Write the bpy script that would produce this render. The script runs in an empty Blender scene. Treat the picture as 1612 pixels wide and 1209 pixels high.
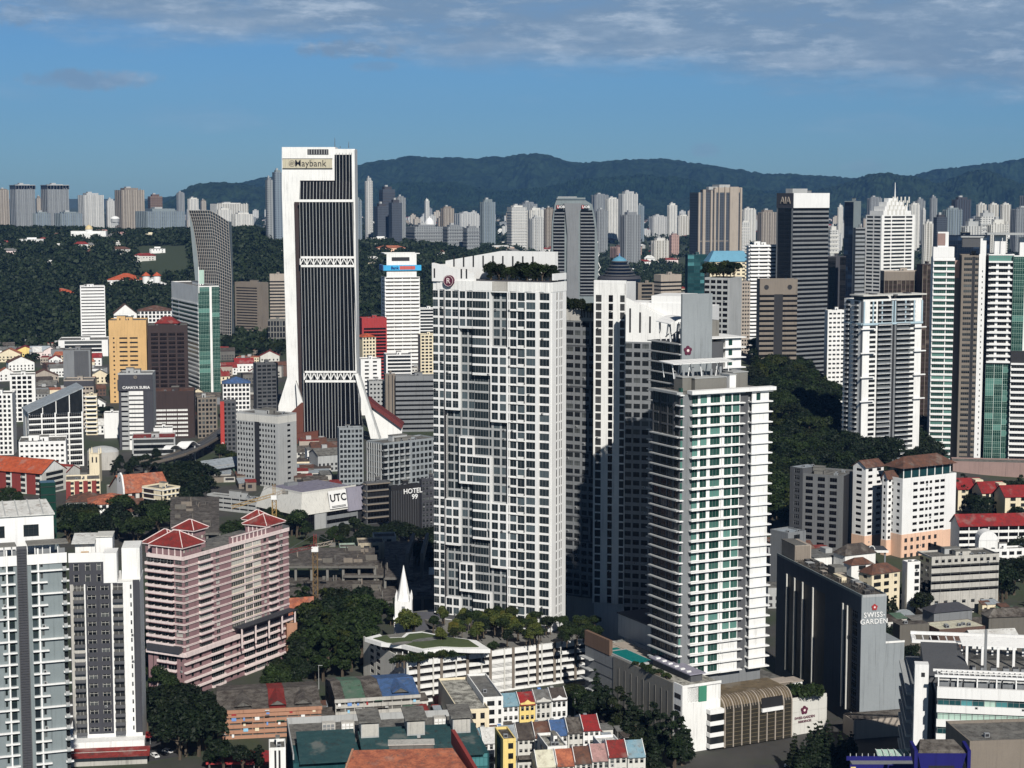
import bpy, math, random
import numpy as np
from math import sin, cos, tan, radians, pi, atan2
S = bpy.context.scene
C = S.collection
R = random.Random(7)
# ---------------------------------------------------------------- camera
F, CX, CY, CAMZ = 2817.0, 806.0, 604.5, 203.0
TH = math.atan((604.5 - 310) / F)
cam = bpy.data.cameras.new('camera'); cam.sensor_width = 36; cam.lens = 36 * F / 1612
cam.clip_start = 5; cam.clip_end = 120000
def ray(px, py):
    x = (px - CX) / F; y = (CY - py) / F
    return x, cos(TH) + y * sin(TH), -sin(TH) + y * cos(TH)
co = bpy.data.objects.new('camera', cam); C.objects.link(co)
co.location = (0, 0, CAMZ); co.rotation_euler = (pi / 2 - TH, 0, 0); S.camera = co
# ---------------------------------------------------------------- sky, sun, exposure
AZ, EL = radians(13.5), radians(36)
S.view_settings.view_transform = 'Standard'; S.view_settings.look = 'None'
S.view_settings.exposure = 0.06; S.view_settings.gamma = 1; S.view_settings.use_curve_mapping = False
S.cycles.max_bounces = 4; S.cycles.diffuse_bounces = 1; S.cycles.glossy_bounces = 1
S.cycles.transmission_bounces = 2; S.cycles.transparent_max_bounces = 4; S.cycles.volume_bounces = 0
S.cycles.use_denoising = True
W = bpy.data.worlds.new('World'); S.world = W; W.use_nodes = True
nt = W.node_tree; N = nt.nodes; L_ = nt.links
N.clear()
def nd(t, **k):
    n = N.new(t)
    for a, b in k.items(): setattr(n, a, b)
    return n
def lk(a, b): nt.links.new(a, b)
def mth(op, a, b=None, c=None, clamp=False):
    n = N.new('ShaderNodeMath'); n.operation = op; n.use_clamp = clamp
    for i, v in enumerate((a, b, c)):
        if v is None: continue
        if isinstance(v, (int, float)): n.inputs[i].default_value = v
        else: nt.links.new(v, n.inputs[i])
    return n.outputs[0]
def noise(vec, scale, detail=4, rough=.55):
    n = N.new('ShaderNodeTexNoise'); n.inputs['Scale'].default_value = scale
    n.inputs['Detail'].default_value = detail; n.inputs['Roughness'].default_value = rough
    if vec is not None: nt.links.new(vec, n.inputs['Vector'])
    return n.outputs['Fac']
def ramp(v, a, b, lo=0., hi=1.):
    n = N.new('ShaderNodeMapRange'); nt.links.new(v, n.inputs[0])
    n.interpolation_type = 'SMOOTHSTEP'
    for i, q in enumerate((a, b, lo, hi)): n.inputs[i + 1].default_value = q
    return n.outputs[0]
def mixc(f, a, b, mode='MIX'):
    n = N.new('ShaderNodeMix'); n.data_type = 'RGBA'; n.blend_type = mode
    if isinstance(f, (int, float)): n.inputs[0].default_value = f
    else: nt.links.new(f, n.inputs[0])
    for i, v in ((6, a), (7, b)):
        if isinstance(v, tuple): n.inputs[i].default_value = v + (1,) if len(v) == 3 else v
        else: nt.links.new(v, n.inputs[i])
    return n.outputs[2]
sky = nd('ShaderNodeTexSky', sky_type='NISHITA', sun_disc=False, sun_elevation=EL, sun_rotation=pi - AZ)
sky.altitude = 200; sky.air_density = 1.0; sky.dust_density = 0.3; sky.ozone_density = 2.5
tc = nd('ShaderNodeTexCoord'); sp = nd('ShaderNodeSeparateXYZ'); lk(tc.outputs['Generated'], sp.inputs[0])
dz = mth('MAXIMUM', sp.outputs[2], .012)
cxy = nd('ShaderNodeCombineXYZ'); lk(mth('DIVIDE', sp.outputs[0], dz), cxy.inputs[0]); lk(mth('DIVIDE', sp.outputs[1], dz), cxy.inputs[1])
vs = nd('ShaderNodeVectorMath', operation='MULTIPLY'); lk(tc.outputs['Generated'], vs.inputs[0]); vs.inputs[1].default_value = (1, 1, 4.2)
n1 = noise(vs.outputs[0], 8, 8, .62); n2 = noise(vs.outputs[0], 24, 7, .66); n3 = noise(vs.outputs[0], 4, 3, .5)
e = mth('ADD', mth('SUBTRACT', sp.outputs[2], mth('SUBTRACT', .077, mth('MULTIPLY', sp.outputs[0], .075))), mth('MULTIPLY', mth('SUBTRACT', n1, .5), .07))
band = mth('MULTIPLY', ramp(e, -.014, .016), ramp(sp.outputs[2], .13, .3, 1., .1))
dens = mth('MULTIPLY', ramp(mth('ADD', mth('MULTIPLY', n1, .6), mth('MULTIPLY', n2, .4)), .28, .50, .55, 1.), band)
dens = mth('MAXIMUM', dens, mth('MULTIPLY', ramp(n1, .52, .72), .16))
shade = mth('ADD', mth('MULTIPLY', ramp(n2, .44, .66), .6), mth('MULTIPLY', ramp(n1, .48, .70), .5))
gen = tc.outputs['Generated']; n4 = noise(gen, 16, 5, .62); n5 = noise(gen, 95, 4, .6)
def spot(px, py, rx, ry):
    x, y, z = ray(px, py); k = math.sqrt(x * x + y * y + z * z)
    a = mth('DIVIDE', mth('SUBTRACT', sp.outputs[0], x / k), rx / F); b = mth('DIVIDE', mth('SUBTRACT', sp.outputs[2], z / k), ry / F)
    return ramp(mth('ADD', mth('ADD', mth('MULTIPLY', a, a), mth('MULTIPLY', b, b)), mth('MULTIPLY', mth('SUBTRACT', n5, .5), -3.2)), .1, 1.5, 1., 0.)
for px, py, rx, ry, w in ((145, 126, 100, 15, .8), (100, 130, 60, 8, .5), (560, 76, 95, 16, .9), (1112, 237, 30, 11, .4), (1360, 262, 40, 10, .25), (590, 104, 40, 9, .5), (30, 24, 60, 18, .8), (1480, 130, 130, 22, .3)):
    dens = mth('MAXIMUM', dens, mth('MULTIPLY', spot(px, py, rx, ry), w))
shade = mth('MULTIPLY', shade, ramp(n4, .36, .64, .35, 1.), clamp=True)
ccol = mixc(shade, (3.0, 4.3, 5.9), (8.4, 9.6, 10.8))
skyc = mixc(1.0, sky.outputs[0], (.36, .63, .98), 'MULTIPLY')
skyc = mixc(ramp(sp.outputs[2], .12, .45), skyc, mixc(1.0, skyc, (.12, .12, .14), 'MULTIPLY'))
bg = nd('ShaderNodeBackground'); bg.inputs[1].default_value = .068
lk(mixc(mth('MULTIPLY', dens, .88), skyc, ccol), bg.inputs[0])
wo = nd('ShaderNodeOutputWorld'); lk(bg.outputs[0], wo.inputs[0])
sl = bpy.data.lights.new('sun', 'SUN'); sl.energy = 4.8; sl.angle = radians(.53); sl.color = (1, .955, .88)
so = bpy.data.objects.new('sun', sl); C.objects.link(so)
from mathutils import Vector
so.rotation_euler = Vector((sin(AZ) * cos(EL), -cos(AZ) * cos(EL), sin(EL))).to_track_quat('Z', 'Y').to_euler()
so.location = (300, -300, 600)
# ---------------------------------------------------------------- pixel of the photo -> place in the city
def at(px, py, Y):
    a, b, c = ray(px, py); t = Y / b
    return a * t, Y, CAMZ + c * t
def gnd(px, py, z=0.):
    a, b, c = ray(px, py); t = (z - CAMZ) / c
    return a * t, b * t, z
def xat(px, Y, z=0.): return (px - CX) / F * (Y * cos(TH) + (CAMZ - z) * sin(TH))
RX = [-900, 0, 130, 200, 300, 400, 440, 560, 600, 700, 800, 870, 950, 1050, 1150, 1250, 3000]
RY = [352, 357, 358, 362, 360, 357, 368, 380, 374, 384, 396, 412, 418, 424, 436, 446, 446]
def gz(x, y):
    p = 806 + F * x / max(y, 300)
    rz = 203 - (np.interp(p, RX, RY) - 310) * 3800 / F - 12
    if y < 2250: z = 0
    elif y < 3800: z = rz * (1 - cos(pi * ((y - 2250) / 1550) ** .85)) / 2
    elif y < 5200:
        t = (y - 3800) / 1400; t = t * t * (3 - 2 * t); z = rz * (1 - t) + 62 * t
    else: z = 62 + min((y - 5200) / 8000, 1) * 45
    z += 66 * math.exp(-((x - 190) / 95) ** 2 - ((y - 1600) / 340) ** 2)
    return z
# ---------------------------------------------------------------- materials
MATS = {}
def newmat(name):
    global nt, N
    m = bpy.data.materials.new(name); m.use_nodes = True
    nt = m.node_tree; N = nt.nodes; N.clear()
    o = N.new('ShaderNodeOutputMaterial'); p = N.new('ShaderNodeBsdfPrincipled')
    nt.links.new(p.outputs[0], o.inputs[0]); MATS[name] = m
    return m, p
def wpos(sc=(1, 1, 1)):
    g = N.new('ShaderNodeNewGeometry'); v = N.new('ShaderNodeVectorMath'); v.operation = 'MULTIPLY'
    nt.links.new(g.outputs['Position'], v.inputs[0]); v.inputs[1].default_value = sc
    return v.outputs[0]
def paint(name, col, rough=.75, dirt=.36, var=.14, spec=.3, metal=0.):
    m, p = newmat(name)
    a = noise(wpos(), .09, 4); b = noise(wpos((1.1, 1.1, .045)), 1., 6, .7); g = noise(wpos(), 1.3, 3)
    f = mth('ADD', mth('ADD', mth('MULTIPLY', ramp(b, .48, .78), -dirt), mth('MULTIPLY', mth('SUBTRACT', a, .5), var * 2)), mth('MULTIPLY', mth('SUBTRACT', g, .5), var))
    f = mth('ADD', f, 1.)
    v = N.new('ShaderNodeVectorMath'); v.operation = 'SCALE'; v.inputs[0].default_value = col
    nt.links.new(f, v.inputs['Scale']); nt.links.new(v.outputs[0], p.inputs['Base Color'])
    p.inputs['Roughness'].default_value = rough; p.inputs['Specular IOR Level'].default_value = spec
    p.inputs['Metallic'].default_value = metal
    return m
def glassm(name, dark, light, frac=.3, rough=.15, spec=.32):
    dark = tuple(q * .55 for q in dark); frac *= .7
    m, p = newmat(name)
    oi = N.new('ShaderNodeObjectInfo'); g = N.new('ShaderNodeNewGeometry')
    r = mth('FRACT', mth('ADD', oi.outputs['Random'], mth('MULTIPLY', g.outputs['Random Per Island'], 3.7)))
    r2 = mth('FRACT', mth('MULTIPLY', r, 17.3))
    n = noise(wpos((1, 1, .35)), .55, 2)
    f = mth('ADD', mth('MULTIPLY', ramp(r, 1 - frac, 1 - frac * .2), .75), mth('MULTIPLY', mth('MULTIPLY', r2, n), .35), clamp=True)
    nt.links.new(mixc(f, dark, light), p.inputs['Base Color'])
    p.inputs['Roughness'].default_value = rough; p.inputs['Specular IOR Level'].default_value = spec
    return m
def farm(name, wall, win, fh=3.4, bay=5., wf=.55, hf=.5):
    """far facade: storeys and bays of small windows in the wall itself"""
    m, p = newmat(name)
    t = N.new('ShaderNodeTexCoord'); s = N.new('ShaderNodeSeparateXYZ'); nt.links.new(t.outputs['Object'], s.inputs[0])
    g = N.new('ShaderNodeNewGeometry'); s2 = N.new('ShaderNodeSeparateXYZ'); nt.links.new(g.outputs['Normal'], s2.inputs[0])
    fz = mth('FRACT', mth('DIVIDE', s.outputs[2], fh)); fu = mth('FRACT', mth('DIVIDE', mth('ADD', s.outputs[0], s.outputs[1]), bay))
    w = mth('MULTIPLY', mth('MULTIPLY', mth('LESS_THAN', fz, hf), mth('LESS_THAN', fu, wf)), mth('LESS_THAN', s2.outputs[2], .5))
    c = mixc(mth('MULTIPLY', w, .9), wall, win)
    c2 = mixc(ramp(noise(wpos((.3, .3, .02)), 1., 4), .35, .7), c, mixc(.35, c, (wall[0] * .45, wall[1] * .45, wall[2] * .45)))
    nt.links.new(c2, p.inputs['Base Color']); p.inputs['Roughness'].default_value = .6
    return m
PC = dict(white=(.80, .80, .78), offwhite=(.60, .59, .55), lgrey=(.39, .40, .40), grey=(.20, .21, .22), dgrey=(.09, .093, .10), black=(.02, .02, .022),
    bluegrey=(.20, .235, .245), hotelgrey=(.27, .295, .31), shadeblue=(.06, .075, .10), midgrey=(.15, .155, .16), slate=(.055, .056, .066), cream=(.75, .66, .48), yellow=(.78, .60, .22), tan=(.62, .40, .18), peach=(.78, .52, .38), pink=(.27, .165, .175),
    pinkwhite=(.78, .66, .64), brown=(.12, .075, .06), dbrown=(.045, .03, .028), maroon=(.14, .03, .028), red=(.42, .05, .04), redwall=(.36, .04, .04), orange=(.40, .215, .14),
    concrete=(.18, .175, .16), ruin=(.13, .12, .105), beige=(.38, .33, .28), dbeige=(.21, .18, .15), green=(.05, .22, .14), pgreen=(.42, .58, .50), teal=(.012, .06, .07), purple=(.10, .02, .045),
    navy=(.01, .01, .13), steel=(.25, .265, .28), lav=(.28, .27, .33), blue=(.16, .30, .62), skyblue=(.28, .55, .75), bronze=(.18, .145, .09), sign=(.52, .48, .36), cyan=(.06, .42, .75))
for k, v in PC.items(): paint(k, v)
paint('cleanwhite', (.80, .80, .79), dirt=.2, var=.08)
paint('oldwhite', (.46, .445, .41), dirt=.55, var=.3); paint('olddark', (.13, .125, .115), dirt=.6, var=.4)
glassm('glass', (.010, .013, .016), (.12, .13, .13), .25)
glassm('bluglass', (.022, .033, .04), (.09, .12, .135), .35)
glassm('grnglass', (.016, .07, .055), (.12, .27, .23), .35)
glassm('tealglass', (.015, .07, .08), (.10, .30, .32), .3)
glassm('navyglass', (.006, .012, .03), (.02, .04, .08), .3)
glassm('blkglass', (.004, .004, .005), (.02, .02, .022), .2, .2, .25)
glassm('mixglass', (.03, .032, .034), (.62, .60, .55), .45, .3, .4); glassm('curtain', (.16, .15, .13), (.62, .60, .52), .7, .4, .3)
paint('frame', (.22, .23, .235), .5); paint('dframe', (.03, .03, .033), .5)
def roofm(name, c1, c2, ridge=2.2):
    m, p = newmat(name)
    a = noise(wpos((.35, .35, .35)), 1., 5, .65); b = noise(wpos(), 1.6, 3)
    d = noise(wpos((.5, .5, .5)), 1., 6, .7); e = noise(wpos((.13, .13, .13)), 1., 3)
    g = mixc(ramp(mth('ADD', mth('MULTIPLY', a, .7), mth('MULTIPLY', b, .3)), .38, .62), c1, c2); L0 = sum(c1) / 3
    g = mixc(mth('MULTIPLY', ramp(d, .54, .66), .7), g, (L0 * .35 + .02, L0 * .3 + .015, L0 * .27 + .012)); g = mixc(mth('MULTIPLY', ramp(e, .55, .7), .35), g, (.30, .28, .25))
    nt.links.new(g, p.inputs['Base Color'])
    p.inputs['Roughness'].default_value = .8; p.inputs['Specular IOR Level'].default_value = .25
    w = N.new('ShaderNodeTexWave'); w.inputs['Scale'].default_value = ridge; w.bands_direction = 'DIAGONAL'
    nt.links.new(wpos(), w.inputs['Vector'])
    bu = N.new('ShaderNodeBump'); bu.inputs['Strength'].default_value = .5; bu.inputs['Distance'].default_value = .15
    nt.links.new(w.outputs['Fac'], bu.inputs['Height']); nt.links.new(bu.outputs[0], p.inputs['Normal'])
for k, a, b in (('r_red', (.26, .035, .03), (.17, .025, .022)), ('r_orange', (.52, .11, .045), (.36, .07, .03)), ('r_terra', (.50, .17, .09), (.26, .085, .055)), ('r_brown', (.16, .075, .05), (.09, .05, .04)),
    ('r_dark', (.055, .045, .042), (.09, .075, .065)), ('r_grey', (.20, .20, .195), (.12, .12, .115)), ('r_blue', (.07, .14, .32), (.05, .10, .20)), ('r_sky', (.16, .30, .38), (.24, .36, .42)), ('r_green', (.07, .15, .10), (.11, .16, .12)),
    ('r_teal', (.018, .055, .062), (.03, .075, .08)), ('r_white', (.72, .72, .70), (.55, .55, .53)), ('r_steel', (.36, .40, .44), (.26, .30, .33)), ('r_rot', (.055, .046, .04), (.15, .135, .12)), ('r_bright', (.30, .025, .025), (.20, .022, .024)),
    ('r_pink', (.48, .28, .26), (.34, .2, .19)), ('r_cream', (.68, .66, .52), (.55, .52, .40)), ('r_bronze', (.17, .13, .08), (.11, .085, .055)), ('roofdeck', (.10, .097, .09), (.20, .195, .18)), ('roofstain', (.14, .135, .12), (.55, .54, .48)), ('lav_roof', (.20, .19, .25), (.25, .24, .30))):
    roofm(k, a, b)
def mt(k): return MATS[k]
# ---------------------------------------------------------------- mesh builder
BOXF = ((0, 3, 2, 1), (4, 5, 6, 7), (0, 1, 5, 4), (1, 2, 6, 5), (2, 3, 7, 6), (3, 0, 4, 7))
class MB:
    def __init__(s): s.v = []; s.f = []; s.m = []; s.k = {}
    def mi(s, k): return s.k.setdefault(k, len(s.k))
    def box(s, x0, x1, y0, y1, z0, z1, k):
        if x1 < x0: x0, x1 = x1, x0
        if y1 < y0: y0, y1 = y1, y0
        if z1 < z0: z0, z1 = z1, z0
        n = len(s.v)
        s.v += [(x0, y0, z0), (x1, y0, z0), (x1, y1, z0), (x0, y1, z0), (x0, y0, z1), (x1, y0, z1), (x1, y1, z1), (x0, y1, z1)]
        s.f += [tuple(n + i for i in q) for q in BOXF]; s.m += [s.mi(k)] * 6
        return s
    def hexa(s, p, k):
        n = len(s.v); s.v += [tuple(q) for q in p]
        s.f += [tuple(n + i for i in q) for q in BOXF]; s.m += [s.mi(k)] * 6; return s
    def prism(s, poly, z0, z1, k, top=None):
        n = len(s.v); q = len(poly)
        zz0 = z0 if isinstance(z0, (list, tuple)) else [z0] * q
        zz1 = z1 if isinstance(z1, (list, tuple)) else [z1] * q
        s.v += [(p[0], p[1], a) for p, a in zip(poly, zz0)] + [(p[0], p[1], a) for p, a in zip(poly, zz1)]
        s.f.append(tuple(n + i for i in range(q))[::-1]); s.f.append(tuple(n + q + i for i in range(q)))
        s.m += [s.mi(k), s.mi(top or k)]
        for i in range(q):
            j = (i + 1) % q; s.f.append((n + i, n + j, n + q + j, n + q + i)); s.m.append(s.mi(k))
        return s
    def xz(s, poly, y0, y1, k):
        """a plate: outline in x,z with thickness y0..y1"""
        n = len(s.v); q = len(poly)
        s.v += [(a, y0, b) for a, b in poly] + [(a, y1, b) for a, b in poly]
        s.f.append(tuple(n + i for i in range(q))); s.f.append(tuple(n + q + i for i in range(q))[::-1])
        for i in range(q):
            j = (i + 1) % q; s.f.append((n + i, n + q + i, n + q + j, n + j))
        s.m += [s.mi(k)] * (q + 2); return s
    def yz(s, poly, x0, x1, k):
        n = len(s.v); q = len(poly)
        s.v += [(x0, a, b) for a, b in poly] + [(x1, a, b) for a, b in poly]
        s.f.append(tuple(n + i for i in range(q))[::-1]); s.f.append(tuple(n + q + i for i in range(q)))
        for i in range(q):
            j = (i + 1) % q; s.f.append((n + i, n + j, n + q + j, n + q + i))
        s.m += [s.mi(k)] * (q + 2); return s
    def ring(s, cx, cy, prof, k, seg=24, sx=1., sy=1., cap=True):
        """lathe: profile of (radius, z)"""
        n = len(s.v)
        for r, z in prof:
            for i in range(seg):
                a = 2 * pi * i / seg; s.v.append((cx + sx * r * cos(a), cy + sy * r * sin(a), z))
        for j in range(len(prof) - 1):
            kk = k[j] if isinstance(k, (list, tuple)) else k
            for i in range(seg):
                i2 = (i + 1) % seg
                s.f.append((n + j * seg + i, n + j * seg + i2, n + (j + 1) * seg + i2, n + (j + 1) * seg + i)); s.m.append(s.mi(kk))
        kk = k[-1] if isinstance(k, (list, tuple)) else k
        if not cap: return s
        s.f.append(tuple(n + (len(prof) - 1) * seg + i for i in range(seg))); s.m.append(s.mi(kk))
        return s
    def bar(s, a, b, w, k, w2=None):
        a = Vector(a); b = Vector(b); d = (b - a).normalized()
        u = d.cross(Vector((0, 0, 1)));
        if u.length < .01: u = Vector((1, 0, 0))
        u.normalize(); v = d.cross(u); w2 = w if w2 is None else w2
        p = []
        for c, ww in ((a, w), (b, w2)):
            for i, j in ((-1, -1), (1, -1), (1, 1), (-1, 1)): p.append(tuple(c + u * i * ww / 2 + v * j * ww / 2))
        return s.hexa(p, k)
    def hip(s, x0, x1, y0, y1, z, h, k, over=.6, ridge=True):
        x0 -= over; x1 += over; y0 -= over; y1 += over; w, l = x1 - x0, y1 - y0; n = len(s.v)
        if w >= l: r = [(x0 + l / 2, (y0 + y1) / 2), (x1 - l / 2, (y0 + y1) / 2)]
        else: r = [((x0 + x1) / 2, y0 + w / 2), ((x0 + x1) / 2, y1 - w / 2)]
        s.v += [(x0, y0, z), (x1, y0, z), (x1, y1, z), (x0, y1, z), (*r[0], z + h), (*r[1], z + h)]
        if w >= l: q = [(0, 1, 5, 4), (1, 2, 5), (2, 3, 4, 5), (3, 0, 4)]
        else: q = [(0, 1, 4), (1, 2, 5, 4), (2, 3, 5), (3, 0, 4, 5)]
        q.append((3, 2, 1, 0))
        s.f += [tuple(n + i for i in a) for a in q]; s.m += [s.mi(k)] * 5; return s
    def gable(s, x0, x1, y0, y1, z, h, k, wall, axis='x', over=.5):
        n = len(s.v)
        if axis == 'x':
            ym = (y0 + y1) / 2; e = h * over / ((y1 - y0) / 2)
            s.hexa([(x0 - over, y0 - over, z - e), (x1 + over, y0 - over, z - e), (x1 + over, ym, z + h), (x0 - over, ym, z + h), (x0 - over, y0 - over, z - e + .3), (x1 + over, y0 - over, z - e + .3), (x1 + over, ym, z + h + .3), (x0 - over, ym, z + h + .3)], k)
            s.hexa([(x0 - over, ym, z + h), (x1 + over, ym, z + h), (x1 + over, y1 + over, z - e), (x0 - over, y1 + over, z - e), (x0 - over, ym, z + h + .3), (x1 + over, ym, z + h + .3), (x1 + over, y1 + over, z - e + .3), (x0 - over, y1 + over, z - e + .3)], k)
            s.yz([(y0, z - .01), (y1, z - .01), (ym, z + h - .02)], x0 + .02, x1 - .02, wall)
        else:
            xm = (x0 + x1) / 2; e = h * over / ((x1 - x0) / 2)
            s.hexa([(x0 - over, y0 - over, z - e), (xm, y0 - over, z + h), (xm, y1 + over, z + h), (x0 - over, y1 + over, z - e), (x0 - over, y0 - over, z - e + .3), (xm, y0 - over, z + h + .3), (xm, y1 + over, z + h + .3), (x0 - over, y1 + over, z - e + .3)], k)
            s.hexa([(xm, y0 - over, z + h), (x1 + over, y0 - over, z - e), (x1 + over, y1 + over, z - e), (xm, y1 + over, z + h), (xm, y0 - over, z + h + .3), (x1 + over, y0 - over, z - e + .3), (x1 + over, y1 + over, z - e + .3), (xm, y1 + over, z + h + .3)], k)
            s.xz([(x0, z - .01), (x1, z - .01), (xm, z + h - .02)], y0 + .02, y1 - .02, wall)
        return s
    def mesh(s, name):
        me = bpy.data.meshes.new(name); me.from_pydata(s.v, [], s.f)
        for k in s.k: me.materials.append(MATS[k])
        me.polygons.foreach_set('material_index', s.m); me.update(); return me
    def build(s, name, parent=None, smooth=False):
        if not s.v: return None
        me = s.mesh(name); o = bpy.data.objects.new(name, me); C.objects.link(o)
        if parent is not None: o.parent = parent
        if smooth: me.shade_smooth()
        return o
def tag(o, label, cat, group=None, kind=None):
    if label: o['label'] = label
    if cat: o['category'] = cat
    if group: o['group'] = group
    if kind: o['kind'] = kind
    return o
def empty(name, loc, rz=0.):
    o = bpy.data.objects.new(name, None); C.objects.link(o); o.location = loc; o.rotation_euler = (0, 0, rz); o.empty_display_size = 2
    return o
def text_mesh(body, size, k, extrude=.15, bold=.0, align='CENTER', space=1.):
    cu = bpy.data.curves.new('lettering', 'FONT'); cu.body = body; cu.size = size; cu.extrude = extrude; cu.offset = bold
    cu.align_x = align; cu.align_y = 'CENTER'; cu.resolution_u = 3; cu.space_character = space
    t = bpy.data.objects.new('lettering', cu); C.objects.link(t)
    me = bpy.data.meshes.new_from_object(t.evaluated_get(bpy.context.evaluated_depsgraph_get()))
    bpy.data.objects.remove(t); bpy.data.curves.remove(cu)
    me.materials.clear(); me.materials.append(MATS[k]); return me
def put_text(name, me, parent, loc, rz=0., sx=1.):
    o = bpy.data.objects.new(name, me); C.objects.link(o); o.parent = parent
    o.location = loc; o.rotation_euler = (pi / 2, 0, rz); o.scale = (sx, 1, 1); return o
# ---------------------------------------------------------------- buildings
WC, BC = {}, {}
def win_mesh(w, h, glass, frame, rich=True):
    key = (round(w, 1), round(h, 1), glass, frame)
    if key not in WC:
        m = MB(); win_geo(m, lambda a, b, c, d, e, f, k: m.box(a, b, c, d, e, f, k), w, h, glass, frame, rich); WC[key] = m.mesh('window')
    return WC[key]
def win_geo(m, bx, w, h, glass, frame, rich, s=0., z=0., o=0.):
    bx(s, s + w, o, o + .1, z, z + h, glass)
    n = max(1, min(7, round(w / 1.5))); t = .085
    for i in range(1, n): bx(s + w * i / n - t / 2, s + w * i / n + t / 2, o - .07, o - .002, z, z + h, frame)
    if rich:
        bx(s, s + w, o - .074, o - .004, z + h * .66, z + h * .66 + t, frame)
        bx(s, s + t, o - .08, o - .002, z, z + h, frame); bx(s + w - t, s + w, o - .08, o - .002, z, z + h, frame)
def parse(b):
    """'p1 w2 (p.5 w2)*3' -> [(code, weight)]"""
    import re
    def ex(m): return (m.group(1) + ' ') * int(m.group(2))
    while '(' in b: b = re.sub(r'\(([^()]*)\)\*(\d+)', ex, b)
    return [(t[0], float(t[1:] or 1)) for t in b.split()]
class Bld:
    def __init__(s, name, label, cat, l, c, r, D, top, b, z0=None, group=None, wall='white', body=True, L=None, Wd=None, H=None, zr=None):
        b = radians(b); s.b = b; s.D = D; s.wall = wall
        s.z0 = z0 if z0 is not None else gz(xat(c, D), D)
        s.H = H if H is not None else at(c, top, D)[2] - s.z0
        zm = zr if zr is not None else s.z0 + s.H * .6
        s.x = xat(c, D, zm); e = (CAMZ - zm) * sin(TH); ct = cos(TH)
        def solve(p, dx, dy):
            k = (p - CX) / F
            return (k * (D * ct + e) - s.x) / (dx - k * dy * ct)
        s.W = Wd or solve(r, cos(b), sin(b)); s.L = L or solve(l, -sin(b), cos(b))
        if not L and not 3 < s.L < (s.W + 8 if c - l < 9 else 150): s.L = s.W * .8 + 4
        if not Wd and not 3 < s.W < (s.L + 8 if r - c < 9 else 150): s.W = s.L * .8 + 4
        s.root = empty(name, (s.x, D, s.z0), b); tag(s.root, label, cat, group)
        s.nw = s.nb = 0; s.ac = []; s.wm = MB(); s.bm = MB(); s.q = MB(); s.bod = MB(); s.inset = .5; s.wq = 100; s.bq = 100
        if body: s.bod.box(.5, s.W, .5, s.L, 0, s.H, wall)
    def loc(s, px, Y, z=0.):
        dx, dy = xat(px, Y, z) - s.x, Y - s.D
        return dx * cos(s.b) + dy * sin(s.b), -dx * sin(s.b) + dy * cos(s.b)
    def u(s, px, z=None):
        """s of a pixel column along the right face"""
        zz = s.z0 + s.H * .6 if z is None else z
        k = (px - CX) / F; e = (CAMZ - zz) * sin(TH); ct = cos(TH)
        return (k * (s.D * ct + e) - s.x) / (cos(s.b) - k * sin(s.b) * ct)
    def v(s, px, z=None):
        """s of a pixel column along the left face, from its far end"""
        zz = s.z0 + s.H * .6 if z is None else z
        k = (px - CX) / F; e = (CAMZ - zz) * sin(TH); ct = cos(TH)
        return s.L - (k * (s.D * ct + e) - s.x) / (-sin(s.b) - k * cos(s.b) * ct)
    def zc(s, py, px=None):
        """height above base of a pixel row at the near corner"""
        return at(px or CX, py, s.D)[2] - s.z0
    def fb(s, mb, face, s0, s1, o0, o1, z0, z1, k):
        """box on a face: s along it left to right, o outwards"""
        if face == 'R': mb.box(s0, s1, -o1, -o0, z0, z1, k)
        elif face == 'F': mb.box(-o1, -o0, s.L - s1, s.L - s0, z0, z1, k)
        elif face == 'E': mb.box(s.W + o0, s.W + o1, s0, s1, z0, z1, k)
    def place(s, me, name, face, s0, o, z):
        ob = bpy.data.objects.new(name, me); C.objects.link(ob); ob.parent = s.root
        if face == 'R': ob.location = (s0, -o, z)
        else: ob.location = (-o, s.L - s0, z); ob.rotation_euler = (0, 0, -pi / 2)
        return ob
    def window(s, face, s0, w, z, h, o, glass, frame):
        s.nw += 1
        if s.D < 1250 and w < 5 and R.random() < .07 and len(s.ac) < 40:
            if 'ac' not in WC: m = MB(); m.box(0, .95, -.42, 0, 0, .7, 'lgrey'); m.box(.12, .68, -.45, -.425, .08, .6, 'dframe'); WC['ac'] = m.mesh('condenser')
            s.ac.append(s.place(WC['ac'], 'condenser', face, s0 + w * .2, o + .25, max(.1, z - .85)))
        if s.nw <= s.wq: s.place(win_mesh(w, h, glass, frame), 'window', face, s0, o, z)
        else: win_geo(s.wm, lambda a, b, c, d, e, f, k: s.fb(s.wm, face, a, b, -d, -c, e, f, k), w, h, glass, frame, False, s0, z, -o)
    def balcony(s, face, s0, w, z, dep, k, rail, rh=1.05):
        s.nb += 1
        def geo(bx):
            bx(s0 * 0, w, -dep, -.004, -.28, 0, k)
            if rail:
                bx(.0, w, -dep + .004, -dep + .1, .002, rh, rail)
                bx(.0, .1, -dep + .1, -.01, .002, rh, rail); bx(w - .1, w, -dep + .1, -.01, .002, rh, rail)
        if s.nb <= s.bq:
            key = (round(w, 1), dep, k, rail, rh)
            if key not in BC:
                m = MB(); geo(m.box); BC[key] = m.mesh('balcony')
            s.place(BC[key], 'balcony', face, s0, 0, z)
        else: geo(lambda a, b, c, d, e, f, kk: s.fb(s.bm, face, a + s0, b + s0, -d, -c, z + e, z + f, kk))
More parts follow.
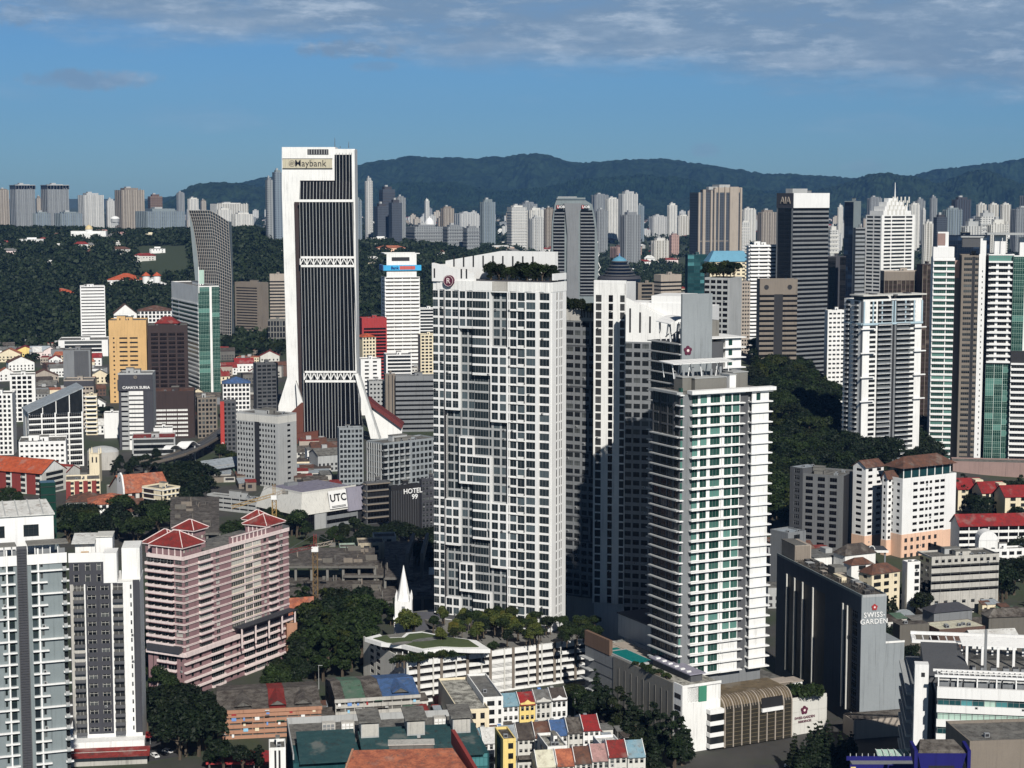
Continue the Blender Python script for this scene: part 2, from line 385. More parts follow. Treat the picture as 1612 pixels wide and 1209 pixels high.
    def fac(s, face, bays, z0, z1, fh, wall=None, glass='glass', frame='frame', s0=0., s1=None, sill=.9, head=.55, off=0., th=.5, rail=None, dep=1.2, alt=None, slab=None, nf=None):
        wall = wall or s.wall; q = s.q; full = s.W if face == 'R' else s.L - .5
        if s1 is None: s1 = full
        b = parse(bays); tot = sum(w for _, w in b); k = (s1 - s0) / tot; a = s0
        nf = nf or max(1, round((z1 - z0) / fh)); fh = (z1 - z0) / nf; ib = off - th
        if slab:
            for i in range(nf + 1): s.fb(q, face, s0, s1, off + .02, off + slab[0], z0 + fh * i - slab[1], z0 + fh * i, slab[2])
        for c, w in b:
            w *= k; e = a + w
            if c in 'pq': s.fb(q, face, a, e, ib, off if c == 'p' else off + .01, z0, z1, wall if c == 'p' else (alt or wall))
            elif c == 'f': s.fb(q, face, a, e, ib, off + .5, z0, z1 + .3, alt or wall)
            elif c == 'l': s.fb(q, face, a, e, ib, off - .3, z0, z1, 'dframe')
            else:
                sl, hd = {'w': (sill, head), 'W': (.35, .35), 's': (1.0, fh - 2.6), 'g': (.06, .1), 'b': (.05, .4), 'B': (.05, .4), 'r': (sill, head)}[c]
                for i in range(nf - 1, -1, -1):
                    z = z0 + fh * i
                    s.fb(q, face, a, e, ib, off - .03, z, z + sl, wall if c != 'g' else frame); s.fb(q, face, a, e, ib, off - .034, z + fh - hd, z + fh, wall if c != 'g' else frame)
                    s.window(face, a, w, z + sl, fh - sl - hd, off - (.22 if c != 'g' else .06), glass, frame)
                    if c == 'b': s.balcony(face, a, w, z, dep, slab[2] if slab else wall, rail)
            a = e
    def roof(s, k='roofdeck', par=1.1, pk=None, boxes=2, seed=1, tanks=3):
        m = MB(); w, l, h = s.W, s.L, s.H; pk = pk or s.wall; t = .35
        m.box(.3, w - .3, .3, l - .3, h + .004, h + .15, k)
        for a in ((-.03, w + .03, -.03, t), (-.03, w + .03, l - t, l + .03), (-.03, t, t + .002, l - t - .002), (w - t, w + .03, t + .002, l - t - .002)): m.box(*a, h + .01, h + par, pk)
        m.build('roof', s.root); rr = random.Random(seed)
        for i in range(boxes):
            a, b_ = rr.uniform(.16, .3) * w, rr.uniform(.16, .3) * l; x, y = rr.uniform(.1, .85 - .3) * w, rr.uniform(.15, .6) * l; hh = rr.uniform(2.4, 4.6)
            p = MB().box(x, x + a, y, y + b_, h + .16, h + hh, rr.choice(['lgrey', pk, 'concrete'])); p.box(x - .25, x + a + .25, y - .25, y + b_ + .25, h + hh + .005, h + hh + .3, 'concrete')
            p.box(x + a * .3, x + a * .3 + 1.1, y - .05, y - .004, h + .2, h + 2.2, 'dframe'); p.build('plant_room', s.root)
        for i in range(tanks):
            x, y = rr.uniform(.12, .85) * w, rr.uniform(.1, .3) * l
            p = MB(); p.box(x, x + 1.5, y, y + 1.1, h + .16, h + 1.4, 'steel'); p.box(x + .2, x + 1.3, y - .03, y - .004, h + .4, h + 1.2, 'dframe'); p.build('condenser', s.root)
    def end(s, wall_name='wall'):
        if s.bod.v: s.bod.build('body', s.root)
        s.q.build(wall_name, s.root)
        for m, n in ((s.wm, 'windows'), (s.bm, 'balconies')):
            o = m.build(n, s.root)
            if o: o['kind'] = 'stuff'
        return s.root
# ================================================================ the setting: ground, hills, air
def ground():
    xs = np.concatenate([np.linspace(-1, 1, 121)]); ys = np.concatenate([[-400, 100, 350], np.linspace(450, 2200, 60), np.linspace(2250, 5400, 90), np.linspace(5600, 14000, 30), [20000, 40000, 90000]])
    v = []; f = []
    for j, y in enumerate(ys):
        hw = .42 * max(y, 350) + 250
        for x in xs: v.append((x * hw, y, gz(x * hw, y) if 450 < y < 15000 else (0 if y < 500 else 107)))
    nx = len(xs)
    for j in range(len(ys) - 1):
        for i in range(nx - 1): a = j * nx + i; f.append((a, a + 1, a + nx + 1, a + nx))
    me = bpy.data.meshes.new('ground'); me.from_pydata(v, [], f); me.shade_smooth()
    m, p = newmat('ground')
    a = noise(wpos(), .012, 5, .6); b = noise(wpos(), .09, 4, .6); c = noise(wpos(), .5, 3)
    sx = N.new('ShaderNodeSeparateXYZ'); nt.links.new(wpos(), sx.inputs[0]); a = mth('ADD', a, mth('MULTIPLY', ramp(sx.outputs[1], 2200, 2320), .3))
    col = mixc(ramp(a, .42, .58), mixc(b, (.026, .026, .025), (.075, .07, .065)), mixc(c, (.02, .035, .014), (.05, .065, .03)))
    nt.links.new(col, p.inputs['Base Color']); p.inputs['Roughness'].default_value = .9
    me.materials.append(m); o = bpy.data.objects.new('ground', me); C.objects.link(o); o['kind'] = 'structure'
ground()
def ridge(name, prof, D0, D1, zb, seed, col):
    """a forested mountain range: heightfield between D0 (foot) and D1 (behind the crest)"""
    px = np.array([p[0] for p in prof]); py = np.array([p[1] for p in prof]); rng = np.random.RandomState(seed)
    nx, ny = 420, 56; Dc = D0 + (D1 - D0) * .6
    P = np.linspace(px[0], px[-1], nx); T = np.linspace(0, 1, ny)
    # value noise
    def vn(n, m):
        g = rng.rand(m + 3, n + 3); X = np.linspace(0, n, nx); Y = np.linspace(0, m, ny)
        xi = X.astype(int); yi = Y.astype(int); fx = X - xi; fy = Y - yi; fx = fx * fx * (3 - 2 * fx); fy = (fy * fy * (3 - 2 * fy))[:, None]
        a = g[np.ix_(yi, xi)] * (1 - fx) + g[np.ix_(yi, xi + 1)] * fx; b = g[np.ix_(yi + 1, xi)] * (1 - fx) + g[np.ix_(yi + 1, xi + 1)] * fx
        return a * (1 - fy) + b * fy - .5
    nz = vn(24, 5) * 1.0 + vn(60, 12) * .5 + vn(150, 26) * .22
    zc = CAMZ + (310 - np.interp(P, px, py)) * Dc / F
    v = []; f = []
    for j, t in enumerate(T):
        y = D0 + (D1 - D0) * t; s = min(t / .6, 1); s = s * s * (3 - 2 * s) if t <= .6 else 1 - ((t - .6) / .4) ** 1.5
        for i in range(nx):
            h = zb + (zc[i] - zb) * s; h += nz[j, i] * (zc[i] - zb) * .42 * math.sin(pi * min(t / .6, 1)) if t < .6 else 0
            h += (rng.rand() - .5) * 20 * min(1, t * 4) + nz[j, i] * 14
            v.append(((P[i] - 806) / F * Dc * (y / Dc) ** .3, y, h))
    for j in range(ny - 1):
        for i in range(nx - 1): a = j * nx + i; f.append((a, a + 1, a + nx + 1, a + nx))
    me = bpy.data.meshes.new(name); me.from_pydata(v, [], f)
    m, p = newmat(name)
    a = noise(wpos(), .008, 5, .7); b = noise(wpos(), .03, 2)
    nt.links.new(mixc(ramp(mth('ADD', mth('MULTIPLY', a, .6), mth('MULTIPLY', b, .4)), .38, .62), col, (col[0] * 2.6, col[1] * 2.4, col[2] * 2)), p.inputs['Base Color']); p.inputs['Roughness'].default_value = 1; p.inputs['Specular IOR Level'].default_value = .05
    me.materials.append(m); o = bpy.data.objects.new(name, me); C.objects.link(o); o['kind'] = 'structure'
ridge('mountains', [(-150, 345), (200, 330), (270, 312), (330, 300), (420, 284), (480, 272), (560, 263), (600, 254), (650, 248), (700, 250), (750, 252), (800, 250), (840, 244), (865, 248), (900, 257), (960, 259), (1000, 254), (1050, 252), (1100, 258), (1150, 267), (1200, 274), (1240, 275), (1290, 277), (1330, 281), (1400, 284), (1470, 268), (1530, 262), (1570, 258), (1612, 252), (1760, 262)], 12200, 16500, 95, 3, (.010, .020, .014))
ridge('foothills', [(240, 345), (290, 302), (310, 294), (340, 288), (385, 289), (430, 297), (520, 318), (700, 326), (900, 322), (1100, 312), (1250, 306), (1320, 292), (1360, 276), (1385, 271), (1410, 277), (1470, 292), (1520, 272), (1545, 267), (1570, 276), (1612, 292), (1760, 318)], 10200, 12600, 90, 5, (.010, .019, .013))
ridge('foothills', [(420, 330), (560, 304), (640, 288), (720, 291), (780, 300), (850, 297), (900, 286), (960, 281), (1010, 274), (1060, 280), (1120, 292), (1200, 301), (1300, 305), (1400, 320)], 11200, 13000, 90, 8, (.008, .017, .011))
def haze():
    b = MB().box(-7600, 7600, -500, 17500, -12, 1060, 'white'); me = b.mesh('haze'); me.materials.clear()
    m = bpy.data.materials.new('haze'); m.use_nodes = True; t = m.node_tree; t.nodes.clear()
    o = t.nodes.new('ShaderNodeOutputMaterial'); p = t.nodes.new('ShaderNodeVolumePrincipled')
    p.inputs['Color'].default_value = (.18, .44, 1.0, 1); p.inputs['Density'].default_value = 2.2e-5; p.inputs['Anisotropy'].default_value = .0
    t.links.new(p.outputs[0], o.inputs['Volume']); me.materials.append(m)
    ob = bpy.data.objects.new('haze', me); C.objects.link(ob); ob['kind'] = 'stuff'
haze()
# ================================================================ the near towers

# ---- grey apartment tower at the left edge
paint('greenframe', (.03, .06, .045), .5)
def left_tower():
    B = Bld('apartment_tower', 'pale grey-green tower with thin white ledges and dark louvred strip, at left frame edge', 'tower', -80, -60, 109, 496, 850, 20, z0=0, H=at(0, 868, 515)[2], L=22, wall='bluegrey')
    u = B.u; H = B.H; n = 30; fh = H / n; q = B.q
    edges = [(-60, 'p'), (-40, 'W'), (-33, 'p'), (-8, 'p'), (9, 's'), (13, 'p'), (18, 'W'), (27, 'p'), (33, 'l'), (48, 'p'), (55, 'W'), (63, 'p'), (69, 's'), (73, 'p'), (103, 'b'), (109, None)]
    for (a, c), (e, _) in zip(edges, edges[1:]):
        if c == 'l':
            B.fb(q, 'R', u(a), u(e), -.5, -.2, 0, H + 4, 'dgrey'); m = MB()
            for i in range(int(H / .75) + 5): B.fb(m, 'R', u(a), u(e), -.19, .06, i * .75, i * .75 + .42, 'slate')
            for x in (u(a), u(e)): B.fb(m, 'R', x - .12, x + .12, .07, .2, 0, H + 4, 'dgrey')
            m.build('louvre_strip', B.root)
        else: B.fac('R', c + '1', 0, H, fh, s0=u(a), s1=u(e), sill=.7, glass='bluglass' if c == 'W' else 'glass', frame='greenframe', rail='lgrey', dep=1.3)
    for px in (16.5, 65.5, -34):
        m = MB(); B.fb(m, 'R', u(px) - .22, u(px) + .22, .03, .75, 0, H + 3.2, 'cleanwhite'); m.build('fin', B.root)
    for i in range(n):
        z = i * fh
        for a, e in (((-60, 30), (54, 110)) if i % 2 else ((7, 30), (54, 80), (101, 110))):
            m = MB(); B.fb(m, 'R', u(a), u(e) - (.1 if e < 109 else -.6), .0, 1.0, z - .18, z + .18, 'cleanwhite'); m.build('ledge', B.root)
    m = MB(); B.fb(m, 'R', u(-60), u(33) - .1, .0, .35, H - 1.4, H + 1.5, 'cleanwhite'); B.fb(m, 'R', u(48) + .1, B.W + .3, .0, .35, H - 1.4, H + 1.5, 'cleanwhite'); m.build('parapet', B.root)
    m = MB()
    for i in range(14):
        x = B.W * i / 14
        m.box(x, x + .25, 1.5, 1.8, H, H + 4, 'cleanwhite')
        if i % 3: m.box(x + .26, x + B.W / 14 - .01, 1.6, 1.75, H + .1, H + 2.6, 'grey')
    m.box(-.2, u(33), .2, 6, H + 4.01, H + 4.3, 'concrete'); m.box(u(50), B.W + .9, .2, 7, H + 4.01, H + 4.35, 'concrete'); m.build('roof_pergola', B.root)
    m = MB(); m.box(u(-60), u(97), 10, 21, H + .01, H + 11, 'cleanwhite'); m.hexa([(u(-60), 9.5, H + 11.01), (u(99), 9.5, H + 11.01), (u(92), 21.5, H + 13.4), (u(-60), 21.5, H + 13.4), (u(-60), 9.5, H + 11.4), (u(99), 9.5, H + 11.4), (u(92), 21.5, H + 13.8), (u(-60), 21.5, H + 13.8)], 'r_white')
    for i in range(7): x = u(-40 + i * 20); m.hexa([(x, 9.4, H + 11.41), (x + .3, 9.4, H + 11.41), (x + .3, 21.4, H + 13.82), (x, 21.4, H + 13.82), (x, 9.4, H + 11.7), (x + .3, 9.4, H + 11.7), (x + .3, 21.4, H + 14.1), (x, 21.4, H + 14.1)], 'lgrey')
    m.build('penthouse', B.root)
    for a, e in ((49, 73), (-5, 19)): B.place(win_mesh(u(e) - u(a), 3.4, 'bluglass', 'dframe'), 'penthouse_window', 'R', u(a), -9.85, H + 5)
    m = MB(); m.box(u(84), u(108), 22, 27, 0, H + 18.5, 'grnglass')
    for i in range(9): m.box(u(84) - .1, u(108) + .1, 21.88, 21.98, H - 2 + i * 2.4, H - 1.8 + i * 2.4, 'dframe')
    m.build('lift_tower', B.root); B.end()
left_tower()
# ---- dark grey tower beside it
def dark_tower():
    B = Bld('apartment_tower', 'charcoal tower with white end strip and planted balconies beside the pale grey-green tower', 'tower', 105, 111, 221, 632, 880, 8, z0=9, L=22, wall='slate', H=at(140, 884, 634)[2] - 9)
    u = B.u; H = B.H; H2 = at(190, 916, 636)[2] - 9; fh = 3.26; n = int(H2 / fh); q = B.q
    B.bod = MB(); B.bod.box(.5, u(165), .5, 22, 0, H, 'slate'); B.bod.box(u(165) + .01, B.W, .5, 22, 0, H2, 'white')
    B.fac('R', 'p1', 0, H, fh, s0=0, s1=u(112)); z1 = fh * n
    B.fac('R', 'q1', 0, z1, fh, s0=u(112), s1=u(117), alt='oldwhite')
    B.fac('R', 'b1', 0, z1, fh, s0=u(117), s1=u(134), glass='mixglass', frame='offwhite', rail='dgrey', dep=1.4)
    B.fac('R', 'q1', 0, z1, fh, s0=u(134), s1=u(136), alt='white')
    B.fac('R', 'p1', 0, z1, fh, s0=u(136), s1=u(139)); B.fac('R', 'w1', 0, z1, fh, s0=u(139), s1=u(152), frame='offwhite', sill=.9, head=.8)
    B.fac('R', 'p1', 0, z1, fh, s0=u(152), s1=u(160)); B.fac('R', 'w1', 0, z1, fh, s0=u(160), s1=u(172), frame='offwhite', sill=.9, head=.8)
    B.fac('R', 'p1', 0, z1, fh, s0=u(172), s1=u(176)); B.fac('R', 'q1', 0, z1, fh, s0=u(176), s1=u(179), alt='white')
    B.fac('R', 'b1', 0, z1, fh, s0=u(179), s1=u(195), glass='mixglass', frame='offwhite', rail='dgrey', dep=1.4)
    B.fac('R', 'q1', 0, z1, fh, s0=u(195), s1=u(206), alt='cleanwhite'); B.fac('R', 's1', 0, z1, fh, s0=u(206), s1=u(208.5), wall='cleanwhite', sill=1.4); B.fac('R', 'q1', 0, z1, fh, s0=u(208.5), s1=u(210.5), alt='cleanwhite')
    B.fac('R', 'p1', 0, z1 + 1, fh, s0=u(210.5), s1=B.W)
    B.fac('R', 'p1 w1.2 p1.6 w1.2 p1.6 w1 p.6', z1, H, fh, s0=u(112), s1=u(165), frame='offwhite')
    m = MB(); m.box(-.1, u(165), .0, .4, H + .01, H + 3.4, 'cleanwhite'); m.box(u(165), u(186), .2, 10, H2 + .02, H + 3, 'cleanwhite'); m.box(u(192), B.W - .1, 6, 20, H2 + .02, H + 3.6, 'white')
    m.box(u(118), u(150), 8, 17, H + .01, H + 5.5, 'white'); m.box(u(150), u(176), 11, 20, H + .01, H + 7, 'cleanwhite'); m.box(u(128), u(140), 3, 7, H + .01, H + 2.6, 'tan'); m.build('rooftop_block', B.root)
    m = MB(); m.hexa([(u(113), 6, H + 5.52), (u(150), 6, H + 5.52), (u(150), 17.5, H + 7.2), (u(113), 17.5, H + 7.2), (u(113), 6, H + 5.8), (u(150), 6, H + 5.8), (u(150), 17.5, H + 7.5), (u(113), 17.5, H + 7.5)], 'r_white'); m.box(u(150) + .05, u(177), 10.5, 20.5, H + 7.02, H + 7.4, 'offwhite'); m.build('roof', B.root)
    P = MB(); P.box(-2, B.W + 1, -6, -.02, -9, -1.2, 'white'); P.box(-2, B.W + 2, -9, -6.01, -9, -4, 'oldwhite'); P.hexa([(-2, -12, -5.2), (B.W + 3, -12, -5.2), (B.W + 3, -6, -3.6), (-2, -6, -3.6), (-2, -12, -4.9), (B.W + 3, -12, -4.9), (B.W + 3, -6, -3.3), (-2, -6, -3.3)], 'r_red'); P.box(-2, B.W, .0, 22, -9, -.01, 'white'); P.build('podium', B.root)
    B.end()
dark_tower()
# ---- pink apartment block with red hipped roofs
def pink():
    B = Bld('apartment_block', 'pink and cream banded apartment block with three red hipped roof pavilions', 'apartment block', 233, 290, 455, 712, 882, 62, z0=0, wall='pink')
    H, Wd, L = B.H, B.W, B.L; u, v = B.u, B.v; q = B.q; zp = 18.; n = 13; fh = (H - zp) / n
    sl = (.32, .75, 'pinkwhite')
    B.fac('F', 'b1 b1 b1 b1', zp, H, fh, s0=0, s1=L * .74, wall='pink', rail='pinkwhite', dep=1.5, slab=None)
    B.fac('F', 'p.3 r2 p.2', zp, H, fh, s0=L * .74, glass='mixglass')
    for i in range(n + 1):
        z = zp + i * fh
        for o, a in ((.36, .14), (.24, -.3)):
            B.fb(q, 'R', -.2, Wd, .012, o, z - a, z - a + .26, 'pinkwhite'); B.fb(q, 'F', L * .74, L - .005, .012, o, z - a, z - a + .26, 'pinkwhite')
    B.fac('R', 'p.5 s1.2 p3.4 b4.6 p1.6 s1.4 p4.2', zp, H, fh, s0=0, s1=u(365), glass='mixglass', rail='pinkwhite', dep=1.1)
    B.fac('R', 'r5.2 q.3 r3 q.2 r3.2', zp + fh, H, fh, s0=u(365), s1=u(412), glass='mixglass', alt='pinkwhite', wall='cream', frame='offwhite', sill=.7)
    B.fac('R', 'p1 s1.2 p.8 b3.2 p1.2 s1.6 p2.2', zp + fh, H, fh, s0=u(412), s1=Wd, glass='mixglass', rail='pinkwhite', dep=1.1)
    B.fac('R', 'p1', zp, zp + fh, fh, s0=u(365), s1=Wd, off=-3)
    # podium storeys
    m = MB()
    for i in range(5): B.fb(m, 'R', -1.2, Wd + 1, .42, 1.6, i * 3.6 + 3.0, i * 3.6 + 3.7, 'pinkwhite')
    B.fb(m, 'R', -1.2, Wd + 1, .4, 1.9, zp - .8, zp + .9, 'pinkwhite'); B.fb(m, 'F', 0, L + 1.2, .4, 1.9, zp - .8, zp + .5, 'pinkwhite'); m.build('podium_band', B.root)
    B.fac('R', 'p2.5 s1 p2 s1 p3.5 b5 p2.2 s1 p1.5 s1 p2 b4.6 p.3 b4.2 p.3 b4.5 p1.5 s1 p3', 0, zp - .81, 3.6, s0=-.9, s1=Wd + .5, off=.39, rail='pinkwhite', dep=1.2)
    B.fac('F', 'p2 l.5 p2 b4 p.4 b4 p1.5 s.8 p1', 0, zp - .81, 3.6, off=.39, s1=L - .1, rail='pinkwhite', dep=1.4)
    m = MB(); B.fb(m, 'R', u(365), Wd - 1, .5, 5.5, zp + 4.2, zp + 4.5, 'dframe')
    for i in range(5): a = u(365) + (Wd - 1 - u(365)) * i / 4.2; B.fb(m, 'R', a, a + .5, 4.6, 5.1, zp - 4, zp + 4.19, 'pinkwhite')
    m.build('terrace_canopy', B.root)
    m = MB()
    for i in range(int((Wd - 1 - u(365)) / 1.1)): a = u(365) + i * 1.1; B.fb(m, 'R', a, a + .18, .6, 5.4, zp + 4.51, zp + 4.75, 'slate')
    m.build('canopy_rafters', B.root)
    m = MB(); B.fb(m, 'F', 1, L - 1, .6, 2.6, zp + .6, zp + 3.2, 'slate'); m.build('awning', B.root)
    # roof terrace and pavilions
    m = MB(); m.box(.2, Wd, .2, L - .2, H + .004, H + .3, 'roofdeck'); m.box(-.3, Wd + .3, -.3, .3, H - .2, H + 1.3, 'pinkwhite'); m.box(-.3, .3, .3, L, H - .2, H + 1.3, 'pinkwhite'); m.box(u(365), Wd - 12, .31, 1.1, H + .31, H + 4, 'pink')
    for i in range(9): a = u(368) + i * (Wd - 14 - u(368)) / 9; m.box(a, a + .4, -.02, .3, H + 1.31, H + 3.6, 'pinkwhite')
    m.box(u(366), Wd - 13.5, -.05, .3, H + 3.61, H + 4.1, 'pinkwhite'); m.build('roof_terrace', B.root)
    def pav(name, x0, x1, y0, y1, h, rh):
        m = MB(); m.box(x0, x1, y0, y1, H + .31, H + h, 'pink')
        for i in range(5):
            a = x0 + (x1 - x0) * (i + .3) / 5; m.box(a, a + .9, y0 - .06, y0 - .004, H + h * .55, H + h * .55 + 1.2, 'curtain')
            a = y0 + (y1 - y0) * (i + .1) / 5; m.box(x0 - .3, x0 - .01, a, a + .4, H + .3, H + h, 'pinkwhite')
        m.box(x0 - 1, x1 + 1, y0 - 1, y1 + 1, H + h + .01, H + h + .55, 'pinkwhite'); o = m.build('pavilion', B.root)
        r = MB().hip(x0, x1, y0, y1, H + h + .56, rh, 'r_red', 1.2); e = H + h + .62
        for i, j in (((0, 4), (1, 5), (2, 5), (3, 4), (4, 5)) if x1 - x0 >= y1 - y0 else ((0, 4), (1, 4), (2, 5), (3, 5), (4, 5))): r.bar(Vector(r.v[i]) + Vector((0, 0, .12)), Vector(r.v[j]) + Vector((0, 0, .12)), .28, 'pinkwhite')
        r.build('roof', o)
    pav('p', .9, 13.5, 1.2, L - 2, 4.5, 5.2); pav('p', 4, 15, L * .55, L + 4, 4.2, 5); pav('p', 17.5, 25.5, L * .45, L - 1, 8.2, 3.4)
    pav('p', Wd - 13, Wd - 1, 2.5, L - 5, 3.6, 3.8); pav('p', Wd - 8, Wd - .5, L * .5, L - 1, 4.6, 3.6)
    B.end()
pink()
# ---- white car-park podium
def carpark():
    B = Bld('car_park', 'white multi-storey car park with open slots, glass fins and a planted wavy roof garden', 'car park', 572, 643, 921, 702, 1042, 27, z0=0, wall='white')
    H, Wd, L = B.H, B.W, B.L; u = B.u; q = B.q; fh = H / 5.6; z1 = 5 * fh
    B.bod = MB(); B.bod.box(1.6, Wd + 5, 1.6, L - 1, 0, z1 - .2, 'black'); B.bod.box(.5, Wd * .45, 1.61, L, z1 - .19, H - .6, 'concrete'); B.bod.box(Wd * .45 + .01, Wd + 6, 1.61, L + 34, z1 - .19, H - .6, 'concrete')
    for i in range(6):
        m = MB(); z = i * fh
        B.fb(m, 'R', 0, Wd, -1.5, -.1, z - .35, z + 1.05 if i < 5 else H, 'white'); m.build('parapet', B.root)
    for j, px in enumerate((640, 657, 681, 693, 717, 734, 757, 770, 793, 806, 831, 844, 852, 871, 882, 904)):
        m = MB(); w = 1.2 if j % 2 else .6; a = u(px); B.fb(m, 'R', a, a + w, -.09, .14, 1, H + .6, 'dbeige' if j % 2 else 'offwhite'); m.build('fin', B.root)
    m = MB()
    for i in range(5):
        for k in range(3): z = i * fh + 1.3 + k * .55; B.fb(m, 'R', u(770), u(812), -.35, -.15, z, z + .3, 'white') if i < 4 else 0
    m.build('louvre_screen', B.root)
    B.fac('F', 'p2 s1 p.8 s1 p3 w3.5 p1', 0, H - .1, fh, wall='offwhite', glass='black', frame='dframe', sill=1.5, head=1.2)
    m = MB(); z = H + 3.6
    pts = [(574, 1004), (600, 1012), (632, 1015), (668, 1024), (700, 1020), (740, 1022), (772, 1022), (750, 1008), (700, 1001), (664, 994), (640, 996), (632, 1003), (605, 1004), (598, 998)]
    poly = []
    for p in pts:
        g = gnd(p[0], p[1], z); dx, dy = g[0] - B.x, g[1] - B.D; poly.append((dx * cos(B.b) + dy * sin(B.b), -dx * sin(B.b) + dy * cos(B.b)))
    poly = poly[::-1]
    if sum(a[0] * b[1] - b[0] * a[1] for a, b in zip(poly, poly[1:] + poly[:1])) < 0: poly = poly[::-1]
    m.prism(poly, z - 1.6, z, 'cleanwhite'); o = m.build('wavy_roof', B.root)
    cx = sum(p[0] for p in poly) / len(poly); cy = sum(p[1] for p in poly) / len(poly)
    g = MB(); g.prism([(cx + (x - cx) * .86, cy + (y - cy) * .80) for x, y in poly], z + .01, z + .25, 'lawn'); g.build('roof_lawn', o)
    g = MB(); g.prism([(cx + 3 + 7 * cos(a * pi / 6), cy + 2.4 * sin(a * pi / 6)) for a in range(12)], z + .26, z + .34, 'r_grey'); g.prism([(cx - 9 + 5 * cos(a * pi / 6), cy - 1 + 2 * sin(a * pi / 6)) for a in range(12)], z + .26, z + .35, 'r_grey'); g.build('roof_path', o)
    m = MB(); m.prism([(cx + (x - cx) * .72, cy + (y - cy) * .6) for x, y in poly], H - .55, z - 1.62, 'glass')
    for i in range(12): a = cx - 14 + i * 2.6; m.box(a, a + .3, cy - 7.4, cy - 7, H - .5, z - 1.63, 'white')
    m.build('club_house', B.root); B.end(); return B
m_, p_ = newmat('lawn'); nt.links.new(mixc(noise(wpos(), .5, 4), (.03, .055, .015), (.08, .10, .035)), p_.inputs['Base Color']); p_.inputs['Roughness'].default_value = .95
CP = carpark()
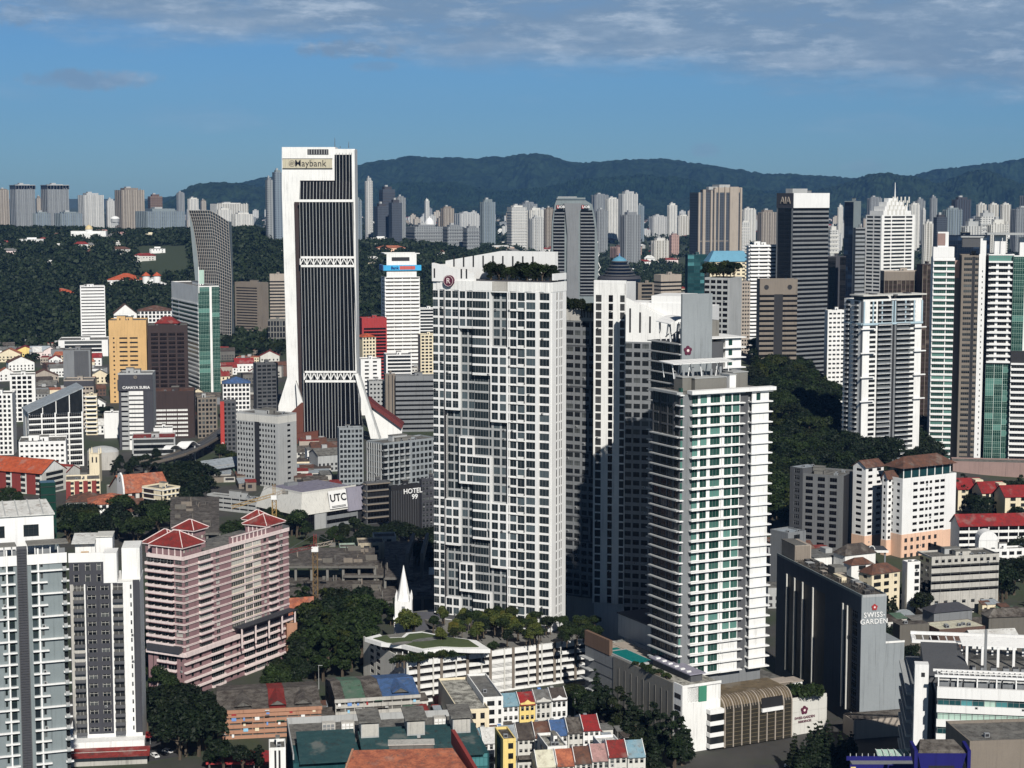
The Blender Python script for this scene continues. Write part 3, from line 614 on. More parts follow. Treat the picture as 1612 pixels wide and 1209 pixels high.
# ---- tall white residence, left tower
def residence():
    B = Bld('residence_tower', 'tall white gridded residence tower with a roof garden and a dark round R sign', 'tower', 683, 869, 891, 752, 447, 63, z0=20, wall='cleanwhite')
    HT, Wd, L = B.H, B.W, B.L; H = HT - 3.5; n = 36; fh = H / n; v = B.v; q = B.q
    def zpx(py, px=800): return at(px, py, B.D + 16)[2] - 20
    def bul(a, e): return 2.4 * (1 - (2 * v((a + e) / 2) / L - 1) ** 2)
    def seg(a, e, code, cuts, **k):
        """a column of the facade, set back where cuts say (top row, bottom row)"""
        z = H; o = bul(a, e); k['th'] = 1.9; k['off'] = o
        for t, b in cuts:
            t = round(zpx(t) / fh) * fh; b = max(0, round(zpx(b) / fh) * fh)
            if z > t: B.fac('F', code, t, z, fh, s0=v(a), s1=v(e), **k)
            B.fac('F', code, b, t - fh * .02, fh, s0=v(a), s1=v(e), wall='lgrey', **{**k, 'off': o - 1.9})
            m = MB(); B.fb(m, 'F', v(a), v(e), o - 1.88, o - .02, t - .55, t - .01, 'white'); m.build('soffit', B.root); z = b
        if z > .1: B.fac('F', code, 0, z, fh, s0=v(a), s1=v(e), **k)
    B.bod = MB(); B.bod.box(1.5, Wd, .5, L, -20, HT, 'cleanwhite')
    kw = dict(glass='bluglass', sill=.5, head=.45, frame='frame')
    seg(683, 700, 'w1.8 p.5 w1.5 p.1', [], **kw)
    B.fac('F', 'l1', 0, H, fh, s0=v(700), s1=v(703), off=.8)
    seg(703, 726, 'p.2 w1.8 p.35 w1.8 p.4', [(645, 793), (862, 940)], **kw)
    seg(726, 748, 'p.25 w1.5 p.35 w1.5 p.15', [(508, 690), (760, 886), (935, 978)], **kw)
    seg(748, 776, 'r4.3 p.2 w.7 p.3', [(588, 718), (842, 932)], **kw)
    seg(776, 802, 'p.3 w1.7 p.5 w1.7 p.25', [(452, 548), (655, 788), (885, 978)], **kw)
    B.fac('F', 'p.5 w.3 p.3', 0, H, fh, s0=v(802), s1=v(806), off=bul(802, 806), th=1.9, **kw)
    B.fac('F', 'w1.1 p.2 B1.1', 0, H, fh, s0=v(806), s1=v(828), off=bul(806, 828), th=1.9, rail='white', dep=.9, **kw)
    for i in range(0, n, 2):
        m = MB(); o = bul(806, 828); B.fb(m, 'F', v(804), v(828), o - .02, o + .5, i * fh - .3, i * fh + .1, 'white'); B.fb(m, 'F', v(817), v(828), o + .3, o + .5, i * fh + .1, i * fh + 1.1, 'white'); m.build('balcony', B.root)
    B.fac('F', 'p.2 w1.3 p.5', 0, H, fh, s0=v(828), s1=v(850), off=bul(828, 850), th=1.9, **kw); B.fac('F', 'r2.7 p.4', 0, H, fh, s0=v(850), s1=L - .5, off=bul(850, 869), th=1.9, **kw)
    B.fac('R', 'p3 W.9 p1.3 W.8 p.5 W.8 p2.6', 0, H, fh, glass='blkglass', frame='dframe')
    m = MB(); 
    for px in range(683, 869, 6): B.fb(m, 'F', v(px), min(v(px + 6), L - .02), -1, bul(px, px + 6) + .05, H + .01, HT + .5, 'white' if not 776 <= px < 800 else 'oldwhite')
    B.fb(m, 'R', .0, Wd, -.4, .12, H + .01, HT + .6, 'white'); m.build('parapet', B.root); H = HT
    # crown: front wing, stepped back wall
    zt = zpx(420); m = MB(); a0, a1 = v(683), v(748)
    m.yz([(L, H + .02), (L - a1, H + .02), (L - a1, H + 4.5), (L - v(745), zpx(430)), (L, zpx(415))], -1.2, 1.2, 'cleanwhite')
    for px in (686, 728, 736): B.fb(m, 'F', v(px), v(px + 2.2), 1.21, 1.3, H + 1.5, zt - 1, 'dframe')
    m.yz([(L - .1, H + .02), (4, H + .02), (4, zpx(396)), (L - v(770), zpx(396)), (L - .1, zpx(413))], Wd - 3, Wd - .1, 'cleanwhite')
    for i in range(9): y = L - 4 - i * (L - 14) / 9; m.box(Wd - 3.1, Wd - 3.02, y - .7, y, H + 6, H + 11, 'dframe')
    m.box(1.21, Wd - 3.01, L - 1.4, L - .12, H + .02, zpx(418), 'cleanwhite'); m.box(1.2, Wd, -.01, .7, H + 1.41, H + 4.2, 'cleanwhite'); m.build('roof_crown', B.root)
    m = MB(); m.box(1.3, Wd - 3.2, .8, L - 1.6, H + .03, H + .9, 'slate'); m.build('planter', B.root)
    # round sign
    zc = zpx(443, 711); yc = L - v(711); rad = 8.6 * B.D / F * 1.08
    m = MB(); m.yz([(yc + rad * cos(i * pi / 18), zc + rad * sin(i * pi / 18)) for i in range(36)], -2.6, -1.25, 'purple'); o = m.build('sign_disc', B.root)
    m = MB(); m.ring(0, 0, [(rad * .92, 0), (rad * .92, .08), (rad * .86, .08), (rad * .86, 0)], 'pinkwhite', 40, cap=False); r = m.build('sign_ring', o); r.location = (-2.61, yc, zc); r.rotation_euler = (0, -pi / 2, 0)
    put_text('sign_letter', text_mesh('R', rad * 1.35, 'pinkwhite', .06, .02), o, (-2.7, yc, zc), -pi / 2)
    B.end(); return B
RS = residence()
def residence_right():
    for i, (l, c, r, D, top, lab) in enumerate(((889, 938, 944, 806, 492, 'grey-walled lower residence wing with small roof garden, just right of the R-sign tower'),
        (934, 984, 990, 792, 446, 'white residence tower with three columns of square windows rising behind the grey wing'), (984, 1078, 1090, 768, 478, 'white residence wing with sloping slotted parapet behind the balconied residence tower'))):
        B = Bld('residence_tower', lab, 'tower', l, c, r, D, top, 60 if i == 0 else 72, z0=20, Wd=20 if i else None, wall='grey' if i == 0 else 'lgrey' if i == 2 else 'white', group='white residence blocks')
        H, L = B.H, B.L; n = 38 if i == 0 else 34; kw = dict(glass='glass', sill=.85, head=.75, frame='dframe'); fh = 3.75
        B.bod = MB(); B.bod.box(2.6, B.W, .5, L, -20, H, 'cleanwhite' if i else 'lgrey'); v = B.v
        if i == 0:
            z1 = H - 4
            B.fac('F', 'p.2 r1.5 p.3 w1.1 p.4', 0, z1, fh, s0=0, s1=v(916), **kw); z = z1
            for k, a in enumerate((3, 5, 3, 5, 3, 5, 3, 5, 4)):
                zl = max(0, z - a * fh)
                if z - zl > 1: B.fac('F', 'w1.1 p.4 w1 p.3' if k % 2 else 'w1.2 p.4 l.9', zl, z, fh, s0=v(916), s1=L - .5, off=0 if k % 2 else -.6, **kw)
                m = MB(); B.fb(m, 'F', 0, L - .5, .0, .2, zl - .3, zl + .2, 'dgrey'); m.build('shadow_gap', B.root); z = zl
            m = MB(); B.fb(m, 'F', 0, L, -.4, .1, H - 4, H + 1, 'oldwhite'); m.build('parapet', B.root)
        elif i == 1:
            for a, e, c in ((934, 937, 'p'), (937, 946, 'W'), (946, 957, 'p'), (957, 964, 'W'), (964, 975, 'p'), (975, 983, 'W'), (983, 984, 'p')):
                B.fac('F', c + '1', 0, H - (0 if c == 'p' else 5), fh, s0=v(a), s1=min(v(e), L - .5), glass='blkglass' if a == 957 else 'slatewin', frame='dframe')
                if c == 'W': B.fac('F', 'p1', H - 5.02, H, 5, s0=v(a), s1=v(e))
            m = MB(); B.fb(m, 'F', 0, L, -1.2, .05, H - .2, H + 1.2, 'cleanwhite'); m.build('parapet', B.root)
        else:
            B.fac('F', '(w1 p.3)*7', 0, H - 17, fh, wall='grey', **kw); m = MB(); ys = lambda s: L - s
            m.yz([(L, H - 17), (0, H - 17), (0, H - 10), (L, H + 2)], -.05, 2, 'white')
            for k in range(6): s = L * (k + .35) / 6; B.fb(m, 'F', s, s + .8, .06, .12, H - 13, H - 1 - 10 * (k + .4) / 6 - .8, 'dframe')
            m.build('slotted_parapet', B.root); m = MB(); m.box(3, B.W + 8, 1, L * .6, H - 9, H + 3, 'cleanwhite'); m.box(3.2, B.W + 12, -8, 1, H - 16, H - 2, 'cleanwhite'); m.build('rooftop_block', B.root)
        B.fac('R', 'p1 w1 p1', 0, H - 20, fh, **kw); B.end()
glassm('slatewin', (.075, .078, .08), (.12, .12, .12), .2, .35, .2)
residence_right()
# ---- balconied white residence tower in front
def balcony_tower():
    B = Bld('residence_tower', 'white residence tower with projecting floor slabs and green windows, above the teal pool', 'tower', 1026, 1070, 1212, 660, 622, 27, z0=23, wall='white')
    H, Wd, L = B.H, B.W, B.L; u = B.u; n = 27; fh = H / n; q = B.q
    kw = dict(glass='grnglass', frame='frame', sill=.35, head=.4)
    B.bod = MB(); B.bod.box(.6, Wd - 3, .6, L, -23, H, 'grey')
    B.fac('F', 'p.3 W1.4 l.8 W1.6 p.3 W1.4 p.5 W1.2 p.3', 0, H, fh, wall='dgrey', glass='glass', frame='dframe')
    B.fac('R', 'l.6 W1 l.6', 0, H, fh, s0=0, s1=u(1089), wall='dgrey', off=-1.2, glass='glass', frame='dframe')
    B.fac('R', 'W1.2 p.6', 0, H, fh, s0=u(1089), s1=u(1101), **kw)
    B.fac('R', 'w1.2 p.7 w2 p.3', 0, H, fh, s0=u(1101), s1=u(1133), off=.5, **kw)
    B.fac('R', 'p.5 w1.4 p.2 w1.4 p.1', fh * 3, H, fh, s0=u(1133), s1=u(1161), off=.9, **kw); B.fac('R', 'p1', 0, fh * 3, fh, s0=u(1133), s1=u(1161), off=.9)
    B.fac('R', 'q1', 0, H + .5, fh, s0=u(1161), s1=u(1175), alt='dgrey', off=.2); B.fac('R', 'W1', 0, H, fh, s0=u(1175), s1=u(1179), off=-.5, **kw)
    B.fac('R', 'p1', 0, H - fh, fh, s0=u(1179), s1=u(1205), off=1.2); B.fac('R', 'p1 w1 p2', H - fh + .02, H, fh, s0=u(1179), s1=u(1205), off=1.2, **kw)
    B.fac('R', 'l1', 0, H, fh, s0=u(1205), s1=Wd - 1, off=-1)
    for i in range(n + 1):
        z = i * fh; m = MB()
        B.fb(m, 'R', u(1085), u(1133), -.4, 1.7, z - .32, z + .12, 'cleanwhite'); B.fb(m, 'R', u(1133) + .02, u(1167), -.4, 1.9, z - .34, z + .1, 'cleanwhite'); B.fb(m, 'R', u(1177), Wd - .6, -.4, 2.0, z - .36, z + .08, 'cleanwhite'); m.build('floor_slab', B.root)
        if i < 24: m = MB(); B.fb(m, 'F', 0, L + .0, .03, 1.5, z - .3, z + .12, 'lgrey'); m.build('balcony_slab', B.root)
        m = MB(); B.fb(m, 'R', -.6, u(1074), -2.8, .8, z - .3, z + .14, 'cleanwhite'); B.fb(m, 'R', u(1070) + .2, u(1074) - .1, -1.9, -.2, z + .2, z + 2.5, 'grnglass'); m.build('corner_balcony', B.root)
    m = MB(); B.fb(m, 'R', u(1082), Wd + .4, -1, 2.6, H + .15, H + 1.5, 'cleanwhite'); B.fb(m, 'F', 0, L, -1, 1.7, H + .15, H + 1, 'lgrey'); m.box(1.2, Wd - 2, 1.5, L, H + .02, H + .7, 'roofdeck'); m.build('roof', B.root)
    for a, e, y0, y1, h in ((1086, 1100, 6, 12, 5), (1101, 1150, 4, 11, 4.6), (1152, 1162, 2.5, 9, 5.5), (1163, 1186, 5, 14, 6)):
        m = MB(); m.box(u(a), u(e), y0, y1, H + .71, H + .7 + h, 'concrete' if a != 1152 else 'cleanwhite'); m.box(u(a) - .2, u(e) + .2, y0 - .2, y1 + .2, H + .71 + h, H + 1 + h, 'lgrey'); m.build('plant_room', B.root)
    def canopy(x0, x1, y0, y1, z, h, dish=0.):
        m = MB()
        for i in range(5):
            a = x0 + (x1 - x0) * i / 4
            for yy in (y0 + .5, y1 - .5): m.bar((a, yy, z), (a + (1 if i % 2 else -1) * .8, yy, z + h), .3, 'cleanwhite')
            m.bar((a, y0, z + h * .55), (a + (x1 - x0) / 4, y1, z + h * .2), .3, 'lgrey')
        nseg = 7
        for i in range(nseg):
            a, e = x0 - 1.5 + (x1 - x0 + 4) * i / nseg, x0 - 1.5 + (x1 - x0 + 4) * (i + 1) / nseg; za = z + h + dish * sin(pi * i / nseg); ze = z + h + dish * sin(pi * (i + 1) / nseg)
            m.hexa([(a, y0 - 1.5, za), (e - .2, y0 - 1.5, ze), (e - .2, y1 + 1, ze + .5), (a, y1 + 1, za + .5), (a, y0 - 1.5, za + .25), (e - .2, y0 - 1.5, ze + .25), (e - .2, y1 + 1, ze + .75), (a, y1 + 1, za + .75)], 'cleanwhite')
        for i in range(6): a = x0 + (x1 - x0) * i / 6; m.box(a, a + .9, y0 + .8, y0 + 1.1, z + .02, z + 2 + (i % 3), 'steel')
        m.build('roof_canopy', B.root)
    canopy(u(1078), u(1165), 8, 16, H + 5.2, 5.5)
    # rear part with the emblem wall
    H2 = at(1072, 541, 690)[2] - 23; a0, v0 = B.loc(1072, 690, 140); a1 = a0 + 13.8; a2 = a1 + 15.5; zr = at(1119, 530, 700)[2] - 23
    m = MB(); m.box(a0 + .6, a1 + 6, v0 + .4, v0 + 23, 0, H2, 'dgrey'); m.build('rear_wing', B.root)
    for i in range(int(H2 / fh), -1, -1):
        z = i * fh + (H2 % fh) - .2
        m = MB(); m.box(a0 - 1.1, a0 + .58, v0 - .2, v0 + 23.4, z - .3, z + .1, 'lgrey'); m.build('balcony_slab', B.root)
        if z > H - 8:
            for k in range(5): y = v0 + 22 - k * 4.4; o = bpy.data.objects.new('window', win_mesh(3.4, 2.9, 'glass', 'dframe')); C.objects.link(o); o.parent = B.root; o.location = (a0 + .48, y, z + .3 - fh); o.rotation_euler = (0, 0, -pi / 2)
    m = MB(); m.box(a0, a1, v0 - .6, v0 + .38, H - 4, at(1072, 463, 690)[2] - 23, 'hotelgrey'); o = m.build('emblem_wall', B.root); flower(o, a0 + 2.6, v0 - .62, at(1080, 552, 690)[2] - 23, 1.9, 'purple')
    m = MB(); m.box(a1 + .02, a1 + 8, v0 + 5, v0 + 20, H - 8, zr - 5, 'dgrey'); m.box(a1 + 8.02, a2, v0 + 2, v0 + 19, H - 40, zr - .5, 'cleanwhite'); m.box(a1 + 2, a1 + 9, v0 + 8, v0 + 18, zr - 4.9, zr + 6, 'concrete')
    m.build('rear_block', B.root)
    for i in range(10): z = zr - .4 - i * fh; m = MB(); m.box(a1 + .05, a2 + 1.4, v0 + .6, v0 + 19.5, z - .3, z + .1, 'cleanwhite'); m.box(a1 + 9.5, a1 + 11.2, v0 + 1.9, v0 + 1.98, z - 3.2, z - .9, 'grnglass'); m.build('floor_slab', B.root)
    canopy(a0 + 1, a0 + 11, v0 + 9, v0 + 17, H2, 7, 2.2); B.end(); return B
def flower(parent, x, y, z, r, k):
    m = MB()
    for i in range(5):
        a = pi / 2 + i * 2 * pi / 5; cx, cz = x + r * .58 * cos(a), z + r * .58 * sin(a)
        m.xz([(cx + r * .42 * cos(t * pi / 6), cz + r * .42 * sin(t * pi / 6)) for t in range(12)], y - .3 - i * .003, y - .002, k)
    m.xz([(x + r * .3 * cos(t * pi / 5), z + r * .3 * sin(t * pi / 5)) for t in range(10)], y - .36, y - .31, 'pinkwhite')
    return m.build('flower_emblem', parent)
BT = balcony_tower()
# ================================================================ generic building with facades and a roof
def simple(name, label, cat, l, c, r, D, top, b, wall='white', Rb='p1 (w2 p1)*4', Fb='p1 (w2 p1)*3', fh=3.5, glass='glass', frame='dframe', roof='flat', rk='roofdeck', rh=3.5, group=None, z0=None, par=1., boxes=1, tanks=2, seed=1, top_off=0., end=True, pk=None, slab=None, wq=100, L=None, over=.7, alt=None, **k):
    B = Bld(name, label, cat, l, c, r, D, top, b, z0=z0, wall=wall, group=group, L=L); B.wq = wq
    zt = B.H - top_off
    if top_off: B.fb(B.q, 'R', 0, B.W, -.5, .05, zt + .002, B.H, alt or wall); B.fb(B.q, 'F', 0, B.L - .5, -.5, .05, zt + .002, B.H, alt or wall)
    if Rb: B.fac('R', Rb, 0, zt, fh, glass=glass, frame=frame, slab=slab, alt=alt, **k)
    if Fb: B.fac('F', Fb, 0, zt, fh, glass=glass, frame=frame, slab=slab, alt=alt, **k)
    if roof == 'flat': B.roof(rk, par, pk or wall, boxes, seed, tanks)
    elif roof == 'hip': MB().hip(0, B.W, 0, B.L, B.H + .05, rh, rk, over).build('roof', B.root)
    elif roof in ('gx', 'gy'): MB().gable(0, B.W, 0, B.L, B.H + .05, rh, rk, wall, roof[1], over).build('roof', B.root)
    if end: B.end()
    return B
# ---- podium of the balconied tower
def podium():
    B = Bld('podium_building', 'hotel podium with grey side wall, teal rooftop pool and curved bronze glass front', 'podium', 921, 1074, 1302, 638, 1096, 27, z0=0, wall='white', H=24.5)
    H, Wd, L = B.H, B.W, B.L; u, v = B.u, B.v; q = B.q; uu = lambda p: u(p, 12)
    B.bod = MB(); B.bod.box(.5, uu(1135), .5, L, 0, H, 'white'); B.bod.box(uu(1135), uu(1240), 1.5, L, 0, 17, 'grey'); B.bod.box(uu(1240), Wd, .5, L - 8, 0, 13.2, 'offwhite')
    B.fb(q, 'F', v(966), v(1060), -.5, .3, 0, H + .6, 'concrete'); B.fb(q, 'F', 0, v(966) - .001, -.5, .0, 0, H - .2, 'grey'); B.fb(q, 'F', v(1060) + .001, L - .5, -.5, .05, 0, H + 1, 'cleanwhite')
    for i in range(5): B.fb(q, 'F', v(930), v(966) - .3, .01, .14, 3 + i * 4.2, 3.25 + i * 4.2, 'dgrey'); B.fb(q, 'F', -1, v(935), .0, 2.2, 3 + i * 4.2, 3.4 + i * 4.2, 'lgrey')
    for i in range(9): B.fb(q, 'F', v(975 + i * 9.5), v(975 + i * 9.5) + .5, .31, .5, 4, H - 3, 'olddark')
    for i in range(5): B.fb(q, 'F', v(1062), L - 1, .06, .12, 2.5 + i * 4.4, 4.3 + i * 4.4, 'dframe')
    B.fac('R', 'p1', 0, H, 4, s0=0, s1=uu(1082)); B.fac('R', 'p1', 0, H - 6, 4, s0=uu(1082), s1=uu(1135) - .1, off=-.1); B.fac('R', 'l1', H - 5.9, H, 4, s0=uu(1082), s1=uu(1100), off=-.2); B.fb(q, 'R', uu(1100), uu(1112), -.5, .05, H - 5.9, H, 'green')
    for i in range(4): B.fb(q, 'R', uu(1112), uu(1135), .0, 2.5, 1 + i * 4.3, 2.6 + i * 4.3, 'cleanwhite'); B.fb(q, 'R', uu(1113), uu(1134), .0, 2.3, 2.62 + i * 4.3, 5.2 + i * 4.3, 'glass') if i < 3 else 0
    for i in range(3): B.fb(q, 'R', uu(1240) + .3, Wd, -.5, .02 + .003 * i, .02 + i * 4.4, 4.36 + i * 4.4, 'offwhite')
    m = MB(); m.box(.3, uu(1135), .3, L - .3, H + .01, H + .2, 'roofstain'); m.box(-.05, uu(1135), -.02, .3, H + .02, H + 1, 'white'); m.box(uu(1240), Wd, .5, L - 9, 13.21, 13.6, 'roofdeck'); m.box(uu(1240), Wd + .1, .3, .7, 13.2, 14.4, 'offwhite'); m.build('roof', B.root)
    # curved glass front
    x0, x1 = uu(1135), uu(1240); rad = 5.; prof = [(-2.5, .5), (-2.5, 14.)] + [(-2.5 + rad * (1 - cos(a)), 14 + rad * sin(a)) for a in [i * pi / 16 for i in range(1, 9)]] + [(14, 19.4)]
    m = MB(); n0 = len(m.v)
    for y, z in prof: m.v += [(x0, y, z), (x1, y, z)]
    for i in range(len(prof) - 1): m.f.append((2 * i, 2 * i + 1, 2 * i + 3, 2 * i + 2)); m.m.append(m.mi('bronzeglass' if i < 3 else 'r_bronze'))
    m.yz([(y, z) for y, z in prof] + [(14, .5)], x0 - .3, x0 - .02, 'bronze'); m.yz([(y, z) for y, z in prof] + [(14, .5)], x1 + .02, x1 + .3, 'bronze'); o = m.build('curved_front', B.root)
    for i in range(9):
        m = MB(); x = x0 + (x1 - x0) * i / 8
        for (ya, za), (yb, zb) in zip(prof, prof[1:-1]): m.bar((x, ya - .15, za + .1), (x, yb - .15, zb + .1), .4, 'beige')
        m.build('rib', o)
    m = MB()
    for i in range(24):
        x = x0 + (x1 - x0) * i / 24
        for (ya, za), (yb, zb) in zip(prof[2:], prof[3:-1]): m.bar((x, ya - .1, za + .08), (x, yb - .1, zb + .08), .16, 'beige')
    for i in range(9): m.box(x0, x1, -2.56, -2.51, 1.5 + i * 1.5, 1.62 + i * 1.5, 'bronze')
    m.build('glazing_bar', o)
    a, e = uu(1192), uu(1225); m = MB(); m.box(a, e, -3.4, -2.6, 12, 13.4, 'cleanwhite'); m.box(a + .1, e - .1, -2.9, -2.6, 13.42, 17.3, 'black'); m.build('balcony', o)
    m = MB(); m.box(uu(1100), x0 - .5, 1, 12, 14.2, 14.5, 'roofdeck'); m.build('terrace', B.root)
    em = flower(B.root, uu(1266), -.04, 9.3, 1.7, 'purple')
    put_text('sign_letters', text_mesh('SWISS-GARDEN', 1.35, 'purple', .06, .03), B.root, (uu(1267), -.12, 6.4)); put_text('sign_letters', text_mesh('RESIDENCES', 1.1, 'purple', .06, .03), B.root, (uu(1267), -.12, 4.9))
    # pool and terraces
    m = MB(); vp = lambda px, z=H: L - v(px, z)
    m.box(.8, 9.5, vp(998), vp(952), H + .21, H + .9, 'lgrey'); m.box(1.4, 9, vp(996), vp(955), H + .91, H + .96, 'poolwater'); m.build('pool', B.root)
    m = MB(); m.box(2, 9, vp(950), vp(932), H + .21, H + .6, 'beige'); m.box(2.2, 8, vp(950), vp(944), H + .61, H + .66, 'poolwater'); m.box(9.6, 16, vp(1000), vp(930), H + .21, H + .5, 'beige'); m.build('pool_deck', B.root)
    m = MB(); m.box(-.2, 1.2, vp(960), vp(921), H + .1, H + 6, 'brickbrown'); m.build('screen_wall', B.root)
    m = MB(); m.hexa([(6, vp(1064), H + 3), (13, vp(1064), H + 3), (13, vp(1000), H + 3), (6, vp(1000), H + 3), (6, vp(1064), H + 3.4), (13, vp(1064), H + 3.4), (13, vp(1000), H + 3.4), (6, vp(1000), H + 3.4)], 'lav')
    for i in range(6): y = vp(1008 + i * 9.5); m.box(6.6, 8.4, y - 1, y, H + 3.41, H + 3.9, 'cleanwhite')
    m.box(7, 12, vp(1062), vp(1003), H + .21, H + 2.98, 'dgrey'); m.build('skylight_roof', B.root)
    m = MB(); m.box(20, 38, L * .55, L + 8, H, H + 9, 'lgrey'); m.box(19.5, 38.5, L * .55 - .5, L + 8.5, H + 9.01, H + 9.5, 'slate'); m.build('rear_block', B.root)
    for k, (px, w) in enumerate(((1245, 7), (1262, 9))): m = MB(); m.box(uu(px), uu(px) + w, 9 + k * 3, 15 + k * 3, 13.6, 18 - k * 1.4, 'dbeige' if k == 0 else 'white'); m.box(uu(px) - .3, uu(px) + w + .3, 8.7 + k * 3, 15.3 + k * 3, 18.01 - k * 1.4, 18.4 - k * 1.4, 'beige'); m.build('roof_pavilion', B.root)
    B.end(); return B
m_, p_ = newmat('poolwater'); nt.links.new(mixc(noise(wpos(), .6, 3), (.005, .16, .16), (.01, .24, .22)), p_.inputs['Base Color']); p_.inputs['Roughness'].default_value = .15
paint('brickbrown', (.16, .10, .07)); glassm('bronzeglass', (.05, .045, .035), (.16, .15, .12), .4, .25, .4)
PD = podium()
# ---- grey slab hotel with the sign
def slab_hotel():
    B = Bld('hotel_building', 'long grey slab hotel with a SWISS-GARDEN sign on its end wall', 'hotel', 1222, 1355, 1394, 667, 941, 14, z0=0, wall='hotelgrey')
    H, Wd, L = B.H, B.W, B.L; u, v = B.u, B.v; q = B.q
    B.bod = MB(); B.bod.box(.7, Wd, .7, L, 0, H, 'shadeblue')  # dark blue paints in the shade of the long face; end wall stays grey
    B.fac('R', 'p1', 0, H, 4); w2 = u(1424) - Wd; m = MB(); m.box(Wd + .02, Wd + w2, .25, L * .55, 0, H * .645, 'hotelgrey'); m.box(Wd + .02, Wd + w2, .0, .24, H * .645 + .01, H * .66, 'white'); m.build('side_wing', B.root)
    zt = H - 6
    B.fac('F', 'p3 f.2 l2 f.25 l2 f.25 l2.6 f.25 l3 p4.6 f.2 l.9 f.2 l1 W1.3 p.8', 5, zt, 3.4, wall='shadeblue', alt='offwhite', glass='blkglass', frame='grey')
    B.fb(q, 'F', 0, L - .5, -.5, .02, zt + .01, H, 'shadeblue'); B.fb(q, 'F', 0, L - .5, -.5, .03, 0, 4.98, 'shadeblue')
    m = MB(); m.box(.4, Wd - .3, .4, L - .4, H + .02, H + .3, 'r_rot'); m.box(-.05, .4, -.05, L, H + .02, H + 1, 'bluegrey'); m.box(.41, Wd, -.05, .35, H + .02, H + 1, 'lgrey'); m.box(Wd - .35, Wd + .02, .36, L, H + .02, H + 1, 'bluegrey'); m.build('roof', B.root)
    rr = random.Random(3)
    for i in range(26):
        x, y = rr.uniform(1, Wd - 3), L * (.03 + .9 * i / 26); a, c_, h = rr.uniform(1, 3), rr.uniform(1.5, 4), rr.uniform(.8, 2.2); m = MB(); m.box(x, x + a, y, y + c_, H + .31, H + .3 + h, rr.choice(['olddark', 'dgrey', 'beige', 'lgrey'])); m.box(x + .1, x + a - .1, y - .05, y - .004, H + .5, H + .2 + h, 'dframe'); m.build('roof_unit', B.root)
    m = MB()
    for i in range(7): m.bar((1 + i * .9, 4, H + 1.2), (1.5 + i * .9, L * .8, H + 1.2), .18, 'ruin')
    m.build('roof_pipes', B.root)
    m = MB(); m.box(1, Wd - 2, L * .80, L * .97, H + .31, H + 7.2, 'beige'); m.box(.8, Wd - 4, L * .80, L * .97, H + 7.21, H + 7.5, 'olddark')
    for i in range(14): x = 1.1 + i * (Wd - 3.4) / 14; m.box(x, x + .25, L * .80 - .2, L * .80 - .01, H + .4, H + 7, 'dbeige')
    m.build('plant_room', B.root)
    m = MB(); m.box(Wd * .45, Wd - .5, L * .42, L * .5, H + .31, H + 4.2, 'concrete'); m.build('plant_room', B.root); m = MB(); m.box(Wd * .3, Wd * .5, L * .3, L * .4, H + .31, H + 2.4, 'cream'); m.build('plant_room', B.root)
    sm = u(1375); flower(B.root, sm, -.05, H - 3.9, 1.25, 'redwall')
    put_text('sign_letters', text_mesh('SWISS-', 2.75, 'cleanwhite', .12, .02, space=1.1), B.root, (sm, -.2, H - 6.9)); put_text('sign_letters', text_mesh('GARDEN', 2.75, 'cleanwhite', .12, .02, space=1.05), B.root, (sm - .1, -.2, H - 9.5))
    m = MB(); m.box(Wd + .3, Wd + 8, 16, 34, H * .66, H * .66 + 4, 'black'); m.box(Wd + .1, Wd + 8.4, 15.6, 34.4, H * .66 + 4.01, H * .66 + 4.4, 'lgrey'); m.build('terrace_room', B.root); m = MB(); m.bar((Wd + 1.2, 14, H * .66), (Wd + 4.5, 14, H * .66 + 9), .35, 'lgrey'); m.bar((Wd + 4.5, 14, H * .66 + 9), (Wd + 5, 14, H * .66 + 5), .35, 'lgrey'); m.build('terrace_arch', B.root)
    m = MB(); m.box(-7, Wd + 10, -10, -.6, 0, 7.2, 'beige'); m.box(-6.6, Wd + 9.6, -9.6, -.7, 7.21, 7.5, 'r_rot'); m.build('porch', B.root); B.end()
slab_hotel()
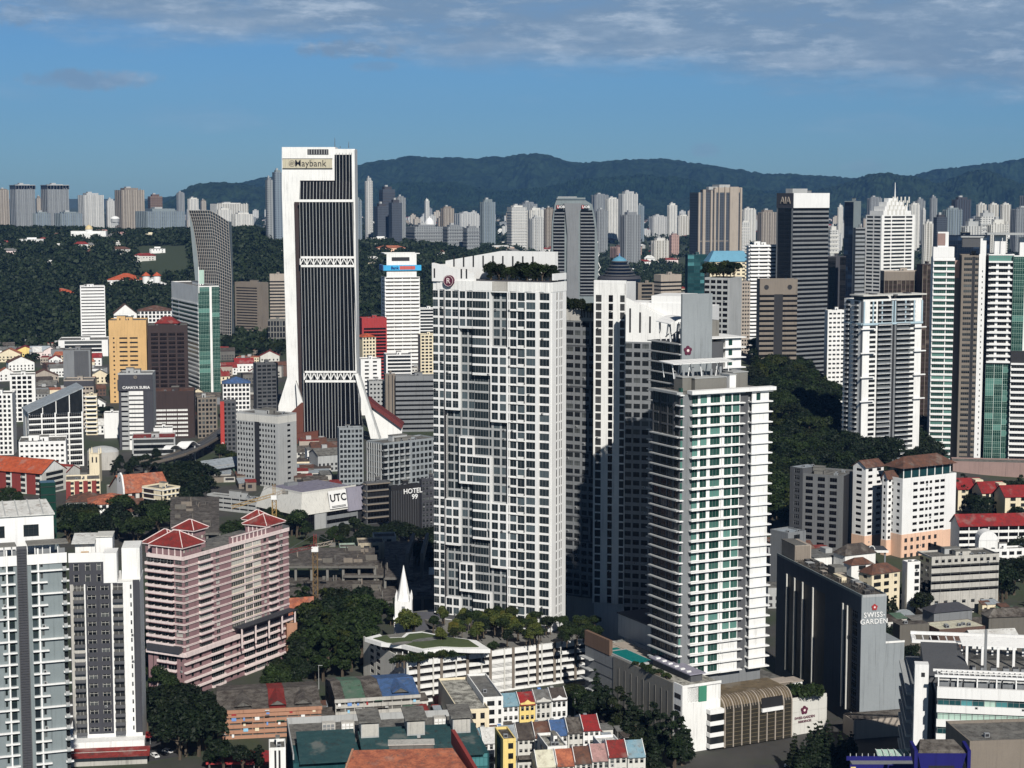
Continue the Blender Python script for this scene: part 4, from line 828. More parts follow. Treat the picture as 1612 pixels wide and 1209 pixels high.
# ---- white complex at the lower right
def white_complex():
    B = Bld('office_building', 'white office complex with green glass bands and steel roof frames, lower right corner', 'office building', 1430, 1476, 1660, 545, 1092, -9, z0=0, wall='cleanwhite', zr=45, L=58)
    H, Wd, L = B.H, B.W, B.L; u = lambda p: B.u(p, 45); X = lambda p, v: B.loc(p, 545 + v, 62)[0]; q = B.q; fh = 4.6; n = int(H / fh); zb = H - n * fh
    for i in range(n):
        z = zb + i * fh; B.fb(q, 'R', -.3, Wd, -.5, .5, z - 1.2, z + 1.1, 'cleanwhite')
        for j in range(10):
            a = Wd * j / 10; gl = 'pgreen' if (i == n - 2 and j < 10) or (j in (4,)) else 'tealglass'
            B.window('R', a + .02, Wd / 10 - .04, z + 1.12, fh - 2.36, -.1, gl, 'frame')
        for o in (0, 1): m = MB(); B.fb(m, 'F', 1 + o * 20, 19 + o * 20, .0, 2.4, z - .4, z + .5, 'lgrey'); m.build('ledge', B.root)
    B.fb(q, 'R', -.3, Wd, -.5, .7, H - 1.2, H + 2.2, 'cleanwhite')
    m = MB(); m.box(-.2, Wd, .3, L, H + .01, H + .3, 'roofdeck')
    for i in range(9): x = Wd * i / 9; m.box(x + .2, x + Wd / 9 - .3, 2.5, 3, H + .31, H + 3.4, 'grey'); m.hexa([(x + .2, 1.4, H + 4), (x + Wd / 9 - .3, 1.4, H + 4), (x + Wd / 9 - .3, 6, H + 4.6), (x + .2, 6, H + 4.6), (x + .2, 1.4, H + 4.3), (x + Wd / 9 - .3, 1.4, H + 4.3), (x + Wd / 9 - .3, 6, H + 4.9), (x + .2, 6, H + 4.9)], 'r_white')
    m.build('roof', B.root)
    m = MB()
    for y in (1, 8): m.box(-1, Wd, y, y + .7, H + 5, H + 5.7, 'cleanwhite')
    for i in range(22): x = Wd * i / 22; m.box(x, x + .3, 1.71, 7.99, H + 5.1, H + 5.5, 'cleanwhite')
    for i in range(6): x = Wd * i / 6; m.box(x, x + .4, 1.1, 1.5, H + .3, H + 4.98, 'cleanwhite')
    m.box(1, Wd, 4.2, 4.6, H + 5.52, H + 5.8, 'white'); m.build('steel_frame', B.root)
    m = MB(); a, b, c, d = X(1458, 12), X(1533, 12), X(1508, 46), X(1450, 46); m.hexa([(a, 12, H + .31), (b, 12, H + .31), (c, 46, H + .31), (d, 46, H + .31), (a, 12, H + 2), (b, 12, H + 2), (c, 46, H + 5), (d, 46, H + 5)], 'dgrey'); m.build('slate_roof', B.root)
    m = MB(); x0 = X(1436, 50); m.box(x0, Wd, 48, 49, H + 4, H + 5, 'cleanwhite'); m.box(x0, Wd, 56, 57, H + 5, H + 6, 'cleanwhite'); m.box(x0, x0 + 1, 49.02, 55.98, H + 4, H + 5.2, 'cleanwhite')
    for i in range(26): x = x0 + 1.2 + i * 2.6; m.box(x, x + .35, 49.01, 55.99, H + 4.4, H + 4.8, 'cleanwhite')
    for i in range(7): x = u(1535) + i * 5; m.box(x, x + .8, 34, 34.8, H + .3, H + 7, 'cleanwhite'); m.box(x, x + .6, 50, 50.6, H + .3, H + 6, 'cleanwhite')
    for i in range(8): m.box(u(1530), Wd, 36 + i * 1.6, 36.4 + i * 1.6, H + 6.6, H + 7, 'cleanwhite')
    m.build('steel_frame', B.root)
    rr = random.Random(5)
    for i in range(24): x = u(1538) + (i % 8) * 3.2 + rr.random(); y = 11 + (i // 8) * 7; m = MB(); m.box(x, x + 1.9, y, y + 2.2, H + .31, H + 2.3, 'steel'); m.box(x + .2, x + 1.7, y + .2, y + 2, H + 2.31, H + 2.6, 'dframe'); m.build('condenser', B.root)
    m = MB(); m.box(u(1556), u(1556) + .8, 16, 16.8, H + .3, H + 17, 'grey'); m.build('mast', B.root)
    m = MB(); m.box(u(1446) - .8, u(1464), 8, 12, 0, H + 7, 'cleanwhite'); m.box(u(1452), u(1458), 7.95, 7.99, H + 3, H + 4.4, 'dframe'); m.box(-6.5, -.5, 14, 58, 0, H - 3, 'grey')
    for i in range(11): m.box(-8.6, -6.51, 15, 56, H - 5 - i * 4.6, H - 4 - i * 4.6, 'lgrey')
    m.build('side_wing', B.root); B.wq = 100; B.end()
white_complex()
def corner_things():
    o = empty('bridge_tower', at(1482, 1200, 470)); tag(o, 'deep blue steel gate tower with flared top and mossy roof before the white complex', 'gate tower')
    m = MB(); m.hexa([(-4.5, 0, -6), (4.5, 0, -6), (4.5, 6, -6), (-4.5, 6, -6), (-6.6, -.5, 2.6), (6.6, -.5, 2.6), (6.6, 6.5, 2.6), (-6.6, 6.5, 2.6)], 'navy'); m.box(-3.5, 3.5, -.3, -.1, -4, 1.2, 'black'); m.box(-4.4, 4.4, .01, 6, -30, -6.01, 'navy'); m.build('frame', o); m = MB(); m.hexa([(-6.4, -.3, 2.61), (6.4, -.3, 2.61), (5.6, 6, 2.61), (-5.6, 6, 2.61), (-6, .2, 3.4), (6, .2, 3.4), (4.6, 5.8, 4.6), (-4.6, 5.8, 4.6)], 'r_rot'); m.build('roof', o)
    m = MB(); m.hexa([(-7.6, -1.2, -2), (-6.7, -1.2, -2), (-6.7, 5, 3.2), (-7.6, 5, 3.2), (-7.6, -1.2, 3.6), (-6.7, -1.2, 3.6), (-6.7, 5, 4.4), (-7.6, 5, 4.4)], 'navy'); m.build('side_fin', o); m = MB(); m.hexa([(6.7, -1.2, -2), (7.6, -1.2, -2), (7.6, 5, 3.2), (6.7, 5, 3.2), (6.7, -1.2, 3.6), (7.6, -1.2, 3.6), (7.6, 5, 4.4), (6.7, 5, 4.4)], 'navy'); m.build('side_fin', o)
    p = at(1388, 1206, 490); o = empty('elevated_walkway', p); tag(o, 'blue edged walkway roof with orange end panel at the bottom of the frame', 'walkway'); m = MB(); m.box(-8, 12, 0, 5, -1, 0, 'grey'); m.box(-9, 12, -.3, 0, -.6, .5, 'navy'); m.box(-9, 12, 5.01, 5.4, .0, 1.2, 'navy')
    for i in range(12): m.box(-8 + i * 1.7, -7.8 + i * 1.7, 5.1, 5.3, 1.21, 2, 'lgrey')
    for i in (-6, 10): m.box(i, i + 1, 1, 2, -p[2], -1.01, 'concrete')
    m.build('deck', o); MB().box(-8.8, -7.4, -.6, -.31, -2.6, -.1, 'yellow').build('end_panel', o)
    simple('annex_building', 'dusty brown flat-roofed annex with railings in front of the white office complex', 'annex', 1512, 1524, 1680, 500, 1172, 6, 'dbeige', 'p1', 'p1', roof='flat', rk='roofdeck', z0=0, L=20, boxes=0, tanks=1)
    p = at(1452, 1190, 560); o = empty('canopy_roof', p); tag(o, 'long pale green glazed canopy roof below the slab hotel end wall', 'canopy'); m = MB(); m.hexa([(-14, 0, -1), (-2, 0, -1), (-2, 6, 0), (-14, 6, 0), (-14, 0, -.7), (-2, 0, -.7), (-2, 6, .3), (-14, 6, .3)], 'pgreen')
    for i in range(7): m.box(-14 + i * 2, -13.8 + i * 2, 0, 6, .31, .5, 'white')
    m.box(-14, -13.5, 2, 2.5, -p[2], -.9, 'lgrey'); m.box(-2.6, -2, 2, 2.5, -p[2], -.9, 'lgrey'); m.build('roof', o)
corner_things()
# ---- old walk-up flats
def flats(label, l, c, r, D, top, wall, rks, group=None, n=4, seed=1, b=14):
    B = Bld('walk_up_flats', label, 'flats', l, c, r, D, top, b, z0=0, wall=wall, group=group); H, Wd, L = B.H, B.W, B.L; q = B.q; rr = random.Random(seed); fh = H / n
    B.bod = MB(); B.bod.box(2, Wd, .5, L, 0, H, 'olddark')
    for i in range(n):
        z = i * fh
        B.fb(q, 'R', 0, Wd, -2, .2, z - .15, z + .1, wall); m = MB(); B.fb(m, 'R', 0, Wd, .0, .22, z + .11, z + 1.25 + (.5 if i == n - 1 else 0) * 0, wall); m.build('parapet', B.root)
        k = 9
        for j in range(k):
            a = Wd * j / k; B.fb(q, 'R', a, a + .3, -1.9, -.05, z + 1.26, z + fh - .16, wall); B.window('R', a + .8, Wd / k - 1.2, z + .5, fh - 1.1, -1.8, rr.choice(['glass', 'curtain', 'blkglass']), 'frame')
            if rr.random() < .35: m = MB(); w = rr.uniform(1.5, 4); B.fb(m, 'R', a + .5, a + .5 + w, .24, 1.2, z + 2.2, z + 2.4, rr.choice(['r_green', 'r_white', 'r_grey', 'r_rot'])); m.build('awning', B.root)
            if rr.random() < .4: m = MB(); B.fb(m, 'R', a + 1, a + 1 + rr.uniform(.6, 1.8), .24, .4, z + .7, z + 1.9, rr.choice(['cleanwhite', 'blue', 'redwall', 'skyblue', 'cream'])); m.build('washing', B.root)
    B.fb(q, 'R', -.3, Wd + .3, .0, .6, H - .6, H + .7, wall); B.fac('F', 'p1 s1 p2 s1 p1', 0, H, fh, wall='olddark')
    x = 0
    for rk, w in rks:
        e = min(x + w * Wd, Wd + .3); m = MB(); yc = L * .5; m.hexa([(x, .3, H + .3), (e - .05, .3, H + .3), (e - .05, yc, H + 3.2), (x, yc, H + 3.2), (x, .3, H + .55), (e - .05, .3, H + .55), (e - .05, yc, H + 3.5), (x, yc, H + 3.5)], rk); m.hexa([(x, yc, H + 3.2), (e - .05, yc, H + 3.2), (e - .05, L + .5, H + .3), (x, L + .5, H + .3), (x, yc, H + 3.5), (e - .05, yc, H + 3.5), (e - .05, L + .5, H + .6), (x, L + .5, H + .6)], rk); m.yz([(.35, H + .05), (L, H + .05), (yc, H + 3.1)], x + .1, e - .2, 'olddark')
        if rr.random() < .8 and e - x > 6: c0 = (x + e) / 2; m.gable(c0 - 3, c0 + 3, 1.2, yc, H + 1.6, 1.8, rk, 'olddark', 'y', .3)
        m.build('roof', B.root); x = e
    B.end(); return B
flats('orange balconied walk-up flats with grey and maroon patched roofs', 336, 342, 506, 655, 1122, 'orange', (('r_rot', .5), ('r_red', .16), ('r_rot', .34)), n=5, seed=2, b=10)
flats('decaying grey walk-up flats with green and blue patched roof', 512, 528, 661, 668, 1104, 'oldwhite', (('r_rot', .12), ('r_green', .24), ('r_rot', .2), ('r_blue', .44)), n=4, seed=4, b=13)
# ---- teal roofed market hall and orange roof in front
def teal_hall():
    B = Bld('market_hall', 'dark teal roofed hall with concrete stair blocks behind the terracotta roof', 'hall', 430, 462, 770, 585, 1202, 10, z0=0, wall='teal', L=44)
    H, Wd, L = B.H, B.W, B.L; q = B.q; B.bod = MB(); B.bod.box(.4, Wd, .4, L, 0, H, 'teal'); B.fac('R', '(g3 p.2)*9', 0, H, 4, glass='tealglass', frame='teal'); B.fac('F', '(g3 p.2)*4', 0, H, 4, glass='tealglass', frame='teal')
    for j in range(3): a, e = Wd * (.03 + .32 * j), Wd * (.03 + .32 * j + .3); m = MB(); m.hexa([(a, -2, H + .2), (e, -2, H + .2), (e, 20, H + 4.6), (a, 20, H + 4.6), (a, -2, H + .5), (e, -2, H + .5), (e, 20, H + 4.9), (a, 20, H + 4.9)], 'r_teal'); m.yz([(-1, H + .02), (19.8, H + .02), (19.8, H + 4.5)], a + .2, e - .2, 'teal'); m.build('roof', B.root)
    m = MB(); m.box(.5, Wd, 20.2, L, H + .05, H + .6, 'roofdeck'); m.box(0, Wd, L - .4, L, H + .61, H + 3, 'lgrey'); m.box(.0, .4, 2, L, H + .61, H + 2.6, 'lgrey'); m.build('roof_deck', B.root)
    for i, f in enumerate((.36, .60, .84)): x = Wd * f; m = MB(); m.box(x, x + 6.2, 13, 22, H + 2.5, H + 8.4, 'lgrey'); m.box(x + .3, x + 5.9, 12.93, 12.99, H + 4, H + 8.4, 'oldwhite'); m.hexa([(x - .8, 12, H + 9.01), (x + 7, 12, H + 9.01), (x + 7, 25, H + 10), (x - .8, 25, H + 10), (x - .8, 12, H + 9.5), (x + 7, 12, H + 9.5), (x + 7, 25, H + 10.5), (x - .8, 25, H + 10.5)], 'roofdeck'); m.build('stair_block', B.root)
    for i, f in enumerate((.17, .27, .76)):
        x = Wd * f; m = MB(); m.box(x, x + 4.6, 23, 26, H + .61, H + 6.4, 'oldwhite')
        for a in range(3):
            for b_ in range(4): m.box(x + .3 + a * 1.4, x + 1.4 + a * 1.4, 22.9, 22.99, H + 1 + b_ * 1.3, H + 2 + b_ * 1.3, 'cleanwhite' if i else 'grey')
        m.build('water_tank', B.root)
    B.end()
teal_hall()
def terracotta():
    B = Bld('shop_building', 'building under a broad weathered terracotta roof at the bottom edge of the frame', 'building', 500, 540, 748, 520, 1216, 4, z0=0, wall='orange', L=20, H=at(560, 1234, 520)[2])
    H, Wd, L = B.H, B.W, B.L; m = MB(); h = 3.6
    m.hexa([(-1, -2, H - 1), (Wd + 1, -2, H - 1), (Wd - 6, L, H + h), (3, L, H + h), (-1, -2, H - .6), (Wd + 1, -2, H - .6), (Wd - 6, L, H + h + .4), (3, L, H + h + .4)], 'r_terra'); m.hexa([(-1.4, -2, H - 3), (-1, -2, H - 3), (3, L, H + h - 2), (2.4, L, H + h - 2), (-1.4, -2, H - .4), (-1, -2, H - .4), (3, L, H + h + .9), (2.4, L, H + h + .9)], 'orange'); m.build('roof', B.root)
    m = MB(); m.hexa([(Wd + 1.1, -2, H - 4), (Wd + 2.2, -2, H - 4), (Wd - 5, L + 8, H + 3), (Wd - 6.2, L + 8, H + 3), (Wd + 1.1, -2, H + 2), (Wd + 2.2, -2, H + 2), (Wd - 5, L + 8, H + 7.5), (Wd - 6.2, L + 8, H + 7.5)], 'maroonwall'); m.build('party_wall', B.root)
    m = MB(); m.box(Wd * .35, Wd * .7, L + .2, L + 5, H + 2, H + h + 1.6, 'olddark'); m.box(Wd * .35 - .3, Wd * .7 + .3, L - .2, L + 5.3, H + h + 1.61, H + h + 1.9, 'oldwhite'); m.build('rear_shed', B.root); B.end()
paint('maroonwall', (.22, .04, .035)); terracotta()
# ---- shophouses
def shophouse(label, l, r, D, top, wall, rk, group, b=14, depth=13, gable='front', rh=3.2, fl=2, z=0):
    B = Bld('shophouse', label, 'shophouse', l - 4, l, r, D, top, b, z0=z, wall=wall, group=group, L=depth); H, Wd, L = B.H, B.W, B.L
    B.fac('R', 'p.5 (w1.2 p.6)*3', 0, H, 3.3, glass='glass', frame='offwhite', sill=1.0, head=.7)
    m = MB(); yc = L * .42
    m.hexa([(0.05, -.6, H - .2), (Wd - .05, -.6, H - .2), (Wd - .05, yc, H + rh), (.05, yc, H + rh), (.05, -.6, H + .05), (Wd - .05, -.6, H + .05), (Wd - .05, yc, H + rh + .25), (.05, yc, H + rh + .25)], rk)
    m.hexa([(0.05, yc + .01, H + rh * .98), (Wd - .05, yc + .01, H + rh * .98), (Wd - .05, L, H + .4), (.05, L, H + .4), (.05, yc + .01, H + rh + .25), (Wd - .05, yc + .01, H + rh + .25), (Wd - .05, L, H + .7), (.05, L, H + .7)], rk); m.build('roof', B.root)
    m = MB()
    for x in (-.02, Wd - .16): m.yz([(.05, H - .3), (L, H - .3), (L, H + .9), (yc, H + rh + .6), (.05, H + .6)], x, x + .18, 'white')
    m.build('party_wall', B.root)
    if gable == 'front': m = MB(); m.xz([(.3, H), (Wd - .3, H), (Wd - .3, H + .7), (Wd * .7, H + 1), (Wd / 2, H + 1.9), (Wd * .3, H + 1), (.3, H + .7)], -.42, -.05, wall); m.build('front_gable', B.root)
    m = MB(); m.hexa([(.1, -2.4, H / fl - .9), (Wd - .1, -2.4, H / fl - .9), (Wd - .1, -.02, H / fl - .2), (.1, -.02, H / fl - .2), (.1, -2.4, H / fl - .75), (Wd - .1, -2.4, H / fl - .75), (Wd - .1, -.02, H / fl - .05), (.1, -.02, H / fl - .05)], 'r_rot'); m.build('awning', B.root); rr = random.Random(int(l * 3 + D)); m = MB(); x, y = rr.uniform(.5, Wd - 2), L * .75; m.box(x, x + 1.3, y, y + 1.3, H + .8, H + 2.6, rr.choice(['steel', 'slate', 'lgrey', 'blue'])); m.build('water_tank', B.root)
    m = MB(); m.box(.3, Wd * rr.uniform(.5, .95), L + .05, L + rr.uniform(2, 5), 0, H * rr.uniform(.4, .9), 'oldwhite'); m.build('rear_annex', B.root); B.end(); return B
G1 = 'shophouses in front of the white car park'
shophouse('white shophouse with sky blue sheet roof, left of the yellow one', 791, 818, 655, 1112, 'cleanwhite', 'r_sky', G1, gable='')
shophouse('yellow shophouse with bright red front roof', 818, 843, 655, 1110, 'yellow', 'r_bright', G1)
shophouse('cream shophouse with grey skylit roof, right of the yellow one', 843, 868, 656, 1106, 'offwhite', 'r_grey', G1)
shophouse('end shophouse of the row with dark front slope and red rear roof', 868, 893, 657, 1103, 'cleanwhite', 'r_dark', G1)
G2 = 'low terrace houses in the middle of the quarter'
for i, (l, r, y, rk, w, lab) in enumerate(((735, 762, 1158, 'r_sky', 'offwhite', 'terrace house with pale blue sheet roof at the left end of the lower row'), (760, 788, 1156, 'r_white', 'white', 'terrace house with white roof in the lower row'), (787, 814, 1153, 'r_steel', 'lgrey', 'terrace house with steel grey roof in the lower row'),
    (815, 842, 1150, 'r_dark', 'offwhite', 'terrace house with black brown roof and one skylight in the lower row'), (842, 868, 1147, 'r_brown', 'white', 'terrace house with plain dark brown roof in the lower row'), (868, 895, 1144, 'r_blue', 'white', 'terrace house with a blue ridge sheet on its roof'), (894, 920, 1140, 'r_rot', 'offwhite', 'terrace house with weathered brown roof beside the red one'), (918, 945, 1136, 'r_bright', 'white', 'terrace house with bright red roof and white gable ending the lower row'))):
    shophouse(lab, l, r, 618, y + 14, w, rk, G2, gable='', depth=15, rh=3.6, b=10)
G3 = 'terrace roofs at the bottom edge'
for l, r, y, rk, lab in ((845, 875, 1206, 'r_tan', 'house with tan tiled gable at the bottom edge'), (877, 905, 1204, 'r_terra', 'house with terracotta red roof at the bottom edge'), (905, 933, 1200, 'r_brown', 'house with dark plum roof and white gable edge at the bottom edge'), (932, 960, 1196, 'r_pink', 'house with pale pink roof at the bottom edge'), (958, 988, 1190, 'r_red', 'house with deep crimson gable roof at the bottom edge'), (988, 1016, 1190, 'r_sky', 'house with pale green metal roof at the right end of the bottom edge')):
    shophouse(lab, l, r, 575, y + 2, 'offwhite', rk if rk != 'r_tan' else 'r_cream', G3, gable='', depth=12, rh=4, b=10)
simple('shop_building', 'yellow cream shop block with grey flat roof, left of the shophouse row', 'shop building', 690, 722, 770, 640, 1122, 12, 'cream', 'p1 (w1 p1)*3', 'p1', z0=0, rk='roofstain', boxes=0, tanks=0)
simple('shop_building', 'white three-storey shop house with grey roof and a red water tank', 'shop building', 735, 761, 792, 650, 1102, 12, 'white', 'p1 w2 p1 w.8 p.5', 'p1', z0=0, rk='r_grey', boxes=0, tanks=1)
simple('house', 'white roof-terrace house with railings among the terrace roofs', 'house', 846, 862, 893, 596, 1180, 12, 'white', 'p1 w1 p1', 'p1 s1 p1', z0=0, rk='roofstain', boxes=1, tanks=2, L=16)
simple('house', 'white modern house with flat roof beside the crimson roof', 'house', 930, 945, 978, 588, 1176, 12, 'cleanwhite', 'p1 w1 p1', 'p1', z0=0, rk='r_white', boxes=0, tanks=1, L=10)
simple('house', 'yellow walled house with dark green terrace behind the terracotta roof', 'house', 768, 792, 812, 585, 1168, 12, 'yellow', 'p1 w1 p.5', 'p1 g2 p1', z0=0, rk='r_rot', boxes=0, tanks=1, L=14)
simple('annex_building', 'white ducted service annex beside the orange flats', 'annex', 419, 424, 450, 590, 1182, 8, 'white', 'p1 l.4 p.4 l.4 p1', 'p1', z0=0, boxes=1, tanks=1, L=10)
# ================================================================ the slab tower with the bank sign
def bank_tower():
    D = 1480.; z_ = lambda py: at(500, py, D)[2]; x0 = xat(500, D, 130); X = lambda px, py=400: xat(px, D, z_(py)) - x0
    o = empty('office_tower', (x0, D, 0)); tag(o, 'tall white slab office tower with dark finned front, flared base and Maybank sign', 'office tower')
    P = lambda pts: [(X(a, b), z_(b)) for a, b in pts]
    m = MB(); m.xz(P([(441.5, 231), (441.5, 300), (450, 596), (436, 641), (436, 800), (475, 800), (472, 318), (472, 285), (526, 284), (526, 231)]), 9, 34, 'white')
    m.xz(P([(526.02, 234), (526.02, 800), (565, 800), (561, 590), (557, 234)]), 9.4, 33, 'white'); m.xz(P([(553, 236), (557.5, 236), (562, 592), (557, 592)]), 3, 9.3, 'white'); m.build('white_slab', o)
    m = MB(); m.xz(P([(461.5, 318), (470, 318), (474, 650), (470, 650)]), 7, 8.9, 'dbrown'); m.xz(P([(465, 600), (478, 640), (478, 653), (468, 648)]), 2, 8.9, 'white'); m.build('side_recess', o)
    m = MB(); m.xz(P([(471, 318), (556, 318), (559, 590), (570, 668), (572, 700), (479, 700)]), 1, 8.8, 'blkglass'); m.hexa([(X(472), 4.6, z_(318)), (X(556), 4.6, z_(318)), (X(556), 9.2, z_(318)), (X(472), 9.2, z_(318)), (X(472), 8.2, z_(284)), (X(556), 8.2, z_(284)), (X(556), 9.2, z_(284)), (X(472), 9.2, z_(284))], 'blkglass')
    m.hexa([(X(526.5), 8.2, z_(284)), (X(552), 8.2, z_(284)), (X(552), 9.3, z_(284)), (X(526.5), 9.3, z_(284)), (X(526.5), 8.9, z_(243)), (X(552), 8.9, z_(243)), (X(552), 9.3, z_(243)), (X(526.5), 9.3, z_(243))], 'blkglass'); m.build('glass_front', o)
    for i in range(17):
        t = i / 16; a, b = 472.5 + 82.5 * t, 479.5 + 89 * t; m = MB(); ba = 480 + 77 * t; bb = 695 if i < 9 else (690 if i < 14 else 668)
        a2 = ba + (b - ba) * 0 if i < 13 else ba + (i - 12) * 2.2
        f = .19; m.hexa([(X(a2, bb) - f, .3, z_(bb)), (X(a2, bb) + f, .3, z_(bb)), (X(a2, bb) + f, 1, z_(bb)), (X(a2, bb) - f, 1, z_(bb)), (X(a) - f, .3, z_(317)), (X(a) + f, .3, z_(317)), (X(a) + f, 1, z_(317)), (X(a) - f, 1, z_(317))], 'lgrey')
        top = 286 if a < 527 else 236
        m.bar((X(a), 4.2, z_(317)), (X(a), 8.0, z_(286)), .34, 'lgrey')
        if a > 527: m.bar((X(a), 8.0, z_(286)), (X(a), 8.9, z_(240)), .34, 'lgrey')
        m.build('fin', o)
    for y0, y1, y in ((314, 318, 318), (403.5, 407, 405), (417, 420.5, 419), (584, 587, 586), (598.5, 602, 600)):
        m = MB(); m.box(X(471 + (y - 318) * .024), X(556.5 + (y - 318) * .012), -.1, .95, z_(y1), z_(y0), 'white'); m.build('belt', o)
    for ya, yb, dx in ((407, 417, 1.5), (587.5, 598, 5.5)):
        m = MB(); n = 8
        for i in range(n):
            a = X(471 + dx + (84.5 - dx * .1) * i / n); e = X(471 + dx + (84.5 - dx * .1) * (i + 1) / n); c = (a + e) / 2
            m.bar((a, .2, z_(yb)), (c, .2, z_(ya)), .75, 'white'); m.bar((c, .2, z_(ya)), (e, .2, z_(yb)), .75, 'white'); m.bar((a, .1, z_(yb)), (a, .1, z_(ya)), .8, 'white')
        m.build('truss_belt', o)
    m = MB(); m.xz(P([(559, 588), (564, 588), (581, 640), (597, 690), (584, 690), (572, 640)]), -3, 3, 'white'); m.xz(P([(564.2, 590), (568, 592), (600, 690), (597.2, 690)]), -2, 2, 'lgrey'); m.build('slanted_leg', o)
    m = MB(); m.xz(P([(581, 634), (633, 672), (622, 800), (600, 800), (597, 690)]), 6, 9, 'white'); m.build('base_wall', o); m = MB(); m.xz(P([(578, 628), (592, 640), (634, 670), (632, 676), (580, 638)]), 3, 24, 'maroon'); m.build('base_roof', o)
    m = MB(); m.xz(P([(455, 652), (474, 634), (478, 634), (478, 800), (455, 800)]), -2, 2, 'brownred'); m.xz(P([(470, 680), (503, 676), (503, 800), (470, 800)]), -12, -6, 'brownred'); m.build('base_block', o)
    m = MB(); m.box(X(484), X(517), 8.7, 8.99, z_(243), z_(234.5), 'dframe')
    for i in range(8): a = X(486 + i * 4); m.box(a, a + .5, 8.5, 8.69, z_(242.5), z_(235), 'lgrey')
    m.build('louvre_window', o)
    m = MB(); m.box(X(445), X(522.5), 7.9, 8.9, z_(264.5), z_(250), 'sign'); m.box(X(445) - .3, X(522.5) + .3, 8.1, 8.85, z_(250) + .01, z_(250) + .5, 'dframe'); m.box(X(445) - .3, X(522.5) + .3, 8.1, 8.85, z_(264.5) - .5, z_(264.5) - .01, 'dframe'); s = m.build('sign_board', o)
    put_text('sign_letters', text_mesh('Maybank', 7.6, 'black', .1, .015, space=1.04), s, (X(488.5), 7.75, z_(257.2)), sx=.93)
    m = MB(); m.ring(0, 0, [(2.6, 0), (2.6, .15), (2.2, .15), (2.2, 0)], 'dbeige', 28, cap=False)
    for i in range(6): m.bar((-1.8 + i * .55, -1.5 + abs(i - 2.5) * .2, .1), (-1.3 + i * .55, 1.5 - abs(i - 2.5) * .2, .1), .26, 'dframe')
    r = m.build('sign_emblem', s); r.location = (X(459.5), 7.85, z_(257.2)); r.rotation_euler = (pi / 2, 0, 0)
    for px, h in ((524.5, 216), (546.5, 222), (533, 229)): m = MB(); m.bar((X(px, 230), 14, z_(232)), (X(px, 230), 14, z_(h)), .55, 'dgrey', .25); m.build('antenna', o)
paint('brownred', (.13, .045, .03)); bank_tower()
# ================================================================ middle distance
BAND = dict(sill=1.15, head=.25)
simple('office_building', 'dark grey office block in the shade left of the bank slab tower', 'office block', 399, 404, 438, 1560, 574, 20, 'dgrey', 'p.6 (w2 p.5)*4 p.6', 'p1', 3.4, z0=0)
simple('bank_building', 'white bank tower with brown balcony rows and a blue banner round its top', 'office tower', 600, 606, 661, 2050, 400, 12, 'white', None, None, end=False, z0=0, boxes=0, tanks=0)
B = Bld('x', '', '', 600, 606, 661, 2050, 400, 12, z0=0); bpy.data.objects.remove(B.root)
def bank2():
    o = [x for x in C.objects if x.name == 'bank_building'][0]; T = Bld('office_tower', '', '', 600, 606, 661, 2050, 400, 12, z0=0); bpy.data.objects.remove(T.root); T.root = o
    zt = T.zc(428); zb = T.zc(436); T.wall = 'white'; T.fac('R', 'p.4 w3 p.2 w3 p.2 w3 p.2 w3 p.4', 0, zb, 4.3, glass='brownglass', sill=1.9, head=.35, frame='dframe', slab=(.9, .8, 'white')); T.fac('F', 'p1 w1 p1', 0, zb, 4.3, sill=2, head=.4); T.fac('R', 'p1', zb, T.H, 4, s0=T.u(609), s1=T.u(656), off=.1)
    T.fb(T.q, 'R', T.u(617), T.u(645), .11, .2, T.zc(411), T.zc(405), 'dframe'); T.bod = MB(); T.end()
    m = MB(); T.fb(m, 'R', -1.5, T.W + 1.5, .6, 2, T.zc(426), T.zc(417.5), 'cyan'); T.fb(m, 'F', 0, T.L, .6, 2, T.zc(426), T.zc(417.5), 'blue'); b = m.build('banner', o); m = MB(); T.fb(m, 'R', T.W * .42, T.W * .86, 2.01, 2.1, T.zc(424.5), T.zc(419), 'redbanner'); m.build('banner_stripe', b)
    put_text('banner_letters', text_mesh('Bank', 4.6, 'navy', .1, .1), b, (T.W * .28, -2.3, T.zc(421.9)))
glassm('brownglass', (.05, .035, .025), (.14, .11, .09), .3); paint('redbanner', (.55, .12, .10)); bank2()
simple('office_building', 'dark red office block with horizontal bands behind the yellow building', 'office block', 566, 570, 609, 1990, 502, 14, 'redwall', 'p1 w12 p.5', 'p1', 3.6, z0=0, glass='blkglass', top_off=10, **BAND)
simple('hotel_building', 'small yellow hotel block with orange roof in front of the red office block', 'hotel', 562, 571, 592, 1800, 531, 25, 'cream', 'p.5 (w1 p.6)*4', 'p1', 3.4, z0=0, roof='hip', rk='r_orange')
simple('shop_building', 'white low block with few windows right of the slab tower leg', 'shop building', 562, 568, 600, 1660, 567, 16, 'cleanwhite', 'p1 s1 p1 s1 p1', 'p1', 3.6, z0=0)
simple('office_building', 'white banded low block below the bank tower with the blue banner', 'office block', 604, 608, 648, 1830, 560, 10, 'cleanwhite', 'p.4 w6 p.2', 'p1', 3.8, z0=0, **BAND)
simple('office_building', 'white banded office partly hidden behind the residence, right of the bank tower', 'office block', 655, 660, 690, 2200, 487, 10, 'cleanwhite', 'p.4 w6 p.2', 'p1', 3.8, **BAND)
simple('apartment_block', 'cream apartment block right of the bank tower', 'apartment block', 658, 662, 688, 1950, 528, 12, 'cream', 'p.4 (w1 p.4)*4', 'p1', 3.4, z0=0)
simple('office_building', 'pale grey office with scattered square windows beside the leg of the slab tower', 'office block', 578, 581, 606, 1560, 602, 10, 'lgrey', 'p.6 (s1 p.8)*4', 'p1', 3.6, z0=0)
